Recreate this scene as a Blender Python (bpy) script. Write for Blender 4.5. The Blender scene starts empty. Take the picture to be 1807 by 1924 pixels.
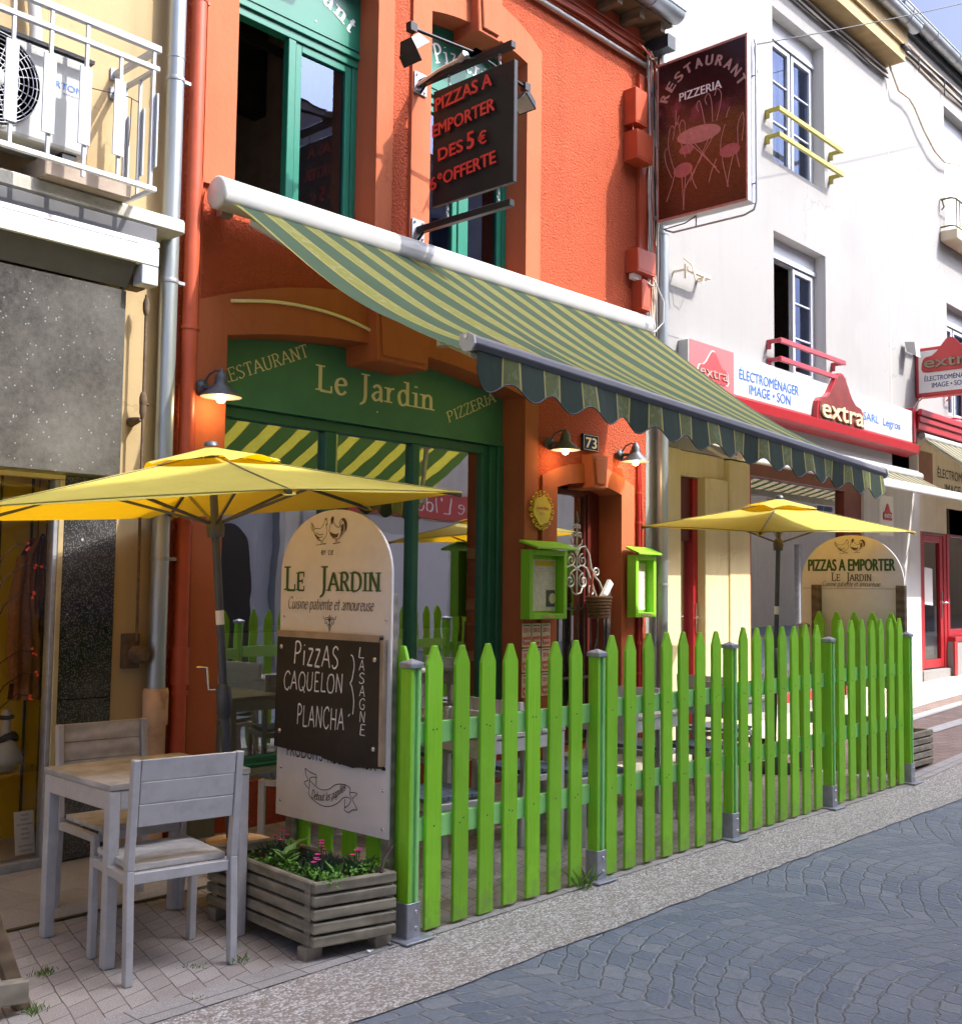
import bpy, bmesh, math, random
from mathutils import Vector, Matrix
random.seed(11)
S = bpy.context.scene
COL = S.collection
R = math.radians
# ------------------------------------------------------------------ camera
YAW, PIT, ROL = R(47.405), R(3.939), R(0.694)
fw = Vector((math.sin(YAW)*math.cos(PIT), math.cos(YAW)*math.cos(PIT), math.sin(PIT)))
r0 = Vector((math.cos(YAW), -math.sin(YAW), 0)); u0 = r0.cross(fw)
rr = math.cos(ROL)*r0 + math.sin(ROL)*u0
uu = -math.sin(ROL)*r0 + math.cos(ROL)*u0
cam = bpy.data.cameras.new('camera'); cam.sensor_fit = 'HORIZONTAL'; cam.sensor_width = 36
cam.lens = 2075.72/1807*36; cam.clip_end = 2000; cam.clip_start = .05
co = bpy.data.objects.new('camera', cam); COL.objects.link(co)
m = Matrix.Identity(4)
for i in range(3):
    m[i][0], m[i][1], m[i][2] = rr[i], uu[i], -fw[i]
m[2][3] = 1.55
co.matrix_world = m
S.camera = co
# ------------------------------------------------------------------ sky, sun, exposure
SUN = Vector((.60, -1.10, 1.36)).normalized()
w = bpy.data.worlds.new('World'); S.world = w; w.use_nodes = True
nt = w.node_tree
sky = nt.nodes.new('ShaderNodeTexSky'); sky.sky_type = 'NISHITA'; sky.sun_disc = False
sky.sun_elevation = math.asin(SUN.z); sky.sun_rotation = math.atan2(SUN.x, SUN.y)
sky.air_density = 0.3; sky.dust_density = 8.5; sky.ozone_density = 7.0
bg = nt.nodes['Background']; bg.inputs[1].default_value = 0.15
nt.links.new(sky.outputs[0], bg.inputs[0])
sl = bpy.data.lights.new('sun', 'SUN'); sl.energy = 2.0; sl.angle = R(.5); sl.color = (1, .95, .87)
so = bpy.data.objects.new('sun', sl); COL.objects.link(so)
so.rotation_euler = SUN.to_track_quat('Z', 'Y').to_euler(); so.location = (0, -5, 30)
S.view_settings.view_transform = 'Standard'; S.view_settings.look = 'None'
S.view_settings.exposure = 1.78; S.view_settings.gamma = 1
S.cycles.max_bounces = 10; S.cycles.transparent_max_bounces = 12
S.cycles.sample_clamp_indirect = 6
S.cycles.use_denoising = True
# ------------------------------------------------------------------ materials
MATS = {}
def srgb(r, g, b):
    f = lambda c: c/12.92 if c <= .04045 else ((c+.055)/1.055)**2.4
    return (f(r/255), f(g/255), f(b/255), 1)
def newmat(name):
    m = bpy.data.materials.new(name); m.use_nodes = True
    MATS[name] = m
    return m, m.node_tree, m.node_tree.nodes['Principled BSDF']
def node(nt, t, **kw):
    n = nt.nodes.new('ShaderNode'+t)
    for k, v in kw.items():
        if k in n.inputs: n.inputs[k].default_value = v
        else: setattr(n, k, v)
    return n
def coords(nt, kind='Object', scale=(1, 1, 1), rot=(0, 0, 0)):
    tc = nt.nodes.new('ShaderNodeTexCoord'); mp = nt.nodes.new('ShaderNodeMapping')
    mp.inputs['Scale'].default_value = scale; mp.inputs['Rotation'].default_value = rot
    nt.links.new(tc.outputs[kind], mp.inputs[0])
    return mp.outputs[0]
def wcoords(nt, scale=(1, 1, 1), rot=(0, 0, 0)):
    g = nt.nodes.new('ShaderNodeNewGeometry'); mp = nt.nodes.new('ShaderNodeMapping')
    mp.inputs['Scale'].default_value = scale; mp.inputs['Rotation'].default_value = rot
    nt.links.new(g.outputs['Position'], mp.inputs[0])
    return mp.outputs[0]
def ramp(nt, fac, stops, interp='LINEAR'):
    r = nt.nodes.new('ShaderNodeValToRGB'); r.color_ramp.interpolation = interp
    e = r.color_ramp.elements
    while len(e) < len(stops): e.new(.5)
    for i, (p, c) in enumerate(stops):
        e[i].position = p; e[i].color = c if len(c) == 4 else (*c, 1)
    nt.links.new(fac, r.inputs[0])
    return r.outputs[0]
def mixc(nt, fac, a, b, mode='MIX'):
    n = nt.nodes.new('ShaderNodeMix'); n.data_type = 'RGBA'; n.blend_type = mode
    for s, v in ((0, fac), (6, a), (7, b)):
        if hasattr(v, 'links') or hasattr(v, 'is_linked'): nt.links.new(v, n.inputs[s])
        else: n.inputs[s].default_value = v if not isinstance(v, tuple) or len(v) == 4 else (*v, 1)
    return n.outputs[2]
def math_(nt, op, a, b=0.0, c=0.0):
    n = nt.nodes.new('ShaderNodeMath'); n.operation = op
    for i, v in enumerate((a, b, c)):
        if hasattr(v, 'is_linked'): nt.links.new(v, n.inputs[i])
        else: n.inputs[i].default_value = v
    return n.outputs[0]
def bump(nt, b, height, strength=.3, dist=.01):
    n = nt.nodes.new('ShaderNodeBump'); n.inputs['Strength'].default_value = strength
    n.inputs['Distance'].default_value = dist
    nt.links.new(height, n.inputs['Height'])
    nt.links.new(n.outputs[0], b.inputs['Normal'])
def noise(nt, vec, scale, detail=4, rough=.55):
    n = node(nt, 'TexNoise'); n.inputs['Scale'].default_value = scale
    n.inputs['Detail'].default_value = detail; n.inputs['Roughness'].default_value = rough
    nt.links.new(vec, n.inputs['Vector'])
    return n.outputs['Fac']
def M(name, col, rough=.6, metal=0, var=.12, vscale=6, bmp=0, bscale=60, bdist=.004, spec=.5, dirt=0, dirtcol=(.12, .1, .08), stretch=(1, 1, 1)):
    """plain surface with soft colour variation, optional bump and patchy dirt"""
    m, nt, b = newmat(name)
    v = wcoords(nt, stretch)
    c = col if len(col) == 4 else (*col, 1)
    n = noise(nt, v, vscale, 5, .6)
    lo = tuple(x*(1-var) for x in c[:3]); hi = tuple(min(1, x*(1+var)) for x in c[:3])
    out = ramp(nt, n, [(.3, lo), (.7, hi)])
    if dirt:
        d = noise(nt, v, vscale*.6+1.3, 8, .7)
        f = ramp(nt, d, [(.52, (0, 0, 0)), (.75, (dirt,)*3)])
        out = mixc(nt, f, out, dirtcol)
    nt.links.new(out, b.inputs['Base Color'])
    b.inputs['Roughness'].default_value = rough; b.inputs['Metallic'].default_value = metal
    b.inputs['Specular IOR Level'].default_value = spec
    if bmp: bump(nt, b, noise(nt, v, bscale, 4, .6), bmp, bdist)
    return m
def wood(name, c1, c2, scale=(1, 1, 1), rough=.75, knots=True):
    m, nt, b = newmat(name)
    v = coords(nt, 'Object', scale)
    n1 = noise(nt, v, 9, 6, .65)
    wv = node(nt, 'TexWave'); wv.inputs['Scale'].default_value = 4; wv.inputs['Distortion'].default_value = 6
    wv.inputs['Detail'].default_value = 3; wv.bands_direction = 'Z'
    nt.links.new(v, wv.inputs['Vector'])
    f = math_(nt, 'ADD', math_(nt, 'MULTIPLY', n1, .65), math_(nt, 'MULTIPLY', wv.outputs['Fac'], .3))
    out = ramp(nt, f, [(.25, c1), (.7, c2)])
    v2 = wcoords(nt, (1, 1, 1))
    blot = noise(nt, v2, 7, 5, .6)
    out = mixc(nt, ramp(nt, blot, [(.45, (0, 0, 0)), (.7, (.5, .5, .5))]), out, tuple(x*.7 for x in c1[:3]))
    nt.links.new(out, b.inputs['Base Color']); b.inputs['Roughness'].default_value = rough
    bump(nt, b, f, .25, .004)
    return m
def fabric(name, diff, trans, amount=.45, rough=.8):
    """woven cloth that lets light through"""
    m, nt, b = newmat(name)
    v = wcoords(nt)
    n = noise(nt, v, 5, 4)
    c = ramp(nt, n, [(.3, tuple(x*.92 for x in diff)), (.7, tuple(min(1, x*1.05) for x in diff))])
    nt.links.new(c, b.inputs['Base Color']); b.inputs['Roughness'].default_value = rough
    b.inputs['Specular IOR Level'].default_value = .2
    t = node(nt, 'BsdfTranslucent'); t.inputs[0].default_value = (*trans, 1)
    mx = node(nt, 'MixShader'); mx.inputs[0].default_value = amount
    nt.links.new(b.outputs[0], mx.inputs[1]); nt.links.new(t.outputs[0], mx.inputs[2])
    nt.links.new(mx.outputs[0], nt.nodes['Material Output'].inputs[0])
    h = math_(nt, 'ADD', math_(nt, 'MULTIPLY', noise(nt, v, 25, 3), .25), noise(nt, wcoords(nt, (1, 1, 2)), 3.5, 4, .6))
    bump(nt, b, h, .35, .035)
    return m
def glassmat(name, tint, base=.3, rough=.0, body=(.02, .02, .02), bodyamt=.0):
    m, nt, b = newmat(name)
    nt.nodes.remove(b)
    tint_r = (.52, .64, 1, 1) if name == 'window_glass' else (.95, .97, 1, 1)  # blue of the sky is put into the upper panes' reflection colour
    tr = node(nt, 'BsdfTransparent'); tr.inputs[0].default_value = (*tint, 1)
    gl = node(nt, 'BsdfGlossy'); gl.inputs['Roughness'].default_value = rough; gl.inputs[0].default_value = tint_r
    lw = node(nt, 'LayerWeight'); lw.inputs[0].default_value = .35
    f = math_(nt, 'ADD', math_(nt, 'MULTIPLY', lw.outputs['Fresnel'], .7), base)
    f = math_(nt, 'MINIMUM', f, .95)
    mx = node(nt, 'MixShader')
    nt.links.new(f, mx.inputs[0]); nt.links.new(tr.outputs[0], mx.inputs[1]); nt.links.new(gl.outputs[0], mx.inputs[2])
    nt.links.new(mx.outputs[0], nt.nodes['Material Output'].inputs[0])
    # old panes are never quite flat
    bn = node(nt, 'Bump'); bn.inputs['Strength'].default_value = .04; bn.inputs['Distance'].default_value = .02
    nt.links.new(noise(nt, wcoords(nt), 2.2, 2), bn.inputs['Height']); nt.links.new(bn.outputs[0], gl.inputs['Normal'])
    return m
def emit(name, col, strength):
    m, nt, b = newmat(name)
    b.inputs['Base Color'].default_value = (*col, 1)
    b.inputs['Emission Color'].default_value = (*col, 1); b.inputs['Emission Strength'].default_value = strength
    return m
# --- renders
def stucco(name, col, bscale, bstr, bdist, var=.1):
    m, nt, b = newmat(name)
    v = wcoords(nt)
    big = noise(nt, v, 1.1, 6, .6)
    lo = tuple(x*(1-var) for x in col); hi = tuple(x*(1+var*.7) for x in col)
    c = ramp(nt, big, [(.3, lo), (.7, hi)])
    streak = noise(nt, wcoords(nt, (5, 5, .35)), 1.4, 6, .65)
    c = mixc(nt, ramp(nt, streak, [(.48, (0, 0, 0)), (.75, (.38, .38, .38) if name != 'white_render' else (.14, .14, .14))]), c, tuple(x*.6 for x in col))
    patch = noise(nt, v, .7, 3, .5)
    c = mixc(nt, ramp(nt, patch, [(.55, (0, 0, 0)), (.6, (.16, .16, .16))]), c, tuple(x*.72 for x in col))
    crack = node(nt, 'TexVoronoi'); crack.feature = 'DISTANCE_TO_EDGE'; crack.inputs['Scale'].default_value = .9
    nv = node(nt, 'VectorMath', operation='MULTIPLY_ADD'); nn = node(nt, 'TexNoise'); nn.inputs['Scale'].default_value = 3.0; nn.inputs['Detail'].default_value = 6; nt.links.new(v, nn.inputs['Vector'])
    nt.links.new(nn.outputs['Color'], nv.inputs[0]); nv.inputs[1].default_value = (.5, .5, .5); nt.links.new(v, nv.inputs[2]); nt.links.new(nv.outputs[0], crack.inputs['Vector'])
    cf = math_(nt, 'MULTIPLY', ramp(nt, crack.outputs['Distance'], [(0, (.5, .5, .5)), (.006, (0, 0, 0))]), ramp(nt, big, [(.5, (0, 0, 0)), (.6, (1, 1, 1))]))
    c = mixc(nt, cf, c, tuple(x*.45 for x in col))
    spots = noise(nt, v, 14, 3, .5)
    c = mixc(nt, ramp(nt, spots, [(.7, (0, 0, 0)), (.78, (.3, .3, .3))]), c, tuple(x*.6 for x in col))
    nt.links.new(c, b.inputs['Base Color']); b.inputs['Roughness'].default_value = .85
    b.inputs['Specular IOR Level'].default_value = .25
    vo = node(nt, 'TexVoronoi'); vo.inputs['Scale'].default_value = bscale; vo.feature = 'SMOOTH_F1'
    nt.links.new(v, vo.inputs['Vector'])
    hgt = math_(nt, 'ADD', math_(nt, 'MULTIPLY', vo.outputs['Distance'], .6), noise(nt, v, bscale*1.2, 5, .65))
    bump(nt, b, hgt, bstr, bdist)
    return m
stucco('orange_roughcast', (.455, .085, .033), 55, .9, .02)
stucco('orange_render', (.46, .130, .058), 30, .22, .008)
stucco('cream_render', (.42, .31, .165), 40, .15, .006)
stucco('white_render', (.295, .285, .272), 60, .2, .006, .04)
stucco('yellow_glow_render', (.72, .60, .33), 50, .15, .006, .06)  # pillars and lintel: yellow glow below the awning put into the colour
stucco('bounce_lit_white', (.60, .58, .55), 60, .15, .006, .04)  # white render with bounce light put into its colour, for pillar and reveals
stucco('grey_plinth', (.19, .19, .16), 30, .3, .008)
stucco('pale_render', (.74, .72, .66), 40, .2, .006)
stucco('blue_render', (.46, .50, .58), 40, .2, .006)
stucco('tan_render', (.68, .58, .42), 40, .2, .006)
M('orange_paint', (.455, .078, .031), .45, bmp=.1, bscale=40, dirt=.2)
M('green_paint', (.012, .165, .105), .35, var=.06, bmp=.05, bscale=8)
M('green_board', (.055, .21, .135), .38, var=.1, bmp=.05, bscale=6)
M('green_frame', (.026, .145, .092), .32, var=.08)
M('cream_paint', (.86, .76, .47), .55, var=.06)
M('white_letter', (.85, .85, .82), .5, var=.03)
def picket_paint(name, col, dirtc):
    m, nt, b = newmat(name)
    oi = node(nt, 'ObjectInfo'); v = wcoords(nt)
    c = mixc(nt, oi.outputs['Random'], tuple(x*.86 for x in col), tuple(min(1, x*1.13) for x in col))
    gr = noise(nt, wcoords(nt, (26, 26, 1.1)), 3, 6, .65)
    c = mixc(nt, ramp(nt, gr, [(.5, (0, 0, 0)), (.72, (.45, .45, .45))]), c, tuple(x*.62 for x in col))
    fade = noise(nt, v, 2.6, 5, .6)
    c = mixc(nt, ramp(nt, fade, [(.5, (0, 0, 0)), (.75, (.4, .4, .4))]), c, tuple(min(1, x*1.3+.03) for x in col))
    chip = noise(nt, wcoords(nt, (1, 1, .45)), 38, 6, .72)
    c = mixc(nt, ramp(nt, chip, [(.675, (0, 0, 0)), (.70, (.75, .75, .75))]), c, (.20, .17, .10))
    sp = node(nt, 'SeparateXYZ'); g = node(nt, 'NewGeometry'); nt.links.new(g.outputs['Position'], sp.inputs[0])
    spl = math_(nt, 'SUBTRACT', noise(nt, v, 16, 6, .7), math_(nt, 'MULTIPLY', sp.outputs[2], 1.1))
    c = mixc(nt, ramp(nt, spl, [(.33, (0, 0, 0)), (.58, (.55, .55, .55))]), c, dirtc)
    nt.links.new(c, b.inputs['Base Color'])
    rg = ramp(nt, fade, [(.3, (.38,)*3), (.7, (.6,)*3)]); nt.links.new(rg, b.inputs['Roughness'])
    bump(nt, b, math_(nt, 'ADD', gr, math_(nt, 'MULTIPLY', chip, .4)), .35, .004)
    return m
picket_paint('lime_paint', (.235, .57, .018), (.20, .24, .08))
picket_paint('mint_paint', (.27, .62, .19), (.20, .22, .12))
M('zinc', (.40, .44, .46), .38, .75, var=.15, vscale=3, dirt=.25, dirtcol=(.2, .22, .22), stretch=(1, 1, .3))
M('galvanised', (.36, .37, .40), .5, .55, var=.18, vscale=20)
M('grey_metal', (.36, .38, .42), .42, .35, var=.08)
M('dark_metal', (.035, .04, .045), .5, .3, var=.15)
M('black_metal', (.012, .012, .014), .42, .2, var=.2)
M('white_metal', (.41, .43, .47), .38, .0, var=.04, dirt=.12, dirtcol=(.35, .22, .12))
M('rust_white_metal', (.78, .79, .82), .45, 0, var=.05, vscale=5, dirt=.75, dirtcol=(.42, .2, .08))
M('white_plastic', (.46, .46, .445), .3, var=.03)
M('steel', (.6, .6, .6), .25, 1, var=.1)
M('lamp_metal', (.10, .11, .13), .5, .4, var=.3, vscale=30)
M('lamp_inside', (.55, .55, .5), .5)
M('bar_metal', (.15, .15, .165), .4, .3, var=.08)
M('concrete', (.48, .46, .40), .9, var=.2, vscale=5, bmp=.4, bscale=70, dirt=.55, dirtcol=(.16, .14, .10))
M('block', (.36, .29, .23), .95, var=.15, bmp=.5, bscale=90)
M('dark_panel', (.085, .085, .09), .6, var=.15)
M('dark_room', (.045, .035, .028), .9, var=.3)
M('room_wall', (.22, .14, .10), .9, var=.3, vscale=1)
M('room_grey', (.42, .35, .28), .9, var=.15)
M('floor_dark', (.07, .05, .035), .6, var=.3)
M('yellow_panel', (.90, .56, .02), .55, var=.06)
M('groove', (.09, .06, .01), .8)
M('brass', (.55, .44, .24), .4, .5, var=.2)
M('clay', (.66, .42, .25), .75, var=.12, dirt=.8, dirtcol=(.28, .12, .05), vscale=7)
M('rusty', (.13, .085, .055), .85, .2, var=.4, vscale=25, bmp=.3)
M('brown_wood_paint', (.11, .016, .012), .4, var=.1)
M('red_paint', (.36, .016, .022), .35, var=.08)
M('red_sign', (.55, .05, .05), .35, var=.06)
M('pink_sign', (.62, .12, .12), .35, var=.05)
M('maroon', (.16, .02, .014), .3, var=.3, vscale=6)
M('blue_letter', (.02, .13, .45), .5)
M('navy_letter', (.035, .06, .22), .5)
M('dark_letter', (.03, .025, .02), .6)
M('green_letter', (.045, .105, .03), .6)
M('brown_letter', (.10, .065, .045), .7)
M('red_letter', (.72, .045, .03), .4)
M('chalk', (.80, .82, .84), .9, var=.25, vscale=60)
M('sign_white', (.74, .71, .67), .55, var=.04, vscale=9, bmp=.15, bscale=90, bdist=.002, dirt=.12, dirtcol=(.4, .33, .25))
M('black_board', (.022, .018, .016), .6, var=.3, dirt=.25, dirtcol=(.06, .055, .05))
M('board_edge', (.36, .27, .18), .8, var=.3)
M('olive_rail', (.40, .34, .05), .4)
M('olive_dark', (.14, .13, .04), .4)
M('red_rail', (.42, .045, .06), .35)
M('pvc_white', (.46, .47, .49), .3, var=.03)
M('shutter_white', (.66, .68, .72), .4, var=.03)
M('soffit', (.42, .30, .14), .8, var=.15)
M('tile', (.22, .09, .05), .85, var=.3, vscale=8)
M('cable', (.70, .60, .46), .7)
M('cable_dark', (.03, .03, .03), .6)
M('soil', (.03, .022, .015), .95, var=.4, vscale=40, bmp=.6, bscale=60, bdist=.02)
M('leaf', (.10, .26, .02), .6, var=.4, vscale=30)
M('leaf_pale', (.17, .32, .07), .55, var=.25, vscale=20)
M('leaf_grey', (.055, .10, .05), .6, var=.3, vscale=30)
M('umbrella_seam', (.36, .28, .05), .8)
M('curtain', (.55, .54, .52), .8, var=.1, vscale=12)
M('flower', (.70, .04, .27), .6, var=.3, vscale=60)
M('grass', (.15, .27, .04), .7, var=.4, vscale=40)
M('twig', (.05, .035, .025), .8)
emit('fairylight', (.5, .04, .02), .10)  # small red fairy lights among the twigs, glowing faintly
M('knit', (.30, .115, .035), .95, var=.25, vscale=55, bmp=.6, bscale=240, bdist=.006)
M('paper', (.82, .80, .76), .7, var=.03)
M('paper_tan', (.72, .62, .47), .7, var=.08)
M('ornament_yellow', (.70, .50, .03), .5, var=.1)
M('basket', (.17, .09, .04), .85, var=.35, vscale=40, bmp=.6, bscale=80)
M('wrought', (.10, .09, .08), .5, .4, var=.5, vscale=30)
M('wrought_pale', (.42, .40, .36), .5, .3, var=.3, vscale=30)
M('furniture', (.46, .45, .445), .5, .1, var=.10, vscale=12, dirt=.35, dirtcol=(.20, .19, .18))
M('seat_blue', (.10, .13, .18), .5, var=.15)
M('enamel_blue', (.012, .018, .075), .25)
M('base_tan', (.52, .33, .17), .8, var=.12, vscale=15)
M('rubber', (.03, .03, .035), .7, var=.2)
M('umbrella_pole', (.09, .10, .115), .45, .4)
M('sign_red_box', (.45, .04, .04), .4)
emit('bulb', (1.0, .80, .50), 2.2)
glassmat('shop_glass', (.85, .85, .82), .52)
glassmat('window_glass', (.50, .55, .62), .10)
glassmat('display_glass', (.95, .95, .93), .0)
fabric('umbrella_yellow', (.66, .58, .13), (.85, .44, .0), .42)
wood('grey_wood', (.17, .15, .105), (.36, .315, .225), (1, 1, 1))
wood('grey_plank', (.34, .315, .28), (.56, .54, .51), (1, 1, 1))
wood('brown_post', (.10, .065, .035), (.20, .14, .08), (1, 1, 1))
wood('grey_post', (.17, .145, .105), (.32, .28, .21), (1, 1, 1))
# ---- awning cloth: printed stripes run from the wall to the front bar
def awning_mat(name, period, x0, dark, light, line, pale, frac, amount=.4, tdark=(.05, .16, .03), tlight=(.75, .65, .05)):
    m, nt, b = newmat(name)
    g = node(nt, 'NewGeometry'); sp = node(nt, 'SeparateXYZ'); nt.links.new(g.outputs['Position'], sp.inputs[0])
    u = math_(nt, 'FRACT', math_(nt, 'DIVIDE', math_(nt, 'SUBTRACT', sp.outputs[0], x0), period))
    e = .03
    isl = ramp(nt, u, [(0, (0, 0, 0)), (1-frac, (1, 1, 1))], 'CONSTANT')
    isline = ramp(nt, u, [(0, (1, 1, 1)), (e, (0, 0, 0)), (1-frac-e*.2, (1, 1, 1)), (1-frac+e, (0, 0, 0)), (1-e*.4, (1, 1, 1))], 'CONSTANT')
    v = wcoords(nt)
    n1 = noise(nt, v, 3, 4)
    dk = mixc(nt, n1, tuple(x*.85 for x in dark), tuple(x*1.2 for x in dark))
    # leafy print in the pale stripes, small sprigs in the dark ones
    vv = wcoords(nt, (1, .45, 1))
    vine = noise(nt, vv, 34, 5, .7)
    lt = mixc(nt, ramp(nt, vine, [(.53, (0, 0, 0)), (.60, (.75, .75, .75))]), light, pale)
    sprig = noise(nt, vv, 21, 5, .75)
    dk = mixc(nt, ramp(nt, sprig, [(.66, (0, 0, 0)), (.72, (.45, .45, .45))]), dk, pale)
    c = mixc(nt, isl, dk, lt); c = mixc(nt, isline, c, line)
    nt.links.new(c, b.inputs['Base Color']); b.inputs['Roughness'].default_value = .7
    b.inputs['Specular IOR Level'].default_value = .25
    t = node(nt, 'BsdfTranslucent')
    tc = mixc(nt, isl, tdark, tlight); tc = mixc(nt, isline, tc, (.42, .28, .03))
    nt.links.new(tc, t.inputs[0])
    mx = node(nt, 'MixShader'); mx.inputs[0].default_value = amount
    nt.links.new(b.outputs[0], mx.inputs[1]); nt.links.new(t.outputs[0], mx.inputs[2])
    nt.links.new(mx.outputs[0], nt.nodes['Material Output'].inputs[0])
    bump(nt, b, noise(nt, wcoords(nt, (1.5, .6, .6)), 5, 4), .25, .03)
    return m
awning_mat('awning_cloth', .318, 3.90, (.036, .066, .038), (.135, .145, .032), (.26, .215, .07), (.24, .24, .13), .40, .42, (.035, .07, .016), (.36, .33, .04))
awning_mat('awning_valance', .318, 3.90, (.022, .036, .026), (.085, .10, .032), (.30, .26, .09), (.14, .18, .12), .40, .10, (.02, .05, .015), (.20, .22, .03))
awning_mat('shop_awning_cloth', .24, 10.0, (.012, .05, .028), (.28, .24, .155), (.28, .24, .155), (.28, .24, .155), .58, .25, (.02, .07, .03), (.5, .4, .25))
# ---- ground materials
def cobbles(name):
    m, nt, b = newmat(name)
    g = node(nt, 'NewGeometry'); sp = node(nt, 'SeparateXYZ'); nt.links.new(g.outputs['Position'], sp.inputs[0])
    # rows of setts laid in shallow fans
    wav = math_(nt, 'MULTIPLY', math_(nt, 'ABSOLUTE', math_(nt, 'SINE', math_(nt, 'MULTIPLY', sp.outputs[0], 1.75))), .34)
    yy = math_(nt, 'SUBTRACT', sp.outputs[1], wav)
    cb = node(nt, 'CombineXYZ'); nt.links.new(sp.outputs[0], cb.inputs[0]); nt.links.new(yy, cb.inputs[1])
    n = node(nt, 'TexNoise'); n.inputs['Scale'].default_value = 3.5; n.inputs['Detail'].default_value = 3
    nt.links.new(cb.outputs[0], n.inputs['Vector'])
    vm = node(nt, 'VectorMath', operation='MULTIPLY_ADD'); nt.links.new(n.outputs['Color'], vm.inputs[0])
    vm.inputs[1].default_value = (.11, .11, 0); nt.links.new(cb.outputs[0], vm.inputs[2])
    br = node(nt, 'TexBrick'); br.offset = .47; br.squash = .8; br.squash_frequency = 3; br.inputs['Scale'].default_value = 1
    br.inputs['Brick Width'].default_value = .135; br.inputs['Row Height'].default_value = .105
    br.inputs['Mortar Size'].default_value = .011; br.inputs['Mortar Smooth'].default_value = 1.0; br.inputs['Bias'].default_value = -.1
    br.inputs['Color1'].default_value = (0, 0, 0, 1); br.inputs['Color2'].default_value = (1, 1, 1, 1); br.inputs['Mortar'].default_value = (.5, .5, .5, 1)
    n3 = node(nt, 'TexNoise'); n3.inputs['Scale'].default_value = 15; n3.inputs['Detail'].default_value = 3; nt.links.new(cb.outputs[0], n3.inputs['Vector'])
    vm2 = node(nt, 'VectorMath', operation='MULTIPLY_ADD'); nt.links.new(n3.outputs['Color'], vm2.inputs[0]); vm2.inputs[1].default_value = (.045, .045, 0); nt.links.new(vm.outputs[0], vm2.inputs[2])
    nt.links.new(vm2.outputs[0], br.inputs['Vector'])
    v = wcoords(nt)
    fine = noise(nt, v, 55, 6, .75); mid = noise(nt, v, 1.3, 6, .65); chipn = noise(nt, v, 18, 5, .7)
    stone = ramp(nt, br.outputs['Color'], [(.0, (.125, .155, .20)), (.35, (.19, .215, .255)), (.65, (.155, .185, .23)), (.85, (.25, .265, .29)), (1, (.17, .20, .245))])
    stone = mixc(nt, ramp(nt, chipn, [(.35, (.55, .55, .55)), (.6, (0, 0, 0))]), stone, (.10, .12, .155))
    stone = mixc(nt, ramp(nt, fine, [(.5, (0, 0, 0)), (.72, (.55, .55, .55))]), stone, (.31, .32, .335))
    stone = mixc(nt, ramp(nt, mid, [(.42, (0, 0, 0)), (.72, (.6, .6, .6))]), stone, (.255, .262, .275))
    mort = mixc(nt, fine, (.20, .21, .225), (.34, .34, .345))
    f = math_(nt, 'ADD', br.outputs['Fac'], math_(nt, 'MULTIPLY', math_(nt, 'SUBTRACT', chipn, .5), .5))
    f = ramp(nt, f, [(.15, (0, 0, 0)), (.85, (.9, .9, .9))])
    nt.links.new(mixc(nt, f, stone, mort), b.inputs['Base Color'])
    nt.links.new(ramp(nt, chipn, [(.3, (.55,)*3), (.7, (.8,)*3)]), b.inputs['Roughness'])
    h = math_(nt, 'ADD', math_(nt, 'SUBTRACT', 1, br.outputs['Fac']), math_(nt, 'ADD', math_(nt, 'MULTIPLY', chipn, .9), math_(nt, 'MULTIPLY', fine, .35)))
    bump(nt, b, h, .85, .014)
    return m
cobbles('cobble_stone')
def aggregate(name):
    m, nt, b = newmat(name)
    v = wcoords(nt)
    vo = node(nt, 'TexVoronoi'); vo.inputs['Scale'].default_value = 78; vo.feature = 'F1'
    nt.links.new(v, vo.inputs['Vector'])
    sep = node(nt, 'SeparateColor'); nt.links.new(vo.outputs['Color'], sep.inputs[0])
    c = ramp(nt, sep.outputs[0], [(.0, (.30, .255, .21)), (.25, (.37, .325, .275)), (.45, (.52, .48, .44)), (.75, (.66, .635, .60)), (1, (.44, .395, .35))], 'CONSTANT')
    big = noise(nt, v, 1.3, 4)
    c = mixc(nt, ramp(nt, big, [(.35, (.35, .35, .35)), (.7, (0, 0, 0))]), c, (.40, .36, .32))
    gap = ramp(nt, vo.outputs['Distance'], [(.45, (0, 0, 0)), (.8, (.8, .8, .8))])
    c = mixc(nt, gap, c, (.26, .22, .19))
    nt.links.new(c, b.inputs['Base Color']); b.inputs['Roughness'].default_value = .8
    bump(nt, b, math_(nt, 'MULTIPLY', vo.outputs['Distance'], -1), .8, .012)
    return m
aggregate('pebble_strip')
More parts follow.
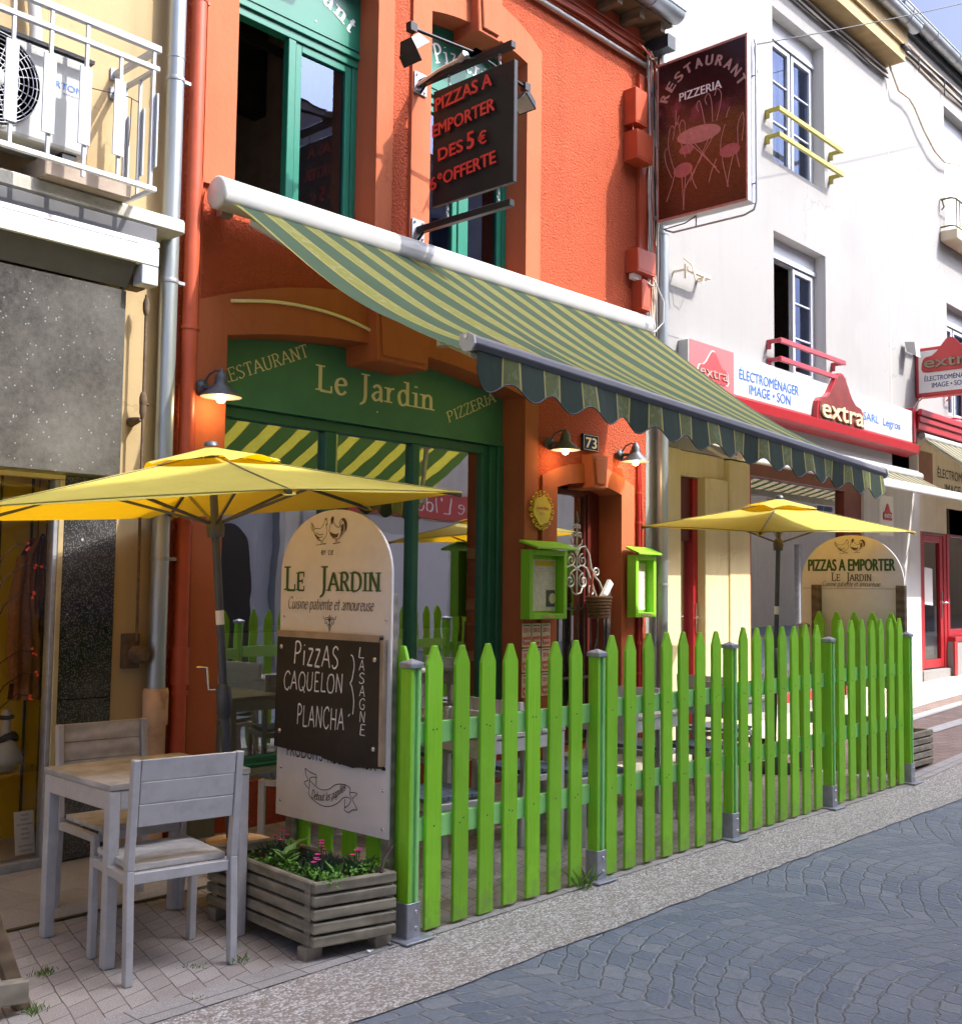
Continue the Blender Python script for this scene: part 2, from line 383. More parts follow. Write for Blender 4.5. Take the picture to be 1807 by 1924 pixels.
def pavers(name, c1, c2, joint, w_, h_, ax, ay, offset=.5, mossy=True, msize=.045):
    """small paving setts; ax and ay are the two joint directions on the ground"""
    m, nt, b = newmat(name)
    g = node(nt, 'NewGeometry')
    det = ax[0]*ay[1]-ax[1]*ay[0]
    dots = []
    for vec in ((ay[1]/det, -ay[0]/det, 0), (-ax[1]/det, ax[0]/det, 0)):
        d = node(nt, 'VectorMath', operation='DOT_PRODUCT'); nt.links.new(g.outputs['Position'], d.inputs[0]); d.inputs[1].default_value = vec
        dots.append(d.outputs['Value'])
    v = wcoords(nt)
    wob = noise(nt, v, 5, 3)
    cb = node(nt, 'CombineXYZ')
    nt.links.new(math_(nt, 'ADD', dots[0], math_(nt, 'MULTIPLY', wob, .012)), cb.inputs[0])
    nt.links.new(math_(nt, 'ADD', dots[1], math_(nt, 'MULTIPLY', wob, -.012)), cb.inputs[1])
    br = node(nt, 'TexBrick'); br.offset = offset; br.inputs['Scale'].default_value = 1
    br.inputs['Brick Width'].default_value = w_; br.inputs['Row Height'].default_value = h_
    br.inputs['Mortar Size'].default_value = .0034; br.inputs['Mortar Smooth'].default_value = .5
    br.inputs['Color1'].default_value = (0, 0, 0, 1); br.inputs['Color2'].default_value = (1, 1, 1, 1); br.inputs['Mortar'].default_value = (.5, .5, .5, 1)
    nt.links.new(cb.outputs[0], br.inputs['Vector'])
    fine = noise(nt, v, 170, 3, .75); mid = noise(nt, v, 3, 6, .65)
    c = mixc(nt, br.outputs['Color'], c1, c2)
    c = mixc(nt, ramp(nt, fine, [(.38, (.55, .55, .55)), (.62, (0, 0, 0))]), c, tuple(x*.55 for x in c1))
    c = mixc(nt, ramp(nt, fine, [(.55, (0, 0, 0)), (.75, (.6, .6, .6))]), c, tuple(min(.8, x*1.7) for x in c2))
    c = mixc(nt, ramp(nt, mid, [(.5, (0, 0, 0)), (.75, (.55, .55, .55))]), c, tuple(x*.55 for x in c1))
    j = mixc(nt, ramp(nt, noise(nt, v, 9, 4), [(.5, (0, 0, 0)), (.62, (.8, .8, .8))]), joint, (.06, .085, .02) if mossy else joint)
    c = mixc(nt, br.outputs['Fac'], c, j)
    nt.links.new(c, b.inputs['Base Color']); b.inputs['Roughness'].default_value = .85
    hh = math_(nt, 'ADD', math_(nt, 'SUBTRACT', 1, br.outputs['Fac']), math_(nt, 'MULTIPLY', fine, .35))
    bump(nt, b, hh, .75, .006)
    return m
pavers('terrace_pavers', (.39, .335, .30), (.48, .43, .385), (.21, .18, .145), .125, .118, (.27, .963), (.963, .27))
pavers('edging_pavers', (.36, .335, .31), (.43, .40, .37), (.13, .115, .1), .24, .3, (1, .0), (0, 1), 0)
pavers('reddish_pavers', (.25, .17, .14), (.31, .22, .185), (.08, .06, .05), .20, .12, (.88, -.47), (.47, .88), .5)
pavers('shop_pavers', (.38, .345, .30), (.45, .41, .37), (.30, .27, .23), .4, .4, (.96, .27), (-.27, .96), .5, False)
M('sidewalk_concrete', (.52, .44, .36), .85, var=.1, vscale=8, bmp=.3, bscale=120, dirt=.15, dirtcol=(.3, .24, .18))
M('pale_band', (.44, .42, .40), .8, var=.1, vscale=12, bmp=.3, bscale=120)
M('base_ground', (.10, .095, .09), .9, var=.2)
def terrazzo(name, base, chips, scale, rough, amount):
    m, nt, b = newmat(name)
    v = wcoords(nt)
    vo = node(nt, 'TexVoronoi'); vo.inputs['Scale'].default_value = scale; nt.links.new(v, vo.inputs['Vector'])
    sep = node(nt, 'SeparateColor'); nt.links.new(vo.outputs['Color'], sep.inputs[0])
    sel = ramp(nt, sep.outputs[0], [(0, (0, 0, 0)), (1-amount, (1, 1, 1))], 'CONSTANT')
    near = ramp(nt, vo.outputs['Distance'], [(.28, (1, 1, 1)), (.36, (0, 0, 0))])
    f = mixc(nt, 1.0, sel, near, 'MULTIPLY')
    n = noise(nt, v, scale*.55, 6, .75)
    base_c = ramp(nt, n, [(.32, tuple(x*.35 for x in base)), (.5, base), (.68, tuple(min(1, x*1.75) for x in base))])
    big = noise(nt, v, 1.2, 4)
    base_c = mixc(nt, ramp(nt, big, [(.45, (0, 0, 0)), (.75, (.35, .35, .35))]), base_c, (.30, .28, .26))
    v2 = node(nt, 'TexVoronoi'); v2.inputs['Scale'].default_value = scale*3.1; nt.links.new(v, v2.inputs['Vector'])
    s2 = node(nt, 'SeparateColor'); nt.links.new(v2.outputs['Color'], s2.inputs[0])
    base_c = mixc(nt, mixc(nt, 1.0, ramp(nt, s2.outputs[1], [(0, (0, 0, 0)), (.62, (.5, .5, .5)), (.86, (.85, .85, .85))], 'CONSTANT'), ramp(nt, v2.outputs['Distance'], [(.3, (1, 1, 1)), (.5, (0, 0, 0))]), 'MULTIPLY'), base_c, tuple(x*.5 for x in chips))
    c = mixc(nt, f, base_c, chips)
    nt.links.new(c, b.inputs['Base Color']); b.inputs['Roughness'].default_value = rough
    return m
terrazzo('granite_grey', (.046, .042, .036), (.24, .25, .25), 66, .3, .05)
terrazzo('granite_black', (.012, .011, .011), (.40, .42, .42), 40, .10, .02)
def menu_paper(name):
    m, nt, b = newmat(name)
    v = wcoords(nt)
    br = node(nt, 'TexBrick'); br.inputs['Scale'].default_value = 1
    br.inputs['Brick Width'].default_value = .022; br.inputs['Row Height'].default_value = .0125
    br.inputs['Mortar Size'].default_value = .0042; br.inputs['Mortar Smooth'].default_value = .3; br.offset = .37
    mp = node(nt, 'Mapping'); mp.inputs['Rotation'].default_value = (R(90), 0, 0); nt.links.new(v, mp.inputs[0])
    nt.links.new(mp.outputs[0], br.inputs['Vector'])
    g = noise(nt, v, 26, 3)
    f = math_(nt, 'MULTIPLY', math_(nt, 'SUBTRACT', 1, br.outputs['Fac']), ramp(nt, g, [(.46, (0, 0, 0)), (.5, (.5, .5, .5))]))
    nt.links.new(mixc(nt, f, (.66, .62, .56), (.2, .17, .15)), b.inputs['Base Color'])
    b.inputs['Roughness'].default_value = .6
menu_paper('menu_sheet')
def garden_print(name):
    """sun-faded photographic print of a garden on the projecting light box"""
    m, nt, b = newmat(name)
    g = node(nt, 'NewGeometry'); sp = node(nt, 'SeparateXYZ'); nt.links.new(g.outputs['Position'], sp.inputs[0])
    t = math_(nt, 'DIVIDE', math_(nt, 'SUBTRACT', sp.outputs[2], 5.05), 1.53)
    v = wcoords(nt)
    n = noise(nt, v, 7, 7, .7); n2 = noise(nt, wcoords(nt, (1, 1, 2.2)), 26, 5, .75)
    tt = math_(nt, 'ADD', t, math_(nt, 'MULTIPLY', math_(nt, 'SUBTRACT', n, .5), .28))
    c = ramp(nt, tt, [(0, (.085, .022, .010)), (.3, (.16, .05, .018)), (.52, (.20, .085, .032)), (.60, (.11, .035, .03)), (.70, (.05, .014, .018)), (1, (.03, .010, .012))])
    c = mixc(nt, ramp(nt, n2, [(.35, (.7, .7, .7)), (.6, (0, 0, 0))]), c, (.03, .009, .006))
    pk = math_(nt, 'MULTIPLY', ramp(nt, noise(nt, v, 4.2, 4), [(.55, (0, 0, 0)), (.66, (1, 1, 1))]), ramp(nt, t, [(.55, (0, 0, 0)), (.64, (.8, .8, .8)), (.82, (.5, .5, .5)), (.88, (0, 0, 0))]))
    c = mixc(nt, pk, c, (.27, .065, .10))
    nt.links.new(c, b.inputs['Base Color']); b.inputs['Roughness'].default_value = .22
garden_print('garden_print')
M('print_pink', (.42, .125, .13), .35, var=.2, vscale=14)
M('print_pale', (.50, .23, .20), .35, var=.2, vscale=20)
M('print_white', (.46, .30, .27), .35, var=.15, vscale=20)
# ------------------------------------------------------------------ geometry helpers
OFF = {}
class MB:
    def __init__(s): s.v, s.f, s.k, s.mats, s.sm = [], [], [], [], []
    def mi(s, m):
        m = MATS[m] if isinstance(m, str) else m
        if m not in s.mats: s.mats.append(m)
        return s.mats.index(m)
    def add(s, vs, fs, mat, smooth=False):
        o = len(s.v); i = s.mi(mat)
        s.v += [tuple(v) for v in vs]
        for f in fs:
            s.f.append([o+a for a in f]); s.k.append(i); s.sm.append(smooth)
        return s
    def box(s, a, b, mat):
        x0, y0, z0 = a; x1, y1, z1 = b
        x0, x1 = min(x0, x1), max(x0, x1); y0, y1 = min(y0, y1), max(y0, y1); z0, z1 = min(z0, z1), max(z0, z1)
        vs = [(x0, y0, z0), (x1, y0, z0), (x1, y1, z0), (x0, y1, z0), (x0, y0, z1), (x1, y0, z1), (x1, y1, z1), (x0, y1, z1)]
        return s.add(vs, [(0, 3, 2, 1), (4, 5, 6, 7), (0, 1, 5, 4), (1, 2, 6, 5), (2, 3, 7, 6), (3, 0, 4, 7)], mat)
    def hexa(s, p, mat):
        """8 corners: bottom loop then top loop"""
        return s.add(p, [(0, 3, 2, 1), (4, 5, 6, 7), (0, 1, 5, 4), (1, 2, 6, 5), (2, 3, 7, 6), (3, 0, 4, 7)], mat)
    def bar(s, p, q, w, h, mat, up=(0, 0, 1)):
        p, q = Vector(p), Vector(q); d = (q-p).normalized(); up = Vector(up)
        if abs(d.dot(up)) > .98: up = Vector((1, 0, 0))
        r = d.cross(up).normalized()*w/2; u = r.cross(d).normalized()*h/2
        return s.hexa([p-r-u, p+r-u, q+r-u, q-r-u, p-r+u, p+r+u, q+r+u, q-r+u], mat)
    def tube(s, pts, r, mat, n=8, closed=False, smooth=True, caps=True):
        pts = [Vector(p) for p in pts]; N = len(pts); rings = []
        rs = r if isinstance(r, (list, tuple)) else [r]*N
        prev = None
        for i, p in enumerate(pts):
            if closed: d = pts[(i+1) % N]-pts[i-1]
            else: d = pts[min(i+1, N-1)]-pts[max(i-1, 0)]
            d.normalize()
            if prev is None:
                a = Vector((0, 0, 1)) if abs(d.z) < .9 else Vector((1, 0, 0))
                x = d.cross(a).normalized()
            else:
                x = (prev-d*prev.dot(d))
                x = x.normalized() if x.length > 1e-6 else d.orthogonal().normalized()
            prev = x; y = d.cross(x)
            rings.append([p+(x*math.cos(2*math.pi*k/n)+y*math.sin(2*math.pi*k/n))*rs[i] for k in range(n)])
        vs = [v for g in rings for v in g]; fs = []
        for i in range(N if closed else N-1):
            j = (i+1) % N
            for k in range(n): fs.append((i*n+k, i*n+(k+1) % n, j*n+(k+1) % n, j*n+k))
        s.add(vs, fs, mat, smooth)
        if caps and not closed:
            s.add(rings[0], [tuple(range(n))[::-1]], mat); s.add(rings[-1], [tuple(range(n))], mat)
        return s
    def lathe(s, prof, c, mat, n=20, axis=(0, 0, 1), smooth=True):
        c = Vector(c); z = Vector(axis).normalized(); x = z.orthogonal().normalized(); y = z.cross(x)
        vs, fs = [], []
        for (r, h) in prof:
            for k in range(n):
                a = 2*math.pi*k/n; vs.append(c+z*h+(x*math.cos(a)+y*math.sin(a))*r)
        for i in range(len(prof)-1):
            for k in range(n): fs.append((i*n+k, i*n+(k+1) % n, (i+1)*n+(k+1) % n, (i+1)*n+k))
        s.add(vs, fs, mat, smooth)
        if prof[0][0] > 1e-4: s.add(vs[:n], [tuple(range(n))[::-1]], mat)
        if prof[-1][0] > 1e-4: s.add(vs[-n:], [tuple(range(n))], mat)
        return s
    def prism(s, poly, vec, mat):
        p = [Vector(q) for q in poly]; vec = Vector(vec); n = len(p)
        nrm = Vector((0, 0, 0))
        for i in range(n): nrm += p[i].cross(p[(i+1) % n])
        if nrm.dot(vec) > 0: p.reverse()
        vs = p+[q+vec for q in p]
        return s.add(vs, [tuple(range(n)), tuple(range(2*n-1, n-1, -1))]+[(i, i+n, (i+1) % n+n, (i+1) % n) for i in range(n)], mat)
    def sheet(s, fn, nu, nv, mat, smooth=True):
        vs = [fn(i/nu, j/nv) for j in range(nv+1) for i in range(nu+1)]
        fs = [(j*(nu+1)+i, j*(nu+1)+i+1, (j+1)*(nu+1)+i+1, (j+1)*(nu+1)+i) for j in range(nv) for i in range(nu)]
        return s.add(vs, fs, mat, smooth)
    def build(s, name, parent=None, bevel=0, seg=1, local=False):
        me = bpy.data.meshes.new(name); off = Vector((0, 0, 0))
        if parent is not None and not local: off = OFF.get(parent.name, off)
        me.from_pydata([Vector(v)-off for v in s.v], [], s.f)
        for m_ in s.mats: me.materials.append(m_)
        me.polygons.foreach_set('material_index', s.k); me.polygons.foreach_set('use_smooth', s.sm)
        me.update()
        o = bpy.data.objects.new(name, me); COL.objects.link(o)
        if parent is not None: o.parent = parent; OFF[o.name] = off
        if bevel:
            b = o.modifiers.new('edge', 'BEVEL'); b.width = bevel; b.segments = seg; b.limit_method = 'ANGLE'; b.angle_limit = R(40)
        return o
def thing(name, label, cat, loc=(0, 0, 0), group=None):
    o = bpy.data.objects.new(name, None); COL.objects.link(o); o.location = loc; o.empty_display_size = .1
    OFF[o.name] = Vector(loc); o['label'] = label; o['category'] = cat
    if group: o['group'] = group
    return o
def tag(o, label, cat, group=None, kind=None):
    o['label'] = label; o['category'] = cat
    if group: o['group'] = group
    if kind: o['kind'] = kind
    return o
def struct(o): o['kind'] = 'structure'; return o
def dup(root, loc, rz=0, label=None, group=None):
    c = root.copy(); COL.objects.link(c); c.location = loc; c.rotation_euler = (0, 0, rz)
    if label: c['label'] = label
    if group: c['group'] = group
    for ch in list(root.children):
        k = ch.copy(); COL.objects.link(k); k.parent = c
        for g in list(ch.children):
            h_ = g.copy(); COL.objects.link(h_); h_.parent = k
    return c
# ------------------------------------------------------------------ lettering
def font_geo(s, bold=0.0):
    cu = bpy.data.curves.new('lettering', 'FONT'); cu.body = s; cu.size = 1; cu.offset = bold; cu.resolution_u = 4
    o = bpy.data.objects.new('lettering', cu); COL.objects.link(o)
    bpy.context.view_layer.update()
    dg = bpy.context.evaluated_depsgraph_get()
    me = bpy.data.meshes.new_from_object(o.evaluated_get(dg))
    vs = [(v.co.x, v.co.y) for v in me.vertices]; fs = [tuple(p.vertices) for p in me.polygons]
    out = []
    for f in fs:  # keep every face turned the same way
        a = sum(vs[f[i]][0]*vs[f[(i+1) % len(f)]][1]-vs[f[(i+1) % len(f)]][0]*vs[f[i]][1] for i in range(len(f)))
        out.append(f if a > 0 else f[::-1])
    bpy.data.objects.remove(o); bpy.data.curves.remove(cu); bpy.data.meshes.remove(me)
    return vs, out
CAP = .729
def fit(geo, width, height, x0=0.0, y0=0.0):
    """scale geometry so the caps are `height` tall and the line `width` long"""
    vs, fs = geo
    xs = [v[0] for v in vs]; a, b = min(xs), max(xs)
    sx = width/(b-a) if width else height; sy = height
    return [((x-a)*sx+x0, y*sy+y0) for x, y in vs], fs
BOLD = {}
def sans(s, width, cap, bold=.0):
    vs, fs = font_geo(s)
    vs = [(x, y/CAP) for x, y in vs]
    g = fit((vs, fs), width, cap)
    if bold: BOLD[id(g[0])] = (bold*cap*1.2, g)
    return g
def place(mb, geo, o, right, up, mat, out=.0015, nrm=None, warp=None, thick=0):
    o, right, up = Vector(o), Vector(right).normalized(), Vector(up).normalized()
    n = Vector(nrm) if nrm else right.cross(up)
    vs, fs = geo
    if id(vs) in BOLD and not warp:
        d, g = BOLD.pop(id(vs))
        for k, (dx, dy) in enumerate(((-d, 0), (d, 0), (0, d*.5), (0, -d*.5))): place(mb, ([(x+dx, y+dy) for x, y in vs], fs), o, right, up, mat, out+.00025*(k+1), nrm, None, thick)
    if warp: vs = [warp(x, y) for x, y in vs]
    P_ = [o+right*x+up*y+n*out for x, y in vs]
    mb.add(P_, fs, mat)
    if thick:
        e = {}
        for f in fs:
            for i in range(len(f)):
                a, b = f[i], f[(i+1) % len(f)]
                e[(a, b)] = e.get((a, b), 0)+1
        side = [(a, b) for (a, b) in e if (b, a) not in e]
        Q = [p-n*thick for p in P_]
        k = len(P_)
        mb.add(P_+Q, [(a, a+k, b+k, b) for a, b in side], mat)
def cat(pts, sub=5):
    if len(pts) < 3: return pts
    P_ = [pts[0]]+list(pts)+[pts[-1]]; out = []
    for i in range(1, len(P_)-2):
        for k in range(sub):
            t = k/sub; a, b, c, d = P_[i-1], P_[i], P_[i+1], P_[i+2]
            out.append(tuple(.5*((2*b[j])+(-a[j]+c[j])*t+(2*a[j]-5*b[j]+4*c[j]-d[j])*t*t+(-a[j]+3*b[j]-3*c[j]+d[j])*t**3) for j in (0, 1)))
    out.append(pts[-1])
    return out
# skeleton letters: 'c' strokes are curved, 'l' strokes straight
L_ = lambda *p: ('l', list(p)); C_ = lambda *p: ('c', list(p))
GL = {
'A': (.72, [L_((.0, 0), (.34, 1)), L_((.34, 1), (.7, 0)), L_((.13, .36), (.56, .36))]),
'C': (.66, [C_((.62, .84), (.5, .97), (.33, 1), (.1, .82), (.02, .5), (.1, .17), (.33, 0), (.5, .03), (.63, .18))]),
'D': (.74, [L_((.1, 1), (.1, 0)), C_((.1, 1), (.36, .99), (.6, .84), (.68, .5), (.6, .16), (.36, .01), (.1, 0))]),
'E': (.58, [L_((.1, 1), (.1, 0)), L_((.1, 1), (.52, 1)), L_((.1, .52), (.42, .52)), L_((.1, 0), (.55, 0))]),
'G': (.7, [C_((.62, .84), (.5, .97), (.33, 1), (.1, .82), (.02, .5), (.1, .17), (.33, 0), (.52, .03), (.63, .2), (.63, .42)), L_((.4, .42), (.63, .42))]),
'H': (.72, [L_((.1, 1), (.1, 0)), L_((.62, 1), (.62, 0)), L_((.1, .5), (.62, .5))]),
'I': (.3, [L_((.15, 1), (.15, 0))]),
'J': (.36, [C_((.22, 1), (.22, .5), (.22, .1), (.16, -.14), (.0, -.26))]),
'L': (.56, [L_((.1, 1), (.1, 0)), L_((.1, 0), (.54, 0))]),
'N': (.76, [L_((.1, 0), (.1, 1)), L_((.1, 1), (.64, 0)), L_((.64, 0), (.64, 1))]),
'O': (.76, [C_((.38, 1), (.14, .88), (.03, .5), (.14, .12), (.38, 0), (.62, .12), (.73, .5), (.62, .88), (.38, 1))]),
'P': (.58, [L_((.1, 1), (.1, 0)), C_((.1, 1), (.38, .98), (.53, .76), (.4, .53), (.1, .48))]),
'Q': (.76, [C_((.38, 1), (.14, .88), (.03, .5), (.14, .12), (.38, 0), (.62, .12), (.73, .5), (.62, .88), (.38, 1)), L_((.45, .22), (.72, -.1))]),
'R': (.66, [L_((.1, 1), (.1, 0)), C_((.1, 1), (.38, .98), (.52, .76), (.4, .53), (.1, .5)), L_((.3, .5), (.62, 0))]),
'S': (.54, [C_((.46, .86), (.34, .98), (.2, .98), (.07, .84), (.1, .65), (.28, .52), (.44, .38), (.47, .17), (.33, .02), (.17, .01), (.04, .14))]),
'T': (.62, [L_((.31, 1), (.31, 0)), L_((.02, 1), (.6, 1))]),
'U': (.72, [C_((.1, 1), (.1, .4), (.15, .1), (.35, 0), (.55, .1), (.61, .4), (.61, 1))]),
'V': (.68, [L_((.02, 1), (.34, 0)), L_((.34, 0), (.66, 1))]),
'X': (.62, [L_((.02, 1), (.6, 0)), L_((.02, 0), (.6, 1))]),
'Z': (.6, [L_((.06, 1), (.54, 1)), L_((.54, 1), (.04, 0)), L_((.04, 0), (.57, 0))]),
'a': (.5, [C_((.08, .5), (.2, .62), (.34, .58), (.39, .42), (.39, .2), (.4, .05), (.48, .0)), C_((.39, .38), (.18, .32), (.06, .16), (.16, .01), (.3, .05), (.39, .18))]),
'b': (.54, [L_((.1, 1), (.1, 0)), C_((.1, .42), (.24, .6), (.42, .54), (.48, .3), (.4, .05), (.24, 0), (.1, .14))]),
'c': (.44, [C_((.4, .5), (.26, .62), (.1, .52), (.05, .3), (.12, .06), (.27, 0), (.42, .12))]),
'd': (.56, [L_((.43, 1), (.43, 0)), C_((.43, .46), (.28, .62), (.1, .52), (.05, .3), (.12, .05), (.27, 0), (.43, .16))]),
'e': (.48, [C_((.06, .34), (.24, .36), (.42, .4), (.38, .56), (.25, .62), (.1, .52), (.05, .28), (.14, .04), (.3, 0), (.44, .14))]),
'i': (.27, [L_((.13, .62), (.13, 0)), L_((.13, .84), (.13, .9))]),
'l': (.26, [L_((.13, 1), (.13, 0))]),
'm': (.8, [L_((.1, .62), (.1, 0)), C_((.1, .42), (.22, .6), (.36, .56), (.4, .4), (.4, 0)), C_((.4, .42), (.52, .6), (.66, .56), (.7, .4), (.7, 0))]),
'n': (.54, [L_((.1, .62), (.1, 0)), C_((.1, .42), (.25, .6), (.4, .56), (.44, .4), (.44, 0))]),
'o': (.52, [C_((.26, .62), (.1, .52), (.05, .31), (.1, .1), (.26, 0), (.42, .1), (.47, .31), (.42, .52), (.26, .62))]),
'p': (.54, [L_((.1, .62), (.1, -.32)), C_((.1, .42), (.24, .6), (.42, .54), (.48, .3), (.4, .05), (.24, 0), (.1, .14))]),
'r': (.4, [L_((.1, .62), (.1, 0)), C_((.1, .38), (.2, .56), (.36, .6))]),
's': (.4, [C_((.34, .52), (.22, .62), (.09, .54), (.12, .38), (.27, .29), (.34, .13), (.22, 0), (.04, .09))]),
't': (.34, [C_((.15, .86), (.15, .4), (.16, .08), (.24, .0), (.34, .06)), L_((.02, .6), (.32, .6))]),
'u': (.54, [C_((.09, .62), (.09, .25), (.14, .04), (.27, .0), (.42, .2)), L_((.44, .62), (.44, 0))]),
'z': (.44, [L_((.04, .62), (.4, .62)), L_((.4, .62), (.03, 0)), L_((.03, 0), (.42, 0))]),
' ': (.3, []), "'": (.18, [L_((.1, 1), (.06, .8))]),
}
GL['v'] = (.46, [L_((.02, .62), (.23, 0)), L_((.23, 0), (.44, .62))])
def ribbon(pts, w0, w1=None, pen=None, taper=False):
    """flat stroke along pts; with a pen angle the width follows a broad nib"""
    n = len(pts); vs, fs = [], []
    for i, (x, y) in enumerate(pts):
        a, b = pts[max(i-1, 0)], pts[min(i+1, n-1)]
        dx, dy = b[0]-a[0], b[1]-a[1]; l = math.hypot(dx, dy) or 1; dx, dy = dx/l, dy/l
        wd = w0
        if pen is not None: wd = w1+(w0-w1)*abs(math.sin(math.atan2(dy, dx)-pen))**1.4
        if taper: wd *= .35+.65*math.sin(math.pi*min(1, max(0, (i+.4)/(n-.2))))
        vs += [(x-dy*wd/2, y+dx*wd/2), (x+dy*wd/2, y-dx*wd/2)]
        if i: k = 2*i; fs.append((k-2, k-1, k+1, k))
    return vs, fs
def stroke_text(s, style='mono', wt=.07, thin=None, track=.06, jitter=0, slant=0, small=None):
    """small: scale applied to capitals after the first of each word"""
    V, F_ = [], []; x = 0; rnd = random.Random(len(s)*7+3); prev = ' '
    def put(g, ox, sc, dy):
        vs, fs = g; o = len(V)
        V.extend([(ox+vx*sc+slant*vy*sc, vy*sc+dy) for vx, vy in vs]); F_.extend([tuple(o+i for i in f) for f in fs])
    for ch in s:
        sc = small if (small and prev not in ' ' and ch.isupper()) else 1.0
        adv, st = GL.get(ch, (.5, []))
        dy = rnd.uniform(-jitter, jitter)
        wt_ = wt/sc**.5
        ends = {}
        for k, p in st:
            for q in (p[0], p[-1]): ends[q] = ends.get(q, 0)+1
        for k, p in st:
            q = cat(p, 5) if k == 'c' else p
            if jitter: q = [(a+rnd.uniform(-jitter, jitter)*.5, b+rnd.uniform(-jitter, jitter)*.5) for a, b in q]
            if style == 'mono': put(ribbon(q, wt_), x, sc, dy)
            elif style == 'script': put(ribbon(q, wt_, thin or wt*.45, R(35)), x, sc, dy)
            else:
                put(ribbon(q, wt_, thin or wt*.42, R(18)), x, sc, dy)
                for e_, o_ in ((p[0], q[1]), (p[-1], q[-2])):
                    ang = abs(math.atan2(o_[1]-e_[1], o_[0]-e_[0]))
                    steep = abs(math.sin(ang)) > .75
                    if ends[e_] > 1 and ch not in 'EFLDPRBNA': continue
                    if steep and any(abs(e_[1]-lv) < .02 for lv in (0, 1, .62, -.32)) and not (ends[e_] > 1 and ch in 'AN' and e_[1] > .5 and ch == 'A'):
                        wS = wt*1.25
                        lft = wS if not (e_[1] in (.62,) or (e_[1] == 1 and ch in 'bdl')) else wS
                        rgt = wS if not (ch in 'bdnmruip' and abs(e_[1]-.62) < .02 or ch in 'bdl' and e_[1] == 1) else wt*.3
                        yy = e_[1]; t = wt*.42
                        y0, y1 = (yy, yy+t) if yy < .3 else (yy-t, yy)
                        put(([(e_[0]-lft, y0), (e_[0]+rgt, y0), (e_[0]+rgt, y1), (e_[0]-lft, y1)], [(0, 1, 2, 3)]), x, sc, dy)
                    elif not steep and ch in 'ELTZ' and ends[e_] == 1:
                        d_ = -1 if e_[1] > .8 else (1 if e_[1] < .2 else 0)
                        h0, h1 = (e_[1]-wt*.9, e_[1]+wt*.9) if d_ == 0 else ((e_[1]-wt*1.7, e_[1]+wt*.2) if d_ < 0 else (e_[1]-wt*.2, e_[1]+wt*1.7))
                        put(([(e_[0]-wt*.25, h0), (e_[0]+wt*.25, h0), (e_[0]+wt*.25, h1), (e_[0]-wt*.25, h1)], [(0, 1, 2, 3)]), x, sc, dy)
        x += (adv+track)*sc; prev = ch
    return V, F_
def flat(geo, width=None, cap=1.0):
    vs, fs = geo
    xs = [v[0] for v in vs]; a, b = min(xs), max(xs); sx = width/(b-a) if width else cap
    # strokes that cross are lifted a hair apart in place2
    return [((x-a)*sx, y*cap) for x, y in vs], fs
def place2(mb, geo, o, right, up, mat, out=.0015, warp=None):
    """stroke lettering: each quad a hair above the last so crossings never share a plane"""
    o, right, up = Vector(o), Vector(right).normalized(), Vector(up).normalized()
    n = right.cross(up); vs, fs = geo
    if warp: vs = [warp(x, y) for x, y in vs]
    lift = 0
    used = {}
    for k, f in enumerate(fs):
        a = sum(vs[f[i]][0]*vs[f[(i+1) % 4]][1]-vs[f[(i+1) % 4]][0]*vs[f[i]][1] for i in range(len(f)))
        g = f if a > 0 else f[::-1]
        mb.add([o+right*vs[i][0]+up*vs[i][1]+n*(out+(k % 23)*.00003) for i in g], [tuple(range(len(g)))], mat)
def lines2d(strokes, wt, taper=False, curved=True):
    V, F_ = [], []
    for p in strokes:
        vs, fs = ribbon(cat(p, 5) if curved else p, wt, taper=taper); o = len(V)
        V += vs; F_ += [tuple(o+i for i in f) for f in fs]
    return V, F_
EX, EY, EZ = Vector((1, 0, 0)), Vector((0, 1, 0)), Vector((0, 0, 1))
# ------------------------------------------------------------------ the ground
def rise(x):
    pts = [(-400, 0), (9, 0), (13.8, .225), (17, .32), (40, .75), (400, 2)]
    for (a, za), (b, zb) in zip(pts, pts[1:]):
        if x <= b: return za+(zb-za)*(x-a)/(b-a)
    return 2
def ground(name, xs, y0, y1, dz, mat, thick=0):
    mb = MB(); vs = []
    for x in xs: vs += [(x, y0(x) if callable(y0) else y0, rise(x)+dz), (x, y1(x) if callable(y1) else y1, rise(x)+dz)]
    mb.add(vs, [(2*i, 2*i+2, 2*i+3, 2*i+1) for i in range(len(xs)-1)], mat)
    if thick:
        e = [(x, y0(x) if callable(y0) else y0, rise(x)+dz-thick) for x in xs]
        o = len(xs); w_ = [vs[2*i] for i in range(o)]
        mb.add(e+w_, [(i, i+1, o+i+1, o+i) for i in range(o-1)], mat)
    return struct(mb.build(name))
XS = [-30, -10, 0, 4, 9, 11, 13.8, 17, 25, 40, 70]
ground('ground', [-400, -30, 9, 13.8, 17, 40, 400], -300, 300, -.06, 'base_ground')
ground('road', XS, -3.6, 3.06, 0, 'cobble_stone')
XF = [-30, -5]+[1+.12*i for i in range(84)]+[11.2, 13.8, 17, 25, 40, 70]
wob = random.Random(2)
W1_ = {x: wob.uniform(-.012, .012) for x in XF}; W2_ = {x: wob.uniform(-.007, .007) for x in XF}
ground('gravel_strip', XF, lambda x: 3.04+W1_[x], lambda x: 3.545+W2_[x], .006, 'pebble_strip')
ground('edging', [-30, 0, 4, 9, 9.6, 12], 3.54, 3.70, .010, 'edging_pavers')
ground('terrace', [-30, 0, 4, 9, 9.3], 3.695, 6.3, .006, 'terrace_pavers')
ground('shop_pavement', [-30, 0, 3.38], 4.92, 6.2, .011, 'shop_pavers')
ground('drain_slot', [-30, 0, 3.40], 4.895, 4.925, .014, 'groove')
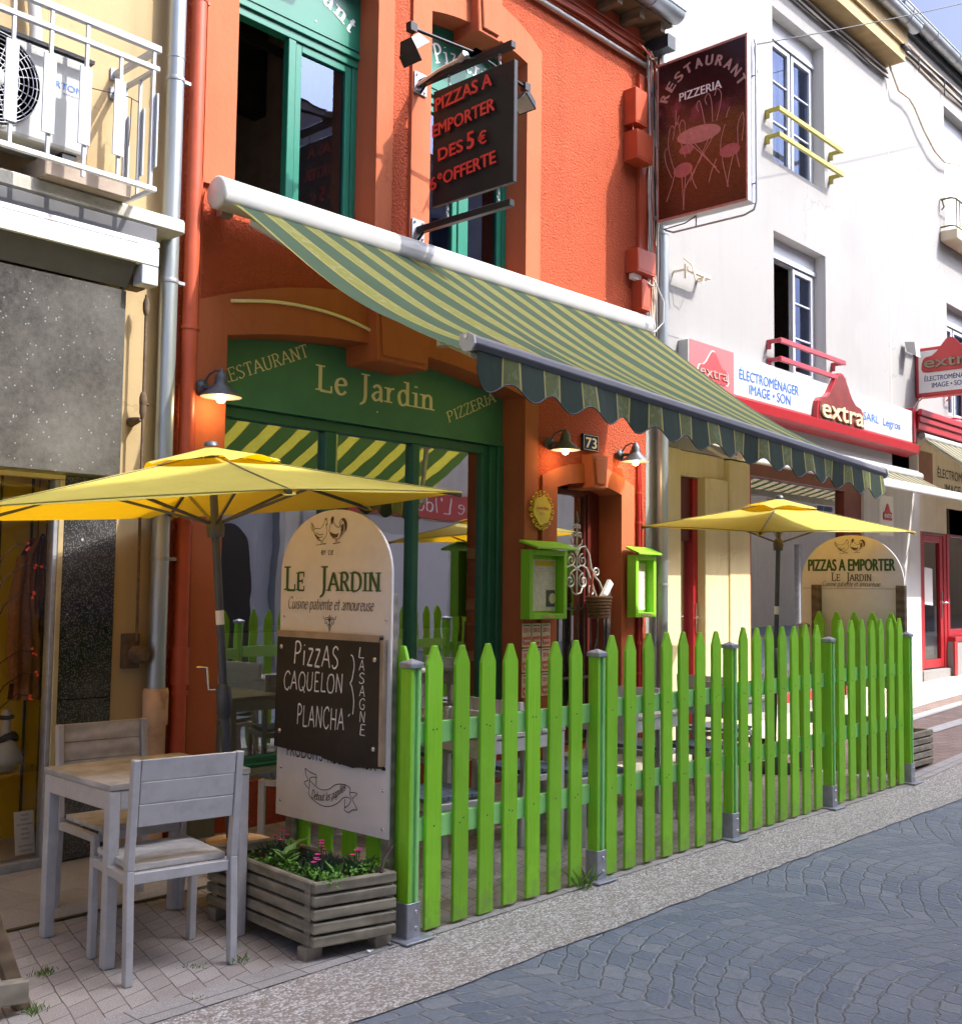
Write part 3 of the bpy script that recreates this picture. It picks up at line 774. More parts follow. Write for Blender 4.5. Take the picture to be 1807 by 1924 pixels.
ground('side_pavement', [9.3, 11, 13.8, 17, 25, 40, 70], 3.54, 6.2, .004, 'reddish_pavers')
ground('sidewalk', [10.0, 11, 13.8, 17, 25, 40, 70], 5.32, 6.6, .06, 'sidewalk_concrete', .1)
ground('kerb_strip', [9.4, 11, 13.8, 17, 25, 40, 70], 5.12, 5.315, .008, 'pale_band')
ground('paving_band', [11.6, 13.8, 17, 25, 40], lambda x: 4.78-.02*(x-11.6), lambda x: 4.93-.02*(x-11.6), .010, 'pale_band')
ground('paving_band', [11.6, 13.8, 17, 25, 40], lambda x: 4.30-.05*(x-11.6), lambda x: 4.46-.05*(x-11.6), .010, 'pale_band')
# ------------------------------------------------------------------ building helpers
def arch(xa, xb, zs, rise_, n=14):
    """segmental arch from (xa,zs) to (xb,zs)"""
    if rise_ <= 0: return [(xa, zs), (xb, zs)]
    h = (xb-xa)/2; rad = (h*h+rise_*rise_)/(2*rise_); cx_ = (xa+xb)/2; cz = zs+rise_-rad
    a = math.asin(min(1, h/rad)); 
    return [(cx_+rad*math.sin(-a+2*a*i/n), cz+rad*math.cos(-a+2*a*i/n)) for i in range(n+1)]
def wall_slab(mb, x0, x1, z0, z1, y, ops, depth, mat, rmat):
    xs = sorted({x0, x1} | {o[0] for o in ops} | {o[1] for o in ops})
    q = lambda a, b, c, d, mt: mb.add([a, b, c, d], [(0, 1, 2, 3)], mt)
    for a, b in zip(xs, xs[1:]):
        o = next((o for o in ops if o[0] <= a+1e-6 and o[1] >= b-1e-6), None)
        if not o: q((a, y, z0), (b, y, z0), (b, y, z1), (a, y, z1), mat); continue
        xa, xb, zb, zs, rs = o
        if zb > z0: q((a, y, z0), (b, y, z0), (b, y, zb), (a, y, zb), mat)
        ar = arch(xa, xb, zs, rs)
        for (p, pz), (r_, rz) in zip(ar, ar[1:]):
            q((p, y, pz), (r_, y, rz), (r_, y, z1), (p, y, z1), mat)
            q((p, y, pz), (p, y+depth, pz), (r_, y+depth, rz), (r_, y, rz), rmat)
        q((xa, y, zb), (xa, y+depth, zb), (xa, y+depth, zs), (xa, y, zs), rmat)
        q((xb, y, zb), (xb, y, zs), (xb, y+depth, zs), (xb, y+depth, zb), rmat)
        if zb > z0: q((xa, y, zb), (xb, y, zb), (xb, y+depth, zb), (xa, y+depth, zb), rmat)
def surround(mb, xa, xb, zb, zs, rs, wl, wr, wt, y, th, mat, xoff=0):
    """flat band round an opening, standing th proud of y"""
    inn = [(xa, zb)]+arch(xa, xb, zs, rs)+[(xb, zb)]
    hi = rs+wt*.15 if rs else 0
    out = [(xa-wl, zb)]+arch(xa-wl, xb+wr, zs+wt*.55, rs+wt*.5)+[(xb+wr, zb)] if rs else [(xa-wl, zb), (xa-wl, zs+wt), (xb+wr, zs+wt), (xb+wr, zb)]
    n = len(inn)
    V = [(x, y-th, z) for x, z in inn]+[(x, y-th, z) for x, z in out]+[(x, y, z) for x, z in out]+[(x, y, z) for x, z in inn]
    F_ = []
    for i in range(n-1):
        F_.append((i, i+1, n+i+1, n+i)[::-1]); F_.append((n+i, n+i+1, 2*n+i+1, 2*n+i)[::-1]); F_.append((i+1, i, 3*n+i, 3*n+i+1)[::-1])
    mb.add(V, F_, mat)
def room(mb, x0, x1, z0, z1, y0, y1, mat, floor, ceil=None):
    q = lambda a, b, c, d, mt: mb.add([a, b, c, d], [(0, 1, 2, 3)], mt)
    q((x0, y1, z0), (x1, y1, z0), (x1, y1, z1), (x0, y1, z1), mat)
    q((x0, y0, z0), (x0, y1, z0), (x0, y1, z1), (x0, y0, z1), mat)
    q((x1, y0, z0), (x1, y0, z1), (x1, y1, z1), (x1, y1, z0), mat)
    q((x0, y0, z0), (x1, y0, z0), (x1, y1, z0), (x0, y1, z0), floor)
    q((x0, y0, z1), (x0, y1, z1), (x1, y1, z1), (x1, y0, z1), ceil or mat)
def frame(mb, x0, x1, z0, z1, y, wd, th, mat, bars=()):
    """rectangular frame in a facade plane; front at y, th deep"""
    mb.box((x0, y, z0), (x0+wd, y+th, z1), mat); mb.box((x1-wd, y, z0), (x1, y+th, z1), mat)
    mb.box((x0+wd, y, z0), (x1-wd, y+th, z0+wd), mat); mb.box((x0+wd, y, z1-wd), (x1-wd, y+th, z1), mat)
    for b in bars: mb.box((x0+wd, y+.004, b-wd*.25), (x1-wd, y+th-.004, b+wd*.25), mat)
def pane(name, parent, x0, x1, z0, z1, y, mat):
    return MB().add([(x0, y, z0), (x1, y, z0), (x1, y, z1), (x0, y, z1)], [(0, 1, 2, 3)], mat).build(name, parent)
def gutter(mb, x0, x1, y, z, r_, mat, clips=.75):
    n = 10; prof = [(-math.cos(math.pi*i/n)*r_, -math.sin(math.pi*i/n)*r_) for i in range(n+1)]
    inner = [(a*.93, b*.93) for a, b in prof]
    V = []
    for x in (x0, x1): V += [(x, y+a, z+b) for a, b in prof]+[(x, y+a, z+b) for a, b in inner]
    m_ = n+1; F_ = []
    for i in range(n):
        F_.append((i, i+1, 2*m_+i+1, 2*m_+i)); F_.append((m_+i+1, m_+i, 3*m_+i, 3*m_+i+1))
    mb.add(V, F_, mat, True)
    for x in (x0, x1): mb.add([(x, y+a, z+b) for a, b in prof], [tuple(range(m_))], mat)
    mb.tube([(x0, y-r_, z+.006), (x1, y-r_, z+.006)], r_*.13, mat, 8)
    x = x0+.3
    while x < x1:
        mb.tube([(x, y-math.cos(math.pi*i/8)*r_*1.02, z-math.sin(math.pi*i/8)*r_*1.02) for i in range(9)], .009, 'galvanised', 5); x += clips
# ================================================================== ORANGE HOUSE
YF = 5.90
house = thing('orange_house', 'narrow orange rendered house with green shopfront and green upper windows', 'house', (6.2, YF, 0))
SHOP = (4.01, 6.943, .30, 3.14, .16); DOOR = (7.38, 8.325, .16, 2.42, .07)
W1 = (4.03, 5.24, 4.08, 5.98, .10); W2 = (5.79, 6.93, 4.08, 6.0, .08)
mb = MB()
wall_slab(mb, 3.60, 8.74, 0, 3.72, YF+.02, [SHOP, DOOR], .34, 'orange_roughcast', 'orange_render')
wall_slab(mb, 3.60, 8.74, 3.72, 7.0, YF+.02, [W1, W2], .24, 'orange_roughcast', 'orange_render')
mb.add([(3.60, YF+.02, 0), (3.60, 12, 0), (3.60, 12, 7), (3.60, YF+.02, 7)], [(0, 1, 2, 3)], 'orange_render')
mb.add([(8.74, YF+.02, 0), (8.74, YF+.02, 7), (8.74, 12, 7), (8.74, 12, 0)], [(0, 1, 2, 3)], 'orange_render')
mb.add([(3.6, 12, 0), (8.74, 12, 0), (8.74, 12, 7), (3.6, 12, 7)], [(3, 2, 1, 0)], 'orange_render')
mb.build('wall', house)
mb = MB()
surround(mb, *SHOP, .215, .17, .34, YF+.021, .025, 'orange_render')
mb.build('shopfront_surround', house)
mb = MB(); surround(mb, *DOOR, .20, .20, .16, YF+.021, .022, 'orange_render'); mb.build('door_surround', house)
mb = MB(); surround(mb, *W1, .235, .16, .30, YF+.021, .025, 'orange_render'); mb.build('window_surround', house)
mb = MB(); surround(mb, *W2, .20, .19, .30, YF+.021, .025, 'orange_render'); mb.build('window_surround', house)
def keystone(xm, zb, zt, wb, wt, proud, deep=.26):
    mb = MB()
    mb.prism([(xm-wb/2, YF-proud, zb), (xm+wb/2, YF-proud, zb), (xm+wt/2, YF-proud, zt), (xm-wt/2, YF-proud, zt)], (0, proud+deep, 0), 'orange_render')
    mb.prism([(xm-wb/2+.035, YF-proud-.02, zb+.035), (xm+wb/2-.035, YF-proud-.02, zb+.035), (xm+wt/2-.035, YF-proud-.02, zt-.03), (xm-wt/2+.035, YF-proud-.02, zt-.03)], (0, .0195, 0), 'orange_render')
    mb.build('keystone', house, .008)
keystone(5.46, 3.16, 3.62, .50, .56, .10)
keystone(7.87, 2.44, 2.74, .19, .25, .09, .2)
keystone(6.36, 5.98, 6.48, .26, .32, .09, .2)
keystone(4.64, 5.98, 6.48, .26, .32, .09, .2)
mb = MB(); mb.box((3.80, YF-.02, 0), (4.008, YF+.03, .14), 'grey_plinth'); mb.box((6.95, YF-.02, 0), (7.11, YF+.03, .14), 'grey_plinth')
mb.box((4.01, YF+.03, 0), (6.94, YF+.335, .298), 'grey_plinth'); mb.box((4.02, YF+.06, .298), (6.935, YF+.33, .335), 'grey_plinth'); mb.build('window_plinth', house, .006)
# ---- ground-floor shopfront
sf = MB(); yg = 6.20
zt = 2.74
sf.box((4.012, yg-.03, .336), (6.94, yg+.05, .405), 'green_frame'); sf.box((4.012, yg-.05, .336), (6.94, yg-.031, .362), 'green_paint')
sf.box((4.012, yg-.03, .406), (4.12, yg+.05, zt), 'green_frame')
sf.box((4.121, yg-.025, zt-.075), (6.74, yg+.05, zt), 'green_frame')
sf.box((5.055, yg-.03, .406), (5.155, yg+.05, zt-.076), 'green_frame'); sf.box((5.16, yg-.012, .406), (5.185, yg+.03, zt-.076), 'steel')
sf.box((5.93, yg-.03, .406), (6.0, yg+.05, zt-.076), 'green_frame')
sf.box((6.74, yg-.02, .406), (6.80, yg+.05, zt), 'green_frame'); sf.box((6.80, yg-.05, .406), (6.87, yg+.05, zt), 'green_frame'); sf.box((6.871, yg-.075, .406), (6.941, yg+.05, zt), 'green_frame')
shopfront = sf.build('shopfront_window', house, .006)
for a, b in ((4.121, 5.055), (5.186, 5.93), (6.0, 6.74)): pane('pane', shopfront, a, b, .406, zt-.076, yg+.02, 'shop_glass')
bd = MB()
bd.prism([(4.014, yg-.055, zt+.002), (6.94, yg-.055, zt+.002)]+[(x, yg-.055, z) for x, z in reversed(arch(4.014, 6.94, 3.142, .155))], (0, .05, 0), 'green_board')
bd.box((4.014, yg-.075, zt+.003), (6.94, yg-.056, zt+.03), 'green_board')
for x, z in ((5.52, 3.05), (5.52, 2.86), (6.75, 3.13), (4.2, 2.8)): bd.lathe([(.008, 0), (.005, .004)], (x, yg-.056, z), 'cream_paint', 8, (0, -1, 0))
fascia = bd.build('fascia_board', house)
lt = MB(); yo = yg-.0555
def arcwarp(x0, a, b):  # baseline bends down along the board
    return lambda x, y: (x, y+a*(x-x0)-b*(x-x0)**2)
place2(lt, flat(stroke_text('Le Jardin', 'serif', .145, .075, track=.12), 1.20, .185), (4.925, yo, 2.945), EX, EZ, 'cream_paint', .002)
def slope_text(s, o, width, cap, rot, bend=0.0, wt=.12):
    g = flat(stroke_text(s, 'serif', wt, .06, track=.10), width, cap)
    c_, s_ = math.cos(rot), math.sin(rot)
    place2(lt, g, o, EX, EZ, 'cream_paint', .002, lambda x, y: (x*c_-y*s_, x*s_+y*c_+bend*x*(width-x)))
slope_text('RESTAURANT', (4.135, yo, 2.865), .79, .088, R(23))
slope_text('PIZZERIA', (6.285, yo, 2.87), .63, .085, R(23.5))
lt.build('lettering', house)
# ---- restaurant room behind the glass
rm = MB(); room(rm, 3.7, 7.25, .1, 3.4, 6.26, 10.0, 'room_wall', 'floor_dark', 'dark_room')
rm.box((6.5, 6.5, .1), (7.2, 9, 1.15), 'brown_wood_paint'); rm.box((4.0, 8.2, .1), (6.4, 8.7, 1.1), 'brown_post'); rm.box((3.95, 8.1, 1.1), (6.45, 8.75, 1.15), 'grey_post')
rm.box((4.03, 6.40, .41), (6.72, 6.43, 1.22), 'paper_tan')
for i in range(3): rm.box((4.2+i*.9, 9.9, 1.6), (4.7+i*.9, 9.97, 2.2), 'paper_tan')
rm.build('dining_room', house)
# ---- entrance door
dr = MB(); yd = 6.15
dr.box((7.381, yd, .17), (7.46, yd+.05, 2.46), 'brown_wood_paint'); dr.box((8.09, yd, .17), (8.32, yd+.05, 2.46), 'brown_wood_paint')
dr.box((7.461, yd, .17), (8.089, yd+.05, .34), 'brown_wood_paint'); dr.box((7.461, yd, 2.40), (8.089, yd+.05, 2.46), 'brown_wood_paint')
dr.box((8.12, yd-.02, .17), (8.16, yd-.001, 2.42), 'brown_wood_paint')
door = dr.build('door', house, .004); pane('pane', door, 7.461, 8.089, .34, 2.40, yd+.025, 'shop_glass')
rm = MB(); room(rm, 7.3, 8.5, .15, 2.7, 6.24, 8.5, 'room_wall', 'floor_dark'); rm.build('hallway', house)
st = MB(); st.box((7.385, 5.62, .0), (8.32, 6.22, .159), 'concrete'); st.box((7.3, 5.45, 0), (8.4, 5.615, .08), 'concrete'); st.build('doorstep', house, .008)
# ---- upper windows
def upper_window(o, x_split, x_split2, opened):
    xa, xb = o[0], o[1]; y = 6.12; zb, zt = 4.10, 5.40
    root = MB()
    root.box((xa+.001, y, zb), (xb-.001, y+.07, zb+.05), 'green_paint')
    root.box((xa+.001, y-.01, zt), (xb-.001, y+.07, zt+.06), 'green_paint'); root.box((xa+.001, y-.03, zt+.061), (xb-.001, y+.07, zt+.10), 'green_paint'); root.box((xa+.001, y-.012, zt+.101), (xb-.001, y+.07, zt+.125), 'green_paint')
    root.box((xa+.001, y, zb+.05), (xa+.05, y+.07, zt), 'green_paint'); root.box((xb-.05, y, zb+.05), (xb-.001, y+.07, zt), 'green_paint')
    root.box((x_split, y-.005, zb+.05), (x_split2, y+.06, zt), 'green_paint')
    fr = root.build('window', house, .004)
    sash = MB(); frame(sash, x_split2+.004, xb-.054, zb+.054, zt-.004, y+.006, .055, .05, 'green_paint'); sash.build('sash', fr, .004)
    pane('pane', fr, x_split2+.05, xb-.10, zb+.1, zt-.05, y+.03, 'window_glass')
    if not opened:
        sash = MB(); frame(sash, xa+.054, x_split-.004, zb+.054, zt-.004, y+.006, .055, .05, 'green_paint'); sash.build('sash', fr, .004)
        pane('pane', fr, xa+.1, x_split-.05, zb+.1, zt-.05, y+.03, 'window_glass')
    else:
        sash = MB(); sash.box((xa+.05, y+.06, zb+.06), (xa+.10, y+.12, zt-.01), 'green_paint'); sash.box((xa+.05, y+.54, zb+.06), (xa+.10, y+.60, zt-.01), 'green_paint')
        sash.box((xa+.05, y+.12, zb+.06), (xa+.10, y+.54, zb+.12), 'green_paint'); sash.box((xa+.05, y+.12, zt-.07), (xa+.10, y+.54, zt-.01), 'green_paint'); sash.build('sash', fr)
    pn = MB(); pn.prism([(xa+.002, y-.02, zt+.126), (xb-.002, y-.02, zt+.126)]+[(x, y-.02, z) for x, z in reversed(arch(xa+.002, xb-.002, o[3]-.001, o[4]))], (0, .05, 0), 'green_paint')
    pn.lathe([(.009, 0), (.005, .004)], (xb-.42, y-.021, 5.60), 'white_letter', 8, (0, -1, 0))
    pn.build('sign_panel', fr)
    return fr
w1 = upper_window(W1, 4.60, 4.665, True); w2 = upper_window(W2, 6.335, 6.405, False)
def round_text(s, xm, zm, rad, cap, span, parent, a0=0):
    g = flat(stroke_text(s, 'serif', .16, .08, track=.22), span*rad, cap); mb_ = MB(); wd = span*rad
    def wp(x, y):
        a = (x-wd/2)/rad+a0; return (math.sin(a)*(rad+y), math.cos(a)*(rad+y)-rad)
    place2(mb_, g, (xm, 6.0985, zm), EX, EZ, 'white_letter', .002, wp); mb_.build('lettering', parent)
round_text('Restaurant', 4.635, 5.80, .86, .13, 1.26, w1); round_text('Pizzeria', 6.36, 5.80, .86, .15, .78, w2)
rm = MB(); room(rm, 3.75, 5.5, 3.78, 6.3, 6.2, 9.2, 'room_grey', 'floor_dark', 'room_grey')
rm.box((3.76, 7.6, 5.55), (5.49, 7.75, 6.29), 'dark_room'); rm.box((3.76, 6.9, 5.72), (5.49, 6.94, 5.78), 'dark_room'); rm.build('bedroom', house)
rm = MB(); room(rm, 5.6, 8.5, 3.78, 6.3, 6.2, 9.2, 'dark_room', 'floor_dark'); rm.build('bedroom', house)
# ---- eaves, gutter, roof
ev = MB()
ev.box((3.55, 5.64, 6.96), (8.78, 6.4, 7.0), 'brown_post')
for i in range(15):
    x = 3.7+i*.35; ev.box((x, 5.66, 6.86), (x+.075, 6.0, 6.955), 'brown_post')
ev.box((3.6, YF-.01, 6.72), (8.74, YF+.018, 6.95), 'orange_paint')
ev.box((8.66, 5.62, 6.72), (8.79, 5.98, 6.85), 'dark_metal')
ev.build('eaves', house)
rf = MB(); rf.hexa([(3.5, 5.64, 7.10), (8.78, 5.64, 7.10), (8.85, 9.4, 9.4), (3.5, 9.4, 9.4), (3.5, 5.64, 7.16), (8.78, 5.64, 7.16), (8.85, 9.4, 9.47), (3.5, 9.4, 9.47)], 'tile')
rf.hexa([(3.5, 13.3, 7.02), (3.5, 9.4, 9.4), (8.85, 9.4, 9.4), (8.85, 13.3, 7.02), (3.5, 13.3, 7.09), (3.5, 9.4, 9.47), (8.85, 9.4, 9.47), (8.85, 13.3, 7.09)], 'tile'); rf.build('roof', house)
g_ = MB(); gutter(g_, 3.5, 8.76, 5.58, 7.05, .095, 'zinc'); g_.build('gutter', house)
cd = MB(); cd.tube([(3.7, YF-.02, 6.60), (8.78, YF-.02, 6.615)], .022, 'white_plastic', 8); cd.build('conduit', house)
cd = MB()
for k in range(3):
    z = 6.70+k*.07; cd.tube([(3.7+i*.5, YF-.012-.008*((i*7+k) % 3), z+.012*math.sin(i*1.7+k)) for i in range(11)], .011, 'orange_paint', 6)
cd.build('cable', house)
dp = MB(); dp.tube([(3.70, 5.845, 7.0), (3.70, 5.845, 0.02)], .047, 'orange_paint', 14)
for z in (.9, 1.16, 1.92, 3.12, 5.2): dp.lathe([(.052, -.012), (.054, 0), (.052, .012)], (3.70, 5.845, z), 'orange_paint', 14); dp.box((3.70, 5.83, z-.008), (3.77, 5.90, z+.008), 'orange_paint')
dp.lathe([(.056, 0), (.056, .22)], (3.70, 5.845, .95), 'orange_paint', 14)
dp.build('downpipe', house)
cb = MB()
for dx, z1 in ((.0, 4.0), (.018, 3.9)): cb.tube([(3.775+dx, YF+.005, .1), (3.78+dx, YF+.005, 1.4), (3.775+dx, YF+.004, 2.6), (3.785+dx, YF+.004, z1), (3.80+dx, YF+.0, z1+.12)], .008, 'orange_paint', 6)
cb.build('cable', house)
ml = MB(); pts = [(4.02, 3.36), (4.35, 3.42), (4.7, 3.44), (5.0, 3.42), (5.32, 3.36)]
ml.tube([(x, YF-.02, z) for x, z in cat(pts, 4)], .012, 'cream_paint', 6); ml.build('strip_light', house)
cb = MB()
cb.tube([(8.60, YF-.0, .1), (8.60, YF-.0, 2.9)], .02, 'red_paint', 8); cb.tube([(8.66, YF-.0, .1), (8.655, YF-.0, 2.2), (8.63, YF-.0, 2.72), (8.60, YF-.01, 2.86)], .013, 'orange_paint', 8)
for i in range(9): cb.lathe([(.026, -.01), (.026, .01)], (8.60, YF, .5+i*.28), 'orange_paint', 8)
cb.build('cable', house)
# wall boxes painted with the house
def wall_box(x0, x1, z0, z1, d=.11):
    b = MB(); b.box((x0, YF-d, z0), (x1, YF+.018, z1), 'orange_paint'); b.box((x0+.01, YF-d-.004, z0+.02), (x1-.01, YF-d-.0005, z1-.02), 'orange_paint'); b.build('junction_box', house, .008)
wall_box(8.36, 8.55, 5.93, 6.27, .12); wall_box(8.36, 8.62, 5.58, 5.86, .14); wall_box(8.40, 8.70, 4.52, 4.74, .12); wall_box(8.50, 8.64, 4.18, 4.46, .10)
b = MB(); b.box((8.57, YF-.02, 4.2), (8.72, YF+.017, 6.5), 'orange_paint'); b.build('cable_trunking', house)
b = MB(); b.box((8.42, YF-.06, 4.46), (8.55, YF-.005, 4.515), 'paper'); b.build('junction_box', house, .004)
# loose cables hanging at the corner of the two houses
cb = MB(); rnd = random.Random(5)
for k in range(9):
    x0 = 8.70+rnd.uniform(-.03, .13); x1 = 8.72+rnd.uniform(-.02, .08)
    pts = [(x0+rnd.uniform(-.015, .015)+(x1-x0)*i/9, 5.83+rnd.uniform(-.02, .02), 6.7-i*.34) for i in range(10)]
    cb.tube(pts, .007+.004*(k % 2), ('cable', 'cable', 'orange_paint', 'white_plastic', 'cable_dark')[k % 5], 5)
for k in range(6):
    a = [(8.4+.06*k, YF-.06, 5.93), (8.36+.03*k, YF-.09, 5.86-.02*k), (8.40+.04*k, YF-.12, 5.80)]
    cb.tube(a, .006, 'orange_paint', 5)
for k in range(5):
    cb.tube([(8.44+.05*k, 5.80, 6.72), (8.55+.05*k, 5.76, 6.64-.03*k), (8.68+.03*k, 5.78, 6.66+.02*k), (8.74+.01*k, 5.82, 6.40)], .008, ('orange_paint', 'cable', 'cable_dark')[k % 3], 5)
cb.tube([(8.55, 5.82, 4.47), (8.62, 5.78, 4.42), (8.70, 5.80, 4.44)], .009, 'white_plastic', 6)
cb.tube([(8.70, 5.80, 4.50), (8.80, 5.76, 4.3), (8.80, 5.76, 4.1), (8.72, 5.80, 4.0), (8.66, 5.8, 3.98)], .008, 'white_plastic', 6)
cb.build('hanging_cables', house)
# ================================================================== LEFT SHOP
shop = thing('cream_shop', 'cream rendered clothes shop with grey speckled stone front and small balcony', 'shop building', (2.0, YF, 0))
mb = MB()
mb.add([(-6, YF+.02, 3.5), (3.598, YF+.02, 3.5), (3.598, YF+.02, 8.5), (-6, YF+.02, 8.5)], [(0, 1, 2, 3)], 'cream_render')
mb.box((3.285, YF, 0), (3.598, YF+.3, 3.70), 'cream_render')
mb.box((-6, YF+.021, 2.16), (3.28, YF+.3, 3.6), 'cream_render')
mb.add([(3.597, YF+.02, 3.5), (3.597, 12, 3.5), (3.597, 12, 8.5), (3.597, YF+.02, 8.5)], [(3, 2, 1, 0)], 'cream_render')
mb.add([(-6, YF+.02, 0), (-6, 12, 0), (-6, 12, 8.5), (-6, YF+.02, 8.5)], [(0, 1, 2, 3)], 'cream_render')
mb.add([(-6, 12, 0), (3.6, 12, 0), (3.6, 12, 8.5), (-6, 12, 8.5)], [(3, 2, 1, 0)], 'cream_render')
mb.build('wall', shop)
mb = MB(); mb.hexa([(-6.2, 5.6, 8.5), (3.62, 5.6, 8.5), (3.62, 12.3, 11), (-6.2, 12.3, 11), (-6.2, 5.6, 8.58), (3.62, 5.6, 8.58), (3.62, 12.3, 11.08), (-6.2, 12.3, 11.08)], 'tile'); mb.build('roof', shop)
MB().box((-6, 5.715, 2.150), (3.198, YF+.02, 3.225), 'granite_grey').build('stone_fascia', shop, .004)
mb = MB(); mb.box((2.962, YF-.015, .02), (3.282, YF+.2, .90), 'granite_black'); mb.box((2.962, YF-.015, .903), (3.282, YF+.2, 2.15), 'granite_black'); mb.build('black_stone_pilaster', shop, .003)
mb = MB(); mb.box((-6, YF-.03, 2.125), (2.955, YF+.05, 2.160), 'brass'); mb.box((2.90, YF-.02, .06), (2.925, YF+.05, 2.124), 'galvanised'); mb.box((2.926, YF-.025, .06), (2.957, YF+.05, 2.124), 'brass')
mb.box((-6, YF-.04, .012), (2.957, YF+.06, .06), 'galvanised'); fr = mb.build('display_window', shop, .003)
pane('pane', fr, -6, 2.90, .06, 2.125, YF+.01, 'display_glass')
rm = MB(); room(rm, -6, 3.27, .05, 2.5, YF+.06, 6.50, 'yellow_panel', 'sidewalk_concrete', 'white_plastic')
for i in range(24): rm.box((3.26-.19*i-.012, 6.485, .06), (3.26-.19*i, 6.499, 2.49), 'groove')
for y in (6.15, 6.36): rm.box((3.25, y, .06), (3.269, y+.012, 2.49), 'groove')
rm.box((2.2, 6.05, .50), (3.0, 6.45, .512), 'display_glass'); rm.build('display_case', shop)
# box under the balcony
mb = MB()
mb.box((-6, 5.60, 3.37), (3.33, 5.66, 3.475), 'rust_white_metal'); mb.box((-6, 5.605, 3.482), (3.335, 5.66, 3.512), 'rust_white_metal'); mb.box((-6, 5.63, 3.512), (3.33, 5.875, 3.605), 'dark_panel')
mb.hexa([(-6, 5.62, 3.365), (3.20, 5.62, 3.365), (3.20, 5.712, 3.235), (-6, 5.712, 3.235), (-6, 5.62, 3.369), (3.20, 5.62, 3.369), (3.20, 5.875, 3.51), (-6, 5.875, 3.51)], 'dark_panel')
mb.box((3.225, 5.60, 3.255), (3.33, 5.70, 3.365), 'white_metal'); mb.box((3.20, 5.701, 3.25), (3.31, 5.80, 3.36), 'rusty'); mb.box((3.325, 5.62, 3.37), (3.335, 5.875, 3.50), 'white_metal')
mb.build('shutter_box', shop, .004)
mb = MB(); mb.box((-6, 5.635, 3.612), (3.52, YF+.019, 3.70), 'concrete'); mb.build('balcony_slab', shop, .012)
# railing
mb = MB(); yr = 5.44
mb.box((-6, yr-.012, 4.535), (3.205, yr+.022, 4.575), 'white_metal'); mb.box((-6, yr-.010, 4.425), (3.200, yr+.018, 4.455), 'white_metal')
mb.box((-6, yr-.012, 3.735), (3.200, yr+.016, 3.762), 'rust_white_metal')
mb.box((3.172, yr+.023, 4.537), (3.203, YF+.02, 4.573), 'white_metal'); mb.box((3.174, yr+.019, 4.427), (3.199, YF+.02, 4.453), 'white_metal'); mb.box((3.174, yr+.017, 3.737), (3.198, YF+.02, 3.760), 'white_metal')
for z in (4.555, 4.44): mb.box((3.155, YF+.005, z-.035), (3.225, YF+.0195, z+.035), 'galvanised')
rail = mb.build('railing', shop, .003)
i = 0; x = 3.165
while x > -3:
    b = MB(); b.box((x-.009, yr-.006, 3.763), (x+.009, yr+.012, 4.424), 'white_metal')
    if i % 2 == 0 or i == 3: b.box((x-.0085, yr-.005, 4.456), (x+.0085, yr+.011, 4.534), 'white_metal')
    if i % 3 == 2: b.box((x-.009, yr-.006, 3.701), (x+.009, yr+.012, 3.734), 'rust_white_metal')
    if i: b.box((x-.042, yr-.016, 3.87), (x+.024, yr-.0065, 4.29), 'white_metal')
    else: b.box((x+.010, yr-.03, 3.87), (x+.020, yr+.036, 4.29), 'white_metal')
    b.build('baluster', rail); x -= .198; i += 1
for y in (yr+.17, yr+.33):
    b = MB(); b.box((3.178, y, 3.761), (3.194, y+.016, 4.426), 'white_metal'); b.box((3.195, y-.025, 3.87), (3.203, y+.04, 4.26), 'white_metal'); b.build('baluster', rail)
mb = MB(); mb.tube([(3.18, 5.62, 4.30), (3.12, 5.62, 4.31), (2.9, 5.66, 4.30)], .003, 'cable_dark', 5); mb.tube([(3.13, 5.61, 4.30), (3.125, 5.61, 4.1), (3.12, 5.61, 4.02)], .003, 'cable_dark', 5); mb.build('washing_line', shop)
MB().box((2.05, 5.60, 3.702), (2.36, 5.85, 3.80), 'block').build('concrete_block', shop, .006); MB().box((2.62, 5.56, 3.702), (3.12, 5.85, 3.815), 'block').build('concrete_block', shop, .006)
mb = MB(); mb.tube([(2.66, 5.84, 4.28), (2.67, 5.84, 4.6), (2.62, 5.84, 5.0), (2.64, 5.84, 5.6), (2.63, 5.86, 6.5)], .035, 'white_plastic', 10); mb.build('wrapped_pipe', shop)
mb = MB(); mb.tube([(3.535, 5.825, 8.5), (3.535, 5.825, .93)], .054, 'zinc', 16)
for z in (1.70, 3.37, 4.62, 6.4): mb.lathe([(.058, -.012), (.060, 0), (.058, .012)], (3.535, 5.825, z), 'galvanised', 16); mb.box((3.58, 5.80, z-.01), (3.63, 5.84, z+.01), 'galvanised')
mb.lathe([(.057, 0), (.057, .012)], (3.535, 5.825, 4.75), 'zinc', 16)
mb.lathe([(.062, 0.015), (.062, .72), (.072, .73), (.074, .92), (.068, .94)], (3.535, 5.825, 0), 'clay', 18); mb.lathe([(.064, .42), (.064, .45)], (3.535, 5.825, 0), 'rusty', 18)
mb.build('downpipe', shop)
mb = MB(); xr = 3.385; yr2 = 5.80
mb.tube([(xr-.01, yr2, 3.25), (xr-.008, yr2, 2.5), (xr-.005, yr2, 1.9), (xr, yr2, 1.22)], .009, 'rusty', 8)
for z, r_ in ((3.18, .02), (2.62, .022), (2.57, .02)): mb.lathe([(r_*.6, -.05), (r_, -.02), (r_, .02), (r_*.6, .05)], (xr-.01, yr2, z), 'rusty', 10)
mb.tube([(xr-.03, yr2-.01, 2.62), (xr+.03, yr2+.01, 2.60)], .007, 'rusty', 6); mb.lathe([(.03, 0), (.022, .05), (.012, .10)], (xr-.03, YF-.001, 2.50), 'rusty', 12, (0.1, -1, .1))
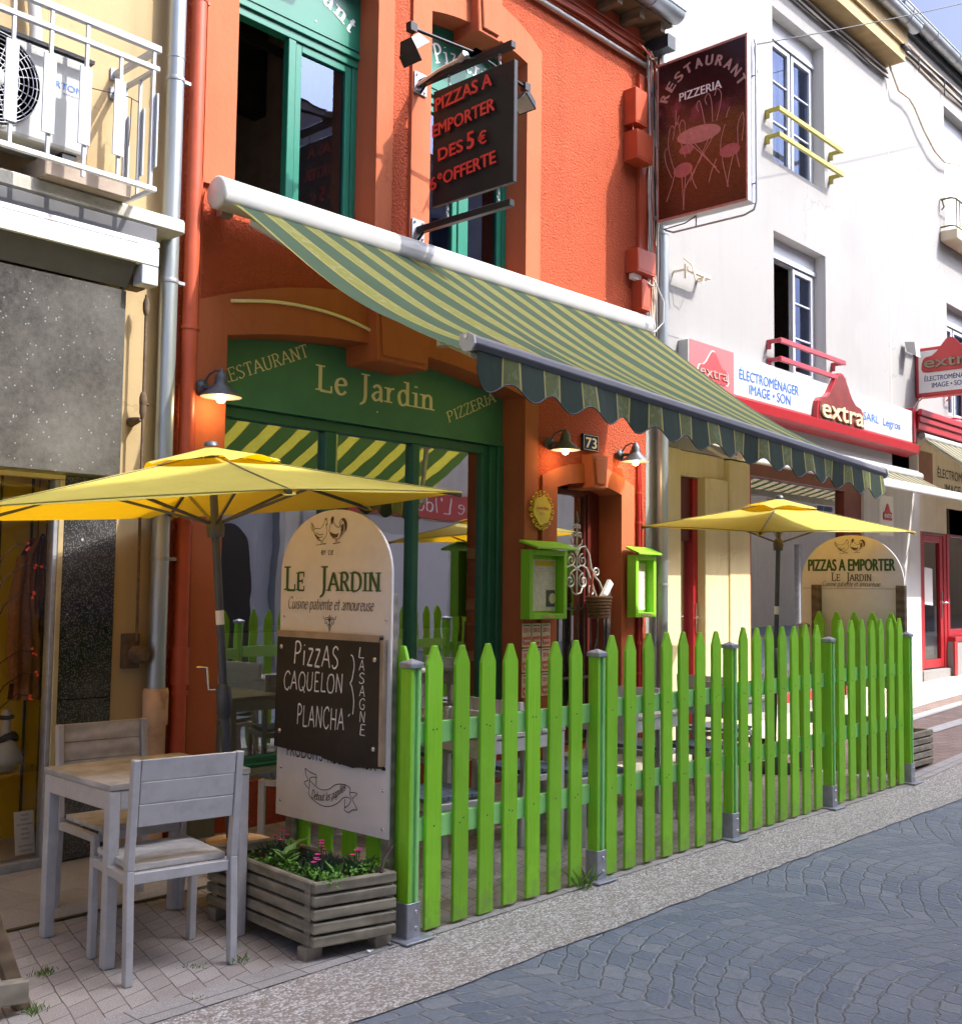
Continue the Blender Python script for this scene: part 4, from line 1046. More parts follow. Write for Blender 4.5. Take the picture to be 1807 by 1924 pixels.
mb.box((xr-.045, 5.85, 1.06), (xr+.05, YF-.001, 1.26), 'rusty'); mb.lathe([(.05, 0), (.055, .06), (.035, .10)], (xr+.015, 5.85, 1.14), 'rusty', 14, (.2, -1, 0))
mb.build('awning_crank', shop)
# ---- air conditioner on the balcony
ac = thing('air_conditioner', 'white outdoor air conditioning unit with round fan grille behind the balcony railing', 'air conditioner', (2.43, 5.7, 3.81))
MB().box((1.98, 5.56, 3.86), (2.86, 5.85, 4.385), 'white_plastic').build('casing', ac, .02, 2)
MB().box((1.975, 5.55, 4.386), (2.87, 5.86, 4.405), 'dark_panel').build('lid', ac); MB().box((2.02, 5.58, 3.81), (2.10, 5.84, 3.859), 'dark_metal').build('foot', ac); MB().box((2.72, 5.58, 3.818), (2.80, 5.84, 3.859), 'dark_metal').build('foot', ac)
mb = MB(); fc = (2.33, 5.556, 4.13); mb.lathe([(.0, .003), (.24, .003)], fc, 'black_metal', 32, (0, -1, 0)); 
for r_ in (.05, .075, .10, .125, .15, .175, .20, .22, .236): mb.tube([(fc[0]+r_*math.cos(a*math.pi/20), 5.540, fc[2]+r_*math.sin(a*math.pi/20)) for a in range(40)], .0032, 'galvanised', 5, True)
for a in range(24): mb.tube([(fc[0]+.05*math.cos(a*math.pi/12), 5.541, fc[2]+.05*math.sin(a*math.pi/12)), (fc[0]+.238*math.cos(a*math.pi/12), 5.541, fc[2]+.238*math.sin(a*math.pi/12))], .003, 'galvanised', 5)
mb.lathe([(.0, .02), (.05, .02), (.055, .012), (.055, 0)], (fc[0], 5.556, fc[2]), 'white_plastic', 20, (0, -1, 0)); mb.build('fan_grille', ac)
mb = MB(); place(mb, sans('AIRTON', .21, .036), (2.60, 5.559, 4.19), EX, EZ, 'blue_letter', .002); place(mb, sans('www.airton', .09, .012), (2.70, 5.559, 4.165), EX, EZ, 'navy_letter', .002); mb.build('lettering', ac)
# ---- things in the shop window
dr = thing('knitted_cardigan', 'rust brown knitted cardigan on a hanger in the clothes shop window', 'cardigan', (3.0, 6.22, .9))
mb = MB()
def cardi(u, v):
    z = .88+.93*v; half = .115-.03*v if v < .82 else .09*(1-((v-.82)/.18)**1.5)*.9+.012
    x = 2.985+(u-.5)*2*half+.01*math.sin(v*7); y = 6.24-.045*math.sin(math.pi*u)-.012*math.sin(u*26+v*3)-.006*math.sin(v*40)
    return (x, y, z)
mb.sheet(cardi, 34, 40, 'knit'); mb.sheet(lambda u, v: (cardi(u, v)[0], 6.30+.03*math.sin(math.pi*u), cardi(u, v)[2]), 20, 20, 'knit'); mb.build('knitwear', dr)
for s_ in (-1, 1):
    mb = MB(); mb.tube([(2.985+s_*.085, 6.24, 1.70), (2.985+s_*.125, 6.23, 1.45), (2.985+s_*.13, 6.22, 1.15), (2.985+s_*.12, 6.21, .98)], [.03, .036, .034, .026], 'knit', 10); mb.build('sleeve', dr)
mb = MB(); mb.tube([(2.985+.03*math.cos(t)*(1 if t < 3 else 1), 6.185-.01*math.sin(t), 1.58+.25*math.sin(t)) for t in [i*2*math.pi/30 for i in range(30)]], .006, 'cable_dark', 6, True); mb.tube([(2.985, 6.24, 1.80), (2.985, 6.24, 2.45)], .003, 'cable_dark', 5); mb.build('necklace', dr)
bu = thing('jewellery_bust', 'white jewellery bust wearing a black scarf on the glass shelf of the shop window', 'display bust', (2.80, 6.15, .513))
mb = MB(); mb.lathe([(.055, 0), (.05, .02), (.095, .03), (.10, .06), (.06, .15), (.03, .19), (.026, .25), (.03, .29), (.02, .325), (.0, .33)], (2.80, 6.15, .513), 'white_plastic', 20); mb.build('bust', bu)
mb = MB(); mb.tube([(2.80+.055*math.cos(t), 6.15+.055*math.sin(t), .69+.012*math.sin(3*t)) for t in [i*2*math.pi/20 for i in range(20)]], .018, 'cable_dark', 8, True); mb.tube([(2.80+.033*math.cos(t), 6.15+.033*math.sin(t), .80) for t in [i*2*math.pi/16 for i in range(16)]], .012, 'cable_dark', 8, True); mb.build('scarf', bu)
tw = thing('fairylight_branches', 'thin dark branches with red berries leaning in the clothes shop window', 'branch', (2.62, 6.05, .06))
mb = MB(); bb = MB(); rnd = random.Random(3)
for k in range(9):
    z0 = .55+.14*k; x0 = 2.62+.012*(k % 3); dx = .20+.08*rnd.random(); dz = .16+.1*rnd.random(); sg = 1 if k % 4 else -.6
    p = [(x0, 6.06, z0), (x0+dx*.35*sg, 6.05, z0+dz*.7), (x0+dx*.7*sg, 6.03, z0+dz), (x0+dx*sg, 6.02, z0+dz*.95)]
    mb.tube(p, [.004, .0035, .003, .002], 'twig', 5)
    for q in range(3): bb.lathe([(0, -.009), (.008, -.004), (.008, .004), (0, .009)], (p[3][0]+rnd.uniform(-.02, .02), 6.02+rnd.uniform(-.01, .01), p[3][2]+rnd.uniform(-.02, .02)), 'fairylight', 8)
mb.tube([(2.62, 6.06, .06), (2.615, 6.06, .9), (2.62, 6.06, 1.85)], .006, 'twig', 6); mb.build('twigs', tw); bb.build('fairylights', tw)
pc = thing('price_card', 'white price list card standing at the foot of the shop window', 'card', (2.875, 6.02, .06))
mb = MB(); mb.hexa([(2.815, 6.0, .062), (2.925, 6.0, .062), (2.925, 6.004, .062), (2.815, 6.004, .062), (2.825, 6.06, .285), (2.935, 6.06, .285), (2.935, 6.064, .285), (2.825, 6.064, .285)], 'paper'); mb.build('card', pc)
mb = MB(); up_ = Vector((.045, .27, .96))
for k, (s, w_) in enumerate((('VESTE', .04), ('SWEAT', .045), ('HAUT REVERSIBLE', .09), ('ROBE', .035), ('CEINTURE', .05), ('TUNIQUE', .045), ('COUP PRODUITS', .085), ('ETIQUETTES', .065))):
    t = .90-k*.11-(.06 if k > 5 else 0); place(mb, sans(s, w_, .010), (2.822+.01*t+(.10-w_)/2, 5.999+.06*t, .062+.222*t), EX, up_, 'dark_letter', .002)
mb.build('lettering', pc)
# ================================================================== WHITE BUILDINGS ON THE RIGHT
YW = 5.92
wb = thing('white_building', 'white rendered building with electrical shop below and grey framed windows above', 'building', (11.6, YW, 0))
mb = MB()
wall_slab(mb, 8.745, 14.57, 4.06, 6.18, YW, [(11.30, 12.62, 4.05, 5.66, 0)], .24, 'white_render', 'bounce_lit_white')
wall_slab(mb, 8.745, 14.57, 6.18, 9.2, YW, [(11.30, 12.62, 6.49, 8.31, 0)], .24, 'white_render', 'bounce_lit_white')
mb.box((8.745, YW, 0), (8.98, YW+.24, 4.06), 'white_render')
mb.box((8.985, YW, 2.95), (14.57, YW+.24, 4.055), 'white_render')
mb.add([(8.745, YW, 6.5), (8.745, 12, 6.5), (8.745, 12, 9.2), (8.745, YW, 9.2)], [(3, 2, 1, 0)], 'white_render')
mb.add([(8.745, 12, 0), (14.57, 12, 0), (14.57, 12, 9.2), (8.745, 12, 9.2)], [(3, 2, 1, 0)], 'white_render')
mb.build('wall', wb)
mb = MB(); mb.hexa([(8.6, 5.62, 9.27), (14.58, 5.62, 9.27), (14.62, 12.4, 12), (8.6, 12.4, 12), (8.6, 5.62, 9.33), (14.58, 5.62, 9.33), (14.62, 12.4, 12.08), (8.6, 12.4, 12.08)], 'tile'); mb.build('roof', wb)
mb = MB(); mb.box((8.6, 5.62, 8.94), (14.56, YW-.005, 9.2), 'soffit'); mb.box((8.6, 5.66, 8.76), (14.56, YW-.004, 8.935), 'soffit'); mb.box((14.40, 5.60, 8.915), (14.60, 5.93, 8.938), 'dark_metal'); mb.build('eaves', wb)
g_ = MB(); gutter(g_, 8.7, 14.62, 5.53, 9.22, .095, 'zinc'); g_.build('gutter', wb)
def casement(parent, x0, x1, z0, z1, y, split, box=.16, mat='pvc_white', opened=False):
    mb = MB()
    mb.box((x0+.002, y, z1-box), (x1-.002, y+.09, z1-.002), mat)
    frame(mb, x0+.002, x1-.002, z0, z1-box-.003, y+.01, .05, .07, mat)
    fr = mb.build('window', parent, .004)
    mb = MB(); mb.box((x0+.003, y-.02, z1-box-.04), (x1-.003, y-.001, z1-box+.01), 'white_metal'); mb.build('shutter_rail', fr)
    zt = z1-box-.055
    if not opened:
        cu = MB(); cu.sheet(lambda u, v: (x0+.12+(x1-x0-.24)*u, y+.13+.014*math.sin(u*60), z0+.06+(zt-z0-.1)*v), 70, 3, 'curtain'); cu.build('curtain', fr)
    for a, b in ((x0+.055, split-.02), (split+.02, x1-.055)):
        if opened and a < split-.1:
            pane('pane', fr, a, b, z0+.05, zt, y+.25, 'dark_room'); continue  # dark sheet, not glass: paints the unlit room behind the open sash
        s_ = MB(); frame(s_, a, b, z0+.055, zt, y, .055, .06, mat); zz = [z0+.055+(zt-z0-.055)*f for f in (.36, .69)]
        for z in zz: s_.box((a+.055, y+.012, z-.012), (b-.055, y+.04, z+.012), 'white_metal')
        s_.build('sash', fr, .004); pane('pane', fr, a+.05, b-.05, z0+.1, zt-.05, y+.03, 'window_glass')
    return fr
casement(wb, 11.30, 12.62, 6.49, 8.31, 6.06, 12.02, .22)
casement(wb, 11.30, 12.62, 4.06, 5.66, 6.06, 12.02, .20, opened=True)
rm = MB(); room(rm, 8.9, 14.4, 4.08, 6.15, 6.2, 9, 'room_grey', 'floor_dark'); room(rm, 8.9, 14.4, 6.22, 8.8, 6.2, 9, 'room_grey', 'floor_dark'); rm.build('upstairs_room', wb)
def guard(z, mat, name):
    mb = MB(); y = 5.74
    mb.box((11.12, y, z), (12.78, y+.035, z+.055), mat)
    for x in (11.12, 12.745): mb.box((x, y+.036, z+.005), (x+.035, YW-.001, z+.05), mat); mb.box((x-.01, YW-.05, z-.06), (x+.02, YW-.002, z+.004), mat)
    return mb
mb = guard(6.96, 'olive_rail', ''); mb.build('window_guard', wb, .004); mb = guard(6.66, 'olive_rail', ''); mb.build('window_guard', wb, .004)
mb = guard(4.31, 'red_rail', ''); mb.build('window_guard', wb, .004); mb = guard(4.10, 'red_rail', ''); mb.build('window_guard', wb, .004)
mb = MB(); mb.tube([(8.905, 5.84, 9.15), (8.905, 5.84, .04)], .056, 'zinc', 16)
for z in (1.6, 3.2, 5.0, 7.0): mb.lathe([(.06, -.014), (.062, 0), (.06, .014)], (8.905, 5.84, z), 'galvanised', 16)
mb.build('downpipe', wb)
mb = MB(); mb.box((14.565, YW-.003, 4.05), (14.585, YW+.001, 8.75), 'cable'); mb.build('joint_strip', wb)
mb = MB(); rnd = random.Random(9)
for k in range(6):
    mb.tube([(9+.55*i, YW-.02-.012*(k % 3), 8.70-.025*k+rnd.uniform(-.015, .015)) for i in range(11)], .012, ('cable', 'cable', 'cable_dark')[k % 3], 5)
mb.tube([(14.50, 5.85, 8.74), (14.60, 5.83, 8.60), (14.72, 5.82, 8.46), (15.1, 5.82, 8.48), (15.32, 5.83, 8.42), (15.65, 5.83, 8.20), (16.05, 5.83, 8.02), (16.45, 5.83, 7.97), (17.2, 5.80, 8.12), (18.2, 5.8, 8.3)], .016, 'cable', 7)
mb.build('facade_cables', wb)
mb = MB(); mb.tube([(9.22, 5.80, 4.83), (9.24, 5.72, 4.75), (9.28, 5.7, 4.6)], .008, 'cable', 6); mb.box((9.22, 5.75, 4.70), (9.66, 5.79, 4.735), 'cable'); mb.box((9.205, 5.76, 4.62), (9.22, 5.785, 4.76), 'cable'); mb.box((9.21, 5.77, 4.70), (9.225, YW-.001, 4.72), 'cable'); mb.box((9.64, 5.79, 4.70), (9.67, YW-.001, 4.735), 'cable')
mb.tube([(9.3, 5.74, 4.72), (9.34, 5.72, 4.62), (9.44, 5.72, 4.60), (9.52, 5.74, 4.71)], .006, 'cable', 6); mb.build('old_bracket', wb)
# ---- shopfront of the electrical shop
for a, b, mt in (((8.985, YW-.02, 0), (9.33, YW+.2, 2.945), 'yellow_glow_render'), ((9.77, YW-.03, 0), (10.225, YW+.2, 2.70), 'yellow_glow_render'), ((10.23, YW-.045, 0), (10.655, YW+.2, 2.92), 'yellow_glow_render'), ((13.56, YW-.045, 0), (15.40, YW+.22, 3.0), 'bounce_lit_white')):
    MB().box(a, b, mt).build('pillar', wb, .006)
MB().box((9.335, YW+.02, 2.70), (10.225, YW+.2, 2.945), 'yellow_glow_render').build('door_lintel', wb, .006)
mb = MB(); mb.box((9.335, YW+.08, .02), (9.42, YW+.16, 2.69), 'brown_wood_paint'); mb.box((9.68, YW+.06, .02), (9.768, YW+.16, 2.69), 'red_paint'); mb.box((9.421, YW+.09, 2.05), (9.679, YW+.15, 2.69), 'brown_wood_paint'); mb.box((9.421, YW+.09, .02), (9.679, YW+.15, .16), 'brown_wood_paint')
d = mb.build('door', wb, .004); pane('pane', d, 9.421, 9.679, .16, 2.05, YW+.12, 'shop_glass')
mb = MB(); mb.box((9.71, YW+.045, 1.12), (9.735, YW+.058, 1.42), 'steel'); mb.tube([(9.72, YW+.04, 1.28), (9.72, YW+.0, 1.28), (9.62, YW+.0, 1.28)], .009, 'steel', 8); mb.build('handle', d)
mb = MB(); mb.box((10.66, YW-.01, 2.80), (13.55, YW+.10, 2.94), 'maroon'); mb.box((13.05, YW-.01, .3), (13.55, YW+.10, 2.799), 'maroon'); mb.box((10.66, YW-.01, .3), (10.74, YW+.10, 2.799), 'red_paint'); mb.box((10.741, YW+0, .3), (13.049, YW+.1, .40), 'red_paint'); mb.box((10.66, YW-.005, .0), (13.55, YW+.1, .299), 'white_render')
mb.box((11.9, YW+.02, .4), (11.95, YW+.08, 2.1), 'galvanised')
s_ = mb.build('shop_window', wb, .005); pane('pane', s_, 10.74, 13.05, .40, 2.80, YW+.05, 'shop_glass')
mb = MB(); place(mb, sans('SARL Legros', 1.1, .12), (11.0, YW+.049, 2.40), EX, EZ, 'red_letter', .002); mb.build('lettering', s_)
rm = MB(); room(rm, 8.99, 15.0, .05, 2.95, YW+.2, 9.5, 'room_grey', 'floor_dark'); rm.box((11.0, 6.5, .05), (11.7, 7.0, 1.5), 'white_plastic'); rm.box((12.1, 6.5, .05), (12.8, 7.0, 1.0), 'white_plastic'); rm.build('shop_room', wb)
# fascia
mb = MB(); mb.box((9.30, 5.80, 3.60), (15.0, YW-.001, 4.035), 'white_plastic'); mb.box((9.30, 5.796, 3.565), (15.0, YW-.001, 3.597), 'red_sign')
mb.hexa([(9.25, 5.74, 3.455), (15.06, 5.74, 3.455), (15.06, YW-.001, 3.41), (9.25, YW-.001, 3.41), (9.25, 5.72, 3.56), (15.06, 5.72, 3.56), (15.06, YW-.001, 3.56), (9.25, YW-.001, 3.56)], 'red_paint')
mb.box((14.98, 5.78, 3.60), (15.06, YW-.002, 4.08), 'red_paint')
fa = mb.build('fascia_board', wb, .004)
mb = MB(); place(mb, sans('ÉLECTROMÉNAGER', 1.34, .112, .012), (10.30, 5.80, 3.785), EX, EZ, 'blue_letter', .003); place(mb, sans('IMAGE • SON', .93, .112, .012), (10.51, 5.80, 3.648), EX, EZ, 'blue_letter', .003)
place(mb, sans('SARL  Legros', 1.17, .105, .006), (13.39, 5.80, 3.727), EX, EZ, 'blue_letter', .003); mb.build('lettering', fa)
mb = MB(); mb.box((9.32, 5.795, 3.60), (10.18, 5.7995, 4.04), 'pink_sign'); mb.build('red_square', fa)
def rtri(xm, z0, wd, ht, r_):
    """rounded triangle outline"""
    P3 = [(xm-wd/2, z0), (xm+wd/2, z0), (xm, z0+ht)]; out = []
    for i, p in enumerate(P3):
        a, b = Vector(P3[i-1]), Vector(P3[(i+1) % 3]); p = Vector(p)
        q0 = p+(a-p).normalized()*r_; q1 = p+(b-p).normalized()*r_
        for k in range(6):
            t = k/5; out.append(tuple(q0*(1-t)**2+p*2*t*(1-t)+q1*t*t))
    return out
def extra_shape(wd, ht):
    half = [(.0, 1), (.05, .985), (.10, .90), (.24, .60), (.32, .50), (.43, .47), (.47, .40), (.49, .28), (.50, .12), (.47, .02), (.40, 0)]
    return [(x*wd, z*ht) for x, z in half]+[(-x*wd, z*ht) for x, z in reversed(half[1:])]
def logo(mb, o, right, up, wd, ht, d, face, letter, edge, thick):
    n = Vector(right).cross(Vector(up)); o = Vector(o); right = Vector(right); up = Vector(up)
    to3 = lambda pts, k: [o+right*x+up*z+n*k for x, z in pts]
    mb.prism(to3(extra_shape(wd, ht), 0), n*d, edge)
    mb.prism(to3([(x*.94, z*.94+ht*.025) for x, z in extra_shape(wd, ht)], d+.0005), n*.006, face)
    g = sans('extra', wd*.88, ht*.36, .07); place(mb, g, o+right*(-wd*.44)+up*ht*.13+n*d, right, up, 'brown_letter', .009)
    g = sans('extra', wd*.87, ht*.345, .02); place(mb, g, o+right*(-wd*.435)+up*ht*.138+n*d, right, up, letter, .012+thick, thick=thick)
lg = thing('illuminated_logo', 'dark red peaked triangular neon sign in the middle of the white shop fascia', 'sign', (12.65, 5.79, 3.5))
mb = MB(); logo(mb, (12.62, 5.795, 3.50), EX, EZ, 1.30, .69, .06, 'maroon', 'clay', 'red_paint', .02); mb.build('logo_panel', lg)
mb = MB(); logo(mb, (9.76, 5.794, 3.66), EX, EZ, .62, .33, .004, 'red_sign', 'print_pale', 'white_letter', .002); mb.build('logo', fa)
# small notices on the pillar
nt_ = tag(MB().box((14.02, YW-.07, 2.30), (14.42, YW-.046, 2.82), 'paper').build('notice_sign'), 'small white notice with a red triangle on the white pillar', 'notice')
mb = MB(); logo(mb, (14.22, YW-.071, 2.50), EX, EZ, .30, .22, .003, 'red_sign', 'white_letter', 'red_sign', .001); place(mb, sans('ÉLECTROMÉNAGER', .28, .03), (14.08, YW-.07, 2.40), EX, EZ, 'dark_letter', .002); o = mb.build('logo'); o.parent = nt_
# ---- second white building
w2b = thing('white_building', 'taller white rendered building with red framed shop door at the far right', 'building', (20, YW, 0))
mb = MB()
wall_slab(mb, 14.585, 30, 4.06, 6.5, YW, [(16.68, 18.0, 4.2, 5.90, 0), (20.5, 21.8, 4.2, 5.9, 0)], .24, 'white_render', 'white_render')
wall_slab(mb, 14.585, 30, 6.5, 9.75, YW, [(16.70, 18.0, 6.95, 8.95, 0), (20.5, 21.8, 6.95, 8.95, 0)], .24, 'white_render', 'white_render')
mb.add([(14.585, YW, 9), (14.585, 12, 9), (14.585, 12, 9.75), (14.585, YW, 9.75)], [(3, 2, 1, 0)], 'white_render')
mb.add([(14.585, 12, 0), (30, 12, 0), (30, 12, 9.75), (14.585, 12, 9.75)], [(3, 2, 1, 0)], 'white_render'); mb.add([(30, YW, 0), (30, YW, 9.75), (30, 12, 9.75), (30, 12, 0)], [(0, 1, 2, 3)], 'white_render')
mb.build('wall', w2b)
mb = MB(); mb.hexa([(14.6, 5.86, 9.77), (30.2, 5.86, 9.77), (30.2, 12.4, 12.4), (14.6, 12.4, 12.4), (14.6, 5.86, 9.83), (30.2, 5.86, 9.83), (30.2, 12.4, 12.48), (14.6, 12.4, 12.48)], 'tile'); mb.build('roof', w2b)
g_ = MB(); gutter(g_, 14.62, 30, 5.76, 9.66, .10, 'zinc', .9); g_.box((14.63, YW-.06, 9.5), (30, YW-.002, 9.7), 'dark_metal'); g_.build('gutter', w2b)
mb = MB()
for k in range(7):
    mb.tube([(14.7+.7*i, YW-.02-.015*(k % 3), 9.36-.035*k+.02*math.sin(i*1.9+k)) for i in range(20)], .014, ('cable', 'cable', 'cable_dark')[k % 3], 5)
for i in range(9): mb.box((15.6+1.0*i, YW-.06, 9.05), (15.615+1.0*i, YW-.045, 9.3), 'cable_dark')
mb.build('facade_cables', w2b)
casement(w2b, 16.70, 18.0, 6.95, 8.95, 6.06, 17.35, .25); casement(w2b, 20.5, 21.8, 6.95, 8.95, 6.06, 21.1, .25); casement(w2b, 16.68, 18.0, 4.2, 5.90, 6.06, 17.3, .22); casement(w2b, 20.5, 21.8, 4.2, 5.9, 6.06, 21.1, .22)
rs = MB()
for i in range(38): rs.box((16.71, 6.03, 6.99+.045*i), (17.99, 6.045, 6.99+.045*i+.041), 'shutter_white')
rs.build('roller_shutter', w2b)
rm = MB(); room(rm, 15, 29, 6.55, 9.4, 6.2, 9, 'room_grey', 'floor_dark'); room(rm, 15, 29, 4.1, 6.4, 6.2, 9, 'room_grey', 'floor_dark'); rm.build('upstairs_room', w2b)
for xb in (16.45, 20.25):
    mb = MB(); mb.box((xb, 5.66, 6.78), (xb+1.8, YW-.001, 6.94), 'tan_render'); mb.build('window_sill', w2b, .02, 2)
def curly_guard(x0, x1, z0, z1, mat):
    mb = MB(); y = 5.72
    for z in (z0, z1): mb.tube([(x0, YW-.01, z), (x0, y+.05, z), (x0+.05, y, z), (x1-.05, y, z), (x1, y+.05, z), (x1, YW-.01, z)], .016, mat, 7)
    x = x0+.12
    while x < x1: mb.tube([(x, y, z0), (x, y, z1)], .010, mat, 6); x += .13
    mb.tube([(x0, YW-.03, z1), (x0, YW-.06, z1-.12), (x0, YW-.02, z1-.16)], .012, mat, 6)
    return mb
curly_guard(16.48, 18.2, 7.0, 7.42, 'olive_dark').build('window_guard', w2b); curly_guard(20.3, 22, 7.0, 7.42, 'olive_dark').build('window_guard', w2b)
curly_guard(16.55, 18.2, 4.12, 4.55, 'red_rail').build('window_guard', w2b)
# shop level
mb = MB(); mb.box((15.10, 5.76, 3.80), (30, YW-.001, 4.05), 'red_paint'); mb.box((15.06, 5.70, 3.985), (30, 5.759, 4.07), 'red_paint'); mb.box((15.08, 5.73, 3.90), (30, 5.7595, 3.98), 'red_paint'); mb.build('cornice', w2b, .01)
mb = MB(); mb.box((15.41, YW-.02, 2.42), (30, YW+.1, 3.79), 'tan_render'); mb.build('fascia_board', w2b)
mb = MB(); place(mb, sans('ÉLECTROMÉNAGER', 1.75, .14, .01), (16.15, YW-.02, 3.23), EX, EZ, 'dark_letter', .003); place(mb, sans('IMAGE • SON', 1.3, .14, .01), (16.42, YW-.02, 3.02), EX, EZ, 'dark_letter', .003)
mb.box((15.45, YW-.026, 2.95), (15.95, YW-.0205, 3.55), 'maroon'); place(mb, sans('extra', .42, .14, .03), (15.49, YW-.026, 3.02), EX, EZ, 'dark_letter', .003); mb.build('lettering', w2b)
mb = MB(); mb.box((15.46, YW-.01, .33), (15.56, YW+.09, 2.80), 'red_paint'); mb.box((16.36, YW-.01, .33), (16.47, YW+.09, 2.80), 'red_paint'); mb.box((15.561, YW-.01, 2.38), (16.359, YW+.09, 2.80), 'maroon')
mb.box((15.57, YW+.0, .50), (15.64, YW+.06, 2.37), 'red_paint'); mb.box((16.24, YW+.0, .50), (16.35, YW+.06, 2.37), 'red_paint'); mb.box((15.641, YW+.0, .50), (16.239, YW+.06, .62), 'red_paint'); mb.box((15.641, YW+.0, 2.28), (16.239, YW+.06, 2.37), 'red_paint')
mb.box((15.42, YW-.06, .22), (16.47, YW+.1, .48), 'white_render'); d = mb.build('door', w2b, .004); pane('pane', d, 15.64, 16.24, .62, 2.28, YW+.03, 'display_glass')
mb = MB(); mb.tube([(16.29, YW-.01, 1.42), (16.29, YW-.05, 1.42), (16.42, YW-.05, 1.42)], .012, 'steel', 8); mb.box((16.275, YW-.012, 1.2), (16.305, YW-.001, 1.58), 'steel'); mb.build('handle', d)
mb = MB(); mb.add([(15.70, YW+.02, 1.40), (16.0, YW+.02, 1.38), (16.0, YW+.02, 1.9), (15.70, YW+.02, 1.92)], [(0, 1, 2, 3)], 'paper'); mb.build('notice', d)
mb = MB(); mb.box((16.475, YW-.02, .93), (30, YW+.1, 1.03), 'red_paint'); mb.box((16.475, YW-.02, 1.031), (16.56, YW+.1, 2.8), 'red_paint'); mb.box((16.561, YW-.02, 2.38), (30, YW+.1, 2.8), 'maroon'); mb.box((19.3, YW-.02, 1.031), (19.4, YW+.1, 2.379), 'red_paint')
mb.box((16.475, YW-.10, .20), (30, YW+.1, .86), 'white_render'); mb.box((16.47, YW-.12, .861), (30, YW+.1, .925), 'red_paint'); mb.box((16.44, YW-.12, .22), (16.56, YW-.1005, .86), 'red_paint')
s_ = mb.build('shop_window', w2b, .004); pane('pane', s_, 16.56, 30, 1.03, 2.38, YW+.03, 'display_glass')
rm = MB(); room(rm, 15.05, 29, .3, 2.95, YW+.12, 8.6, 'cream_render', 'sidewalk_concrete'); rm.box((16.5, 6.5, .3), (19, 7.1, .95), 'white_plastic'); rm.box((17.0, 7.8, .3), (18.6, 8.5, 2.0), 'shutter_white'); rm.box((15.75, 6.4, .8), (16.15, 6.7, 1.15), 'blue_letter'); rm.box((16.7, 6.55, .951), (16.95, 6.9, 1.2), 'dark_metal'); rm.box((17.2, 6.55, .951), (17.4, 6.9, 1.1), 'steel'); rm.box((17.7, 6.55, .951), (18.1, 6.9, 1.35), 'white_plastic'); rm.build('shop_room', w2b)
# ---- projecting shop sign
ps = thing('projecting_shop_sign', 'white sign with red border and red triangle projecting from the far right wall', 'sign', (15.4, 5.9, 4.3))
mb = MB(); mb.box((15.40, 5.0, 4.28), (15.56, 6.0-.09, 4.98), 'red_sign'); mb.build('sign_box', ps, .02, 2)
mb = MB(); mb.box((15.393, 5.02, 4.34), (15.3995, 5.86, 4.93), 'paper'); mb.build('sign_face', ps)
mb = MB(); logo(mb, (15.392, 5.42, 4.62), -EY, EZ, .80, .46, .01, 'red_sign', 'board_edge', 'red_sign', .012); mb.build('logo', ps)
mb = MB(); place(mb, sans('ÉLECTROMÉNAGER', .68, .072, .012), (15.392, 5.78, 4.50), -EY, EZ, 'navy_letter', .002); place(mb, sans('IMAGE • SON', .46, .072, .012), (15.392, 5.68, 4.40), -EY, EZ, 'navy_letter', .002); mb.build('lettering', ps)
mb = MB(); mb.box((15.36, 5.85, 4.90), (15.44, YW-.001, 4.94), 'galvanised'); mb.box((15.05, 5.82, 4.93), (15.35, 5.86, 4.96), 'galvanised'); mb.hexa([(14.95, 5.72, 4.78), (15.1, 5.72, 4.78), (15.1, 5.85, 4.86), (14.95, 5.85, 4.86), (14.95, 5.74, 4.98), (15.1, 5.74, 4.98), (15.1, 5.88, 5.0), (14.95, 5.88, 5.0)], 'white_plastic'); mb.tube([(15.4, 5.8, 4.28), (15.36, 5.88, 4.2), (15.3, YW, 4.1)], .012, 'cable', 6); mb.build('spotlight', ps)
# ---- shop awnings
def shop_awning(x0, x1, zw, yf, zf, label, val=.10):
    t = thing('shop_awning', label, 'awning', ((x0+x1)/2, YW, zw))
    mb = MB(); mb.tube([(x0, 5.83, zw), (x1, 5.83, zw)], .055, 'white_plastic', 12); mb.box((x0, 5.84, zw+.056), (x1, YW-.045, zw+.075), 'white_plastic'); mb.build('cassette', t)
    MB().sheet(lambda u, v: (x0+.06+(x1-x0-.12)*u, 5.80+(yf-5.80)*v, zw-.03+(zf-zw+.06)*v-.04*math.sin(math.pi*v)), 2, 10, 'shop_awning_cloth').build('canopy', t)
    mb = MB(); mb.box((x0+.02, yf-.04, zf-.05), (x1-.02, yf+.03, zf+.05), 'white_plastic'); mb.build('front_bar', t, .012, 2)
    mb = MB()
    for x in (x0+.15, x1-.15): mb.tube([(x, 5.80, zw-.06), (x+.2, (5.8+yf)/2, (zw+zf)/2-.14), (x, yf+.02, zf-.02)], .018, 'white_plastic', 8)
    mb.build('folding_arm', t)
shop_awning(9.0, 15.30, 3.16, 5.08, 2.80, 'small green and cream striped awning over the electrical shop window')
shop_awning(15.38, 21.0, 3.74, 4.75, 2.98, 'green and cream striped awning at the far right edge of the view')
# ---- overhead wire
wr = MB(); wr.tube([(8.77, 4.83, 6.50)]+[(8.77+4.23*t, 4.83-.41*t, 6.50+2.05*t-.06*t*(2.2-t)) for t in [i*.157 for i in range(1, 15)]], .006, 'cable_dark', 5)
tag(wr.build('overhead_wire'), 'thin dark overhead wire crossing the sky at top right', 'wire')
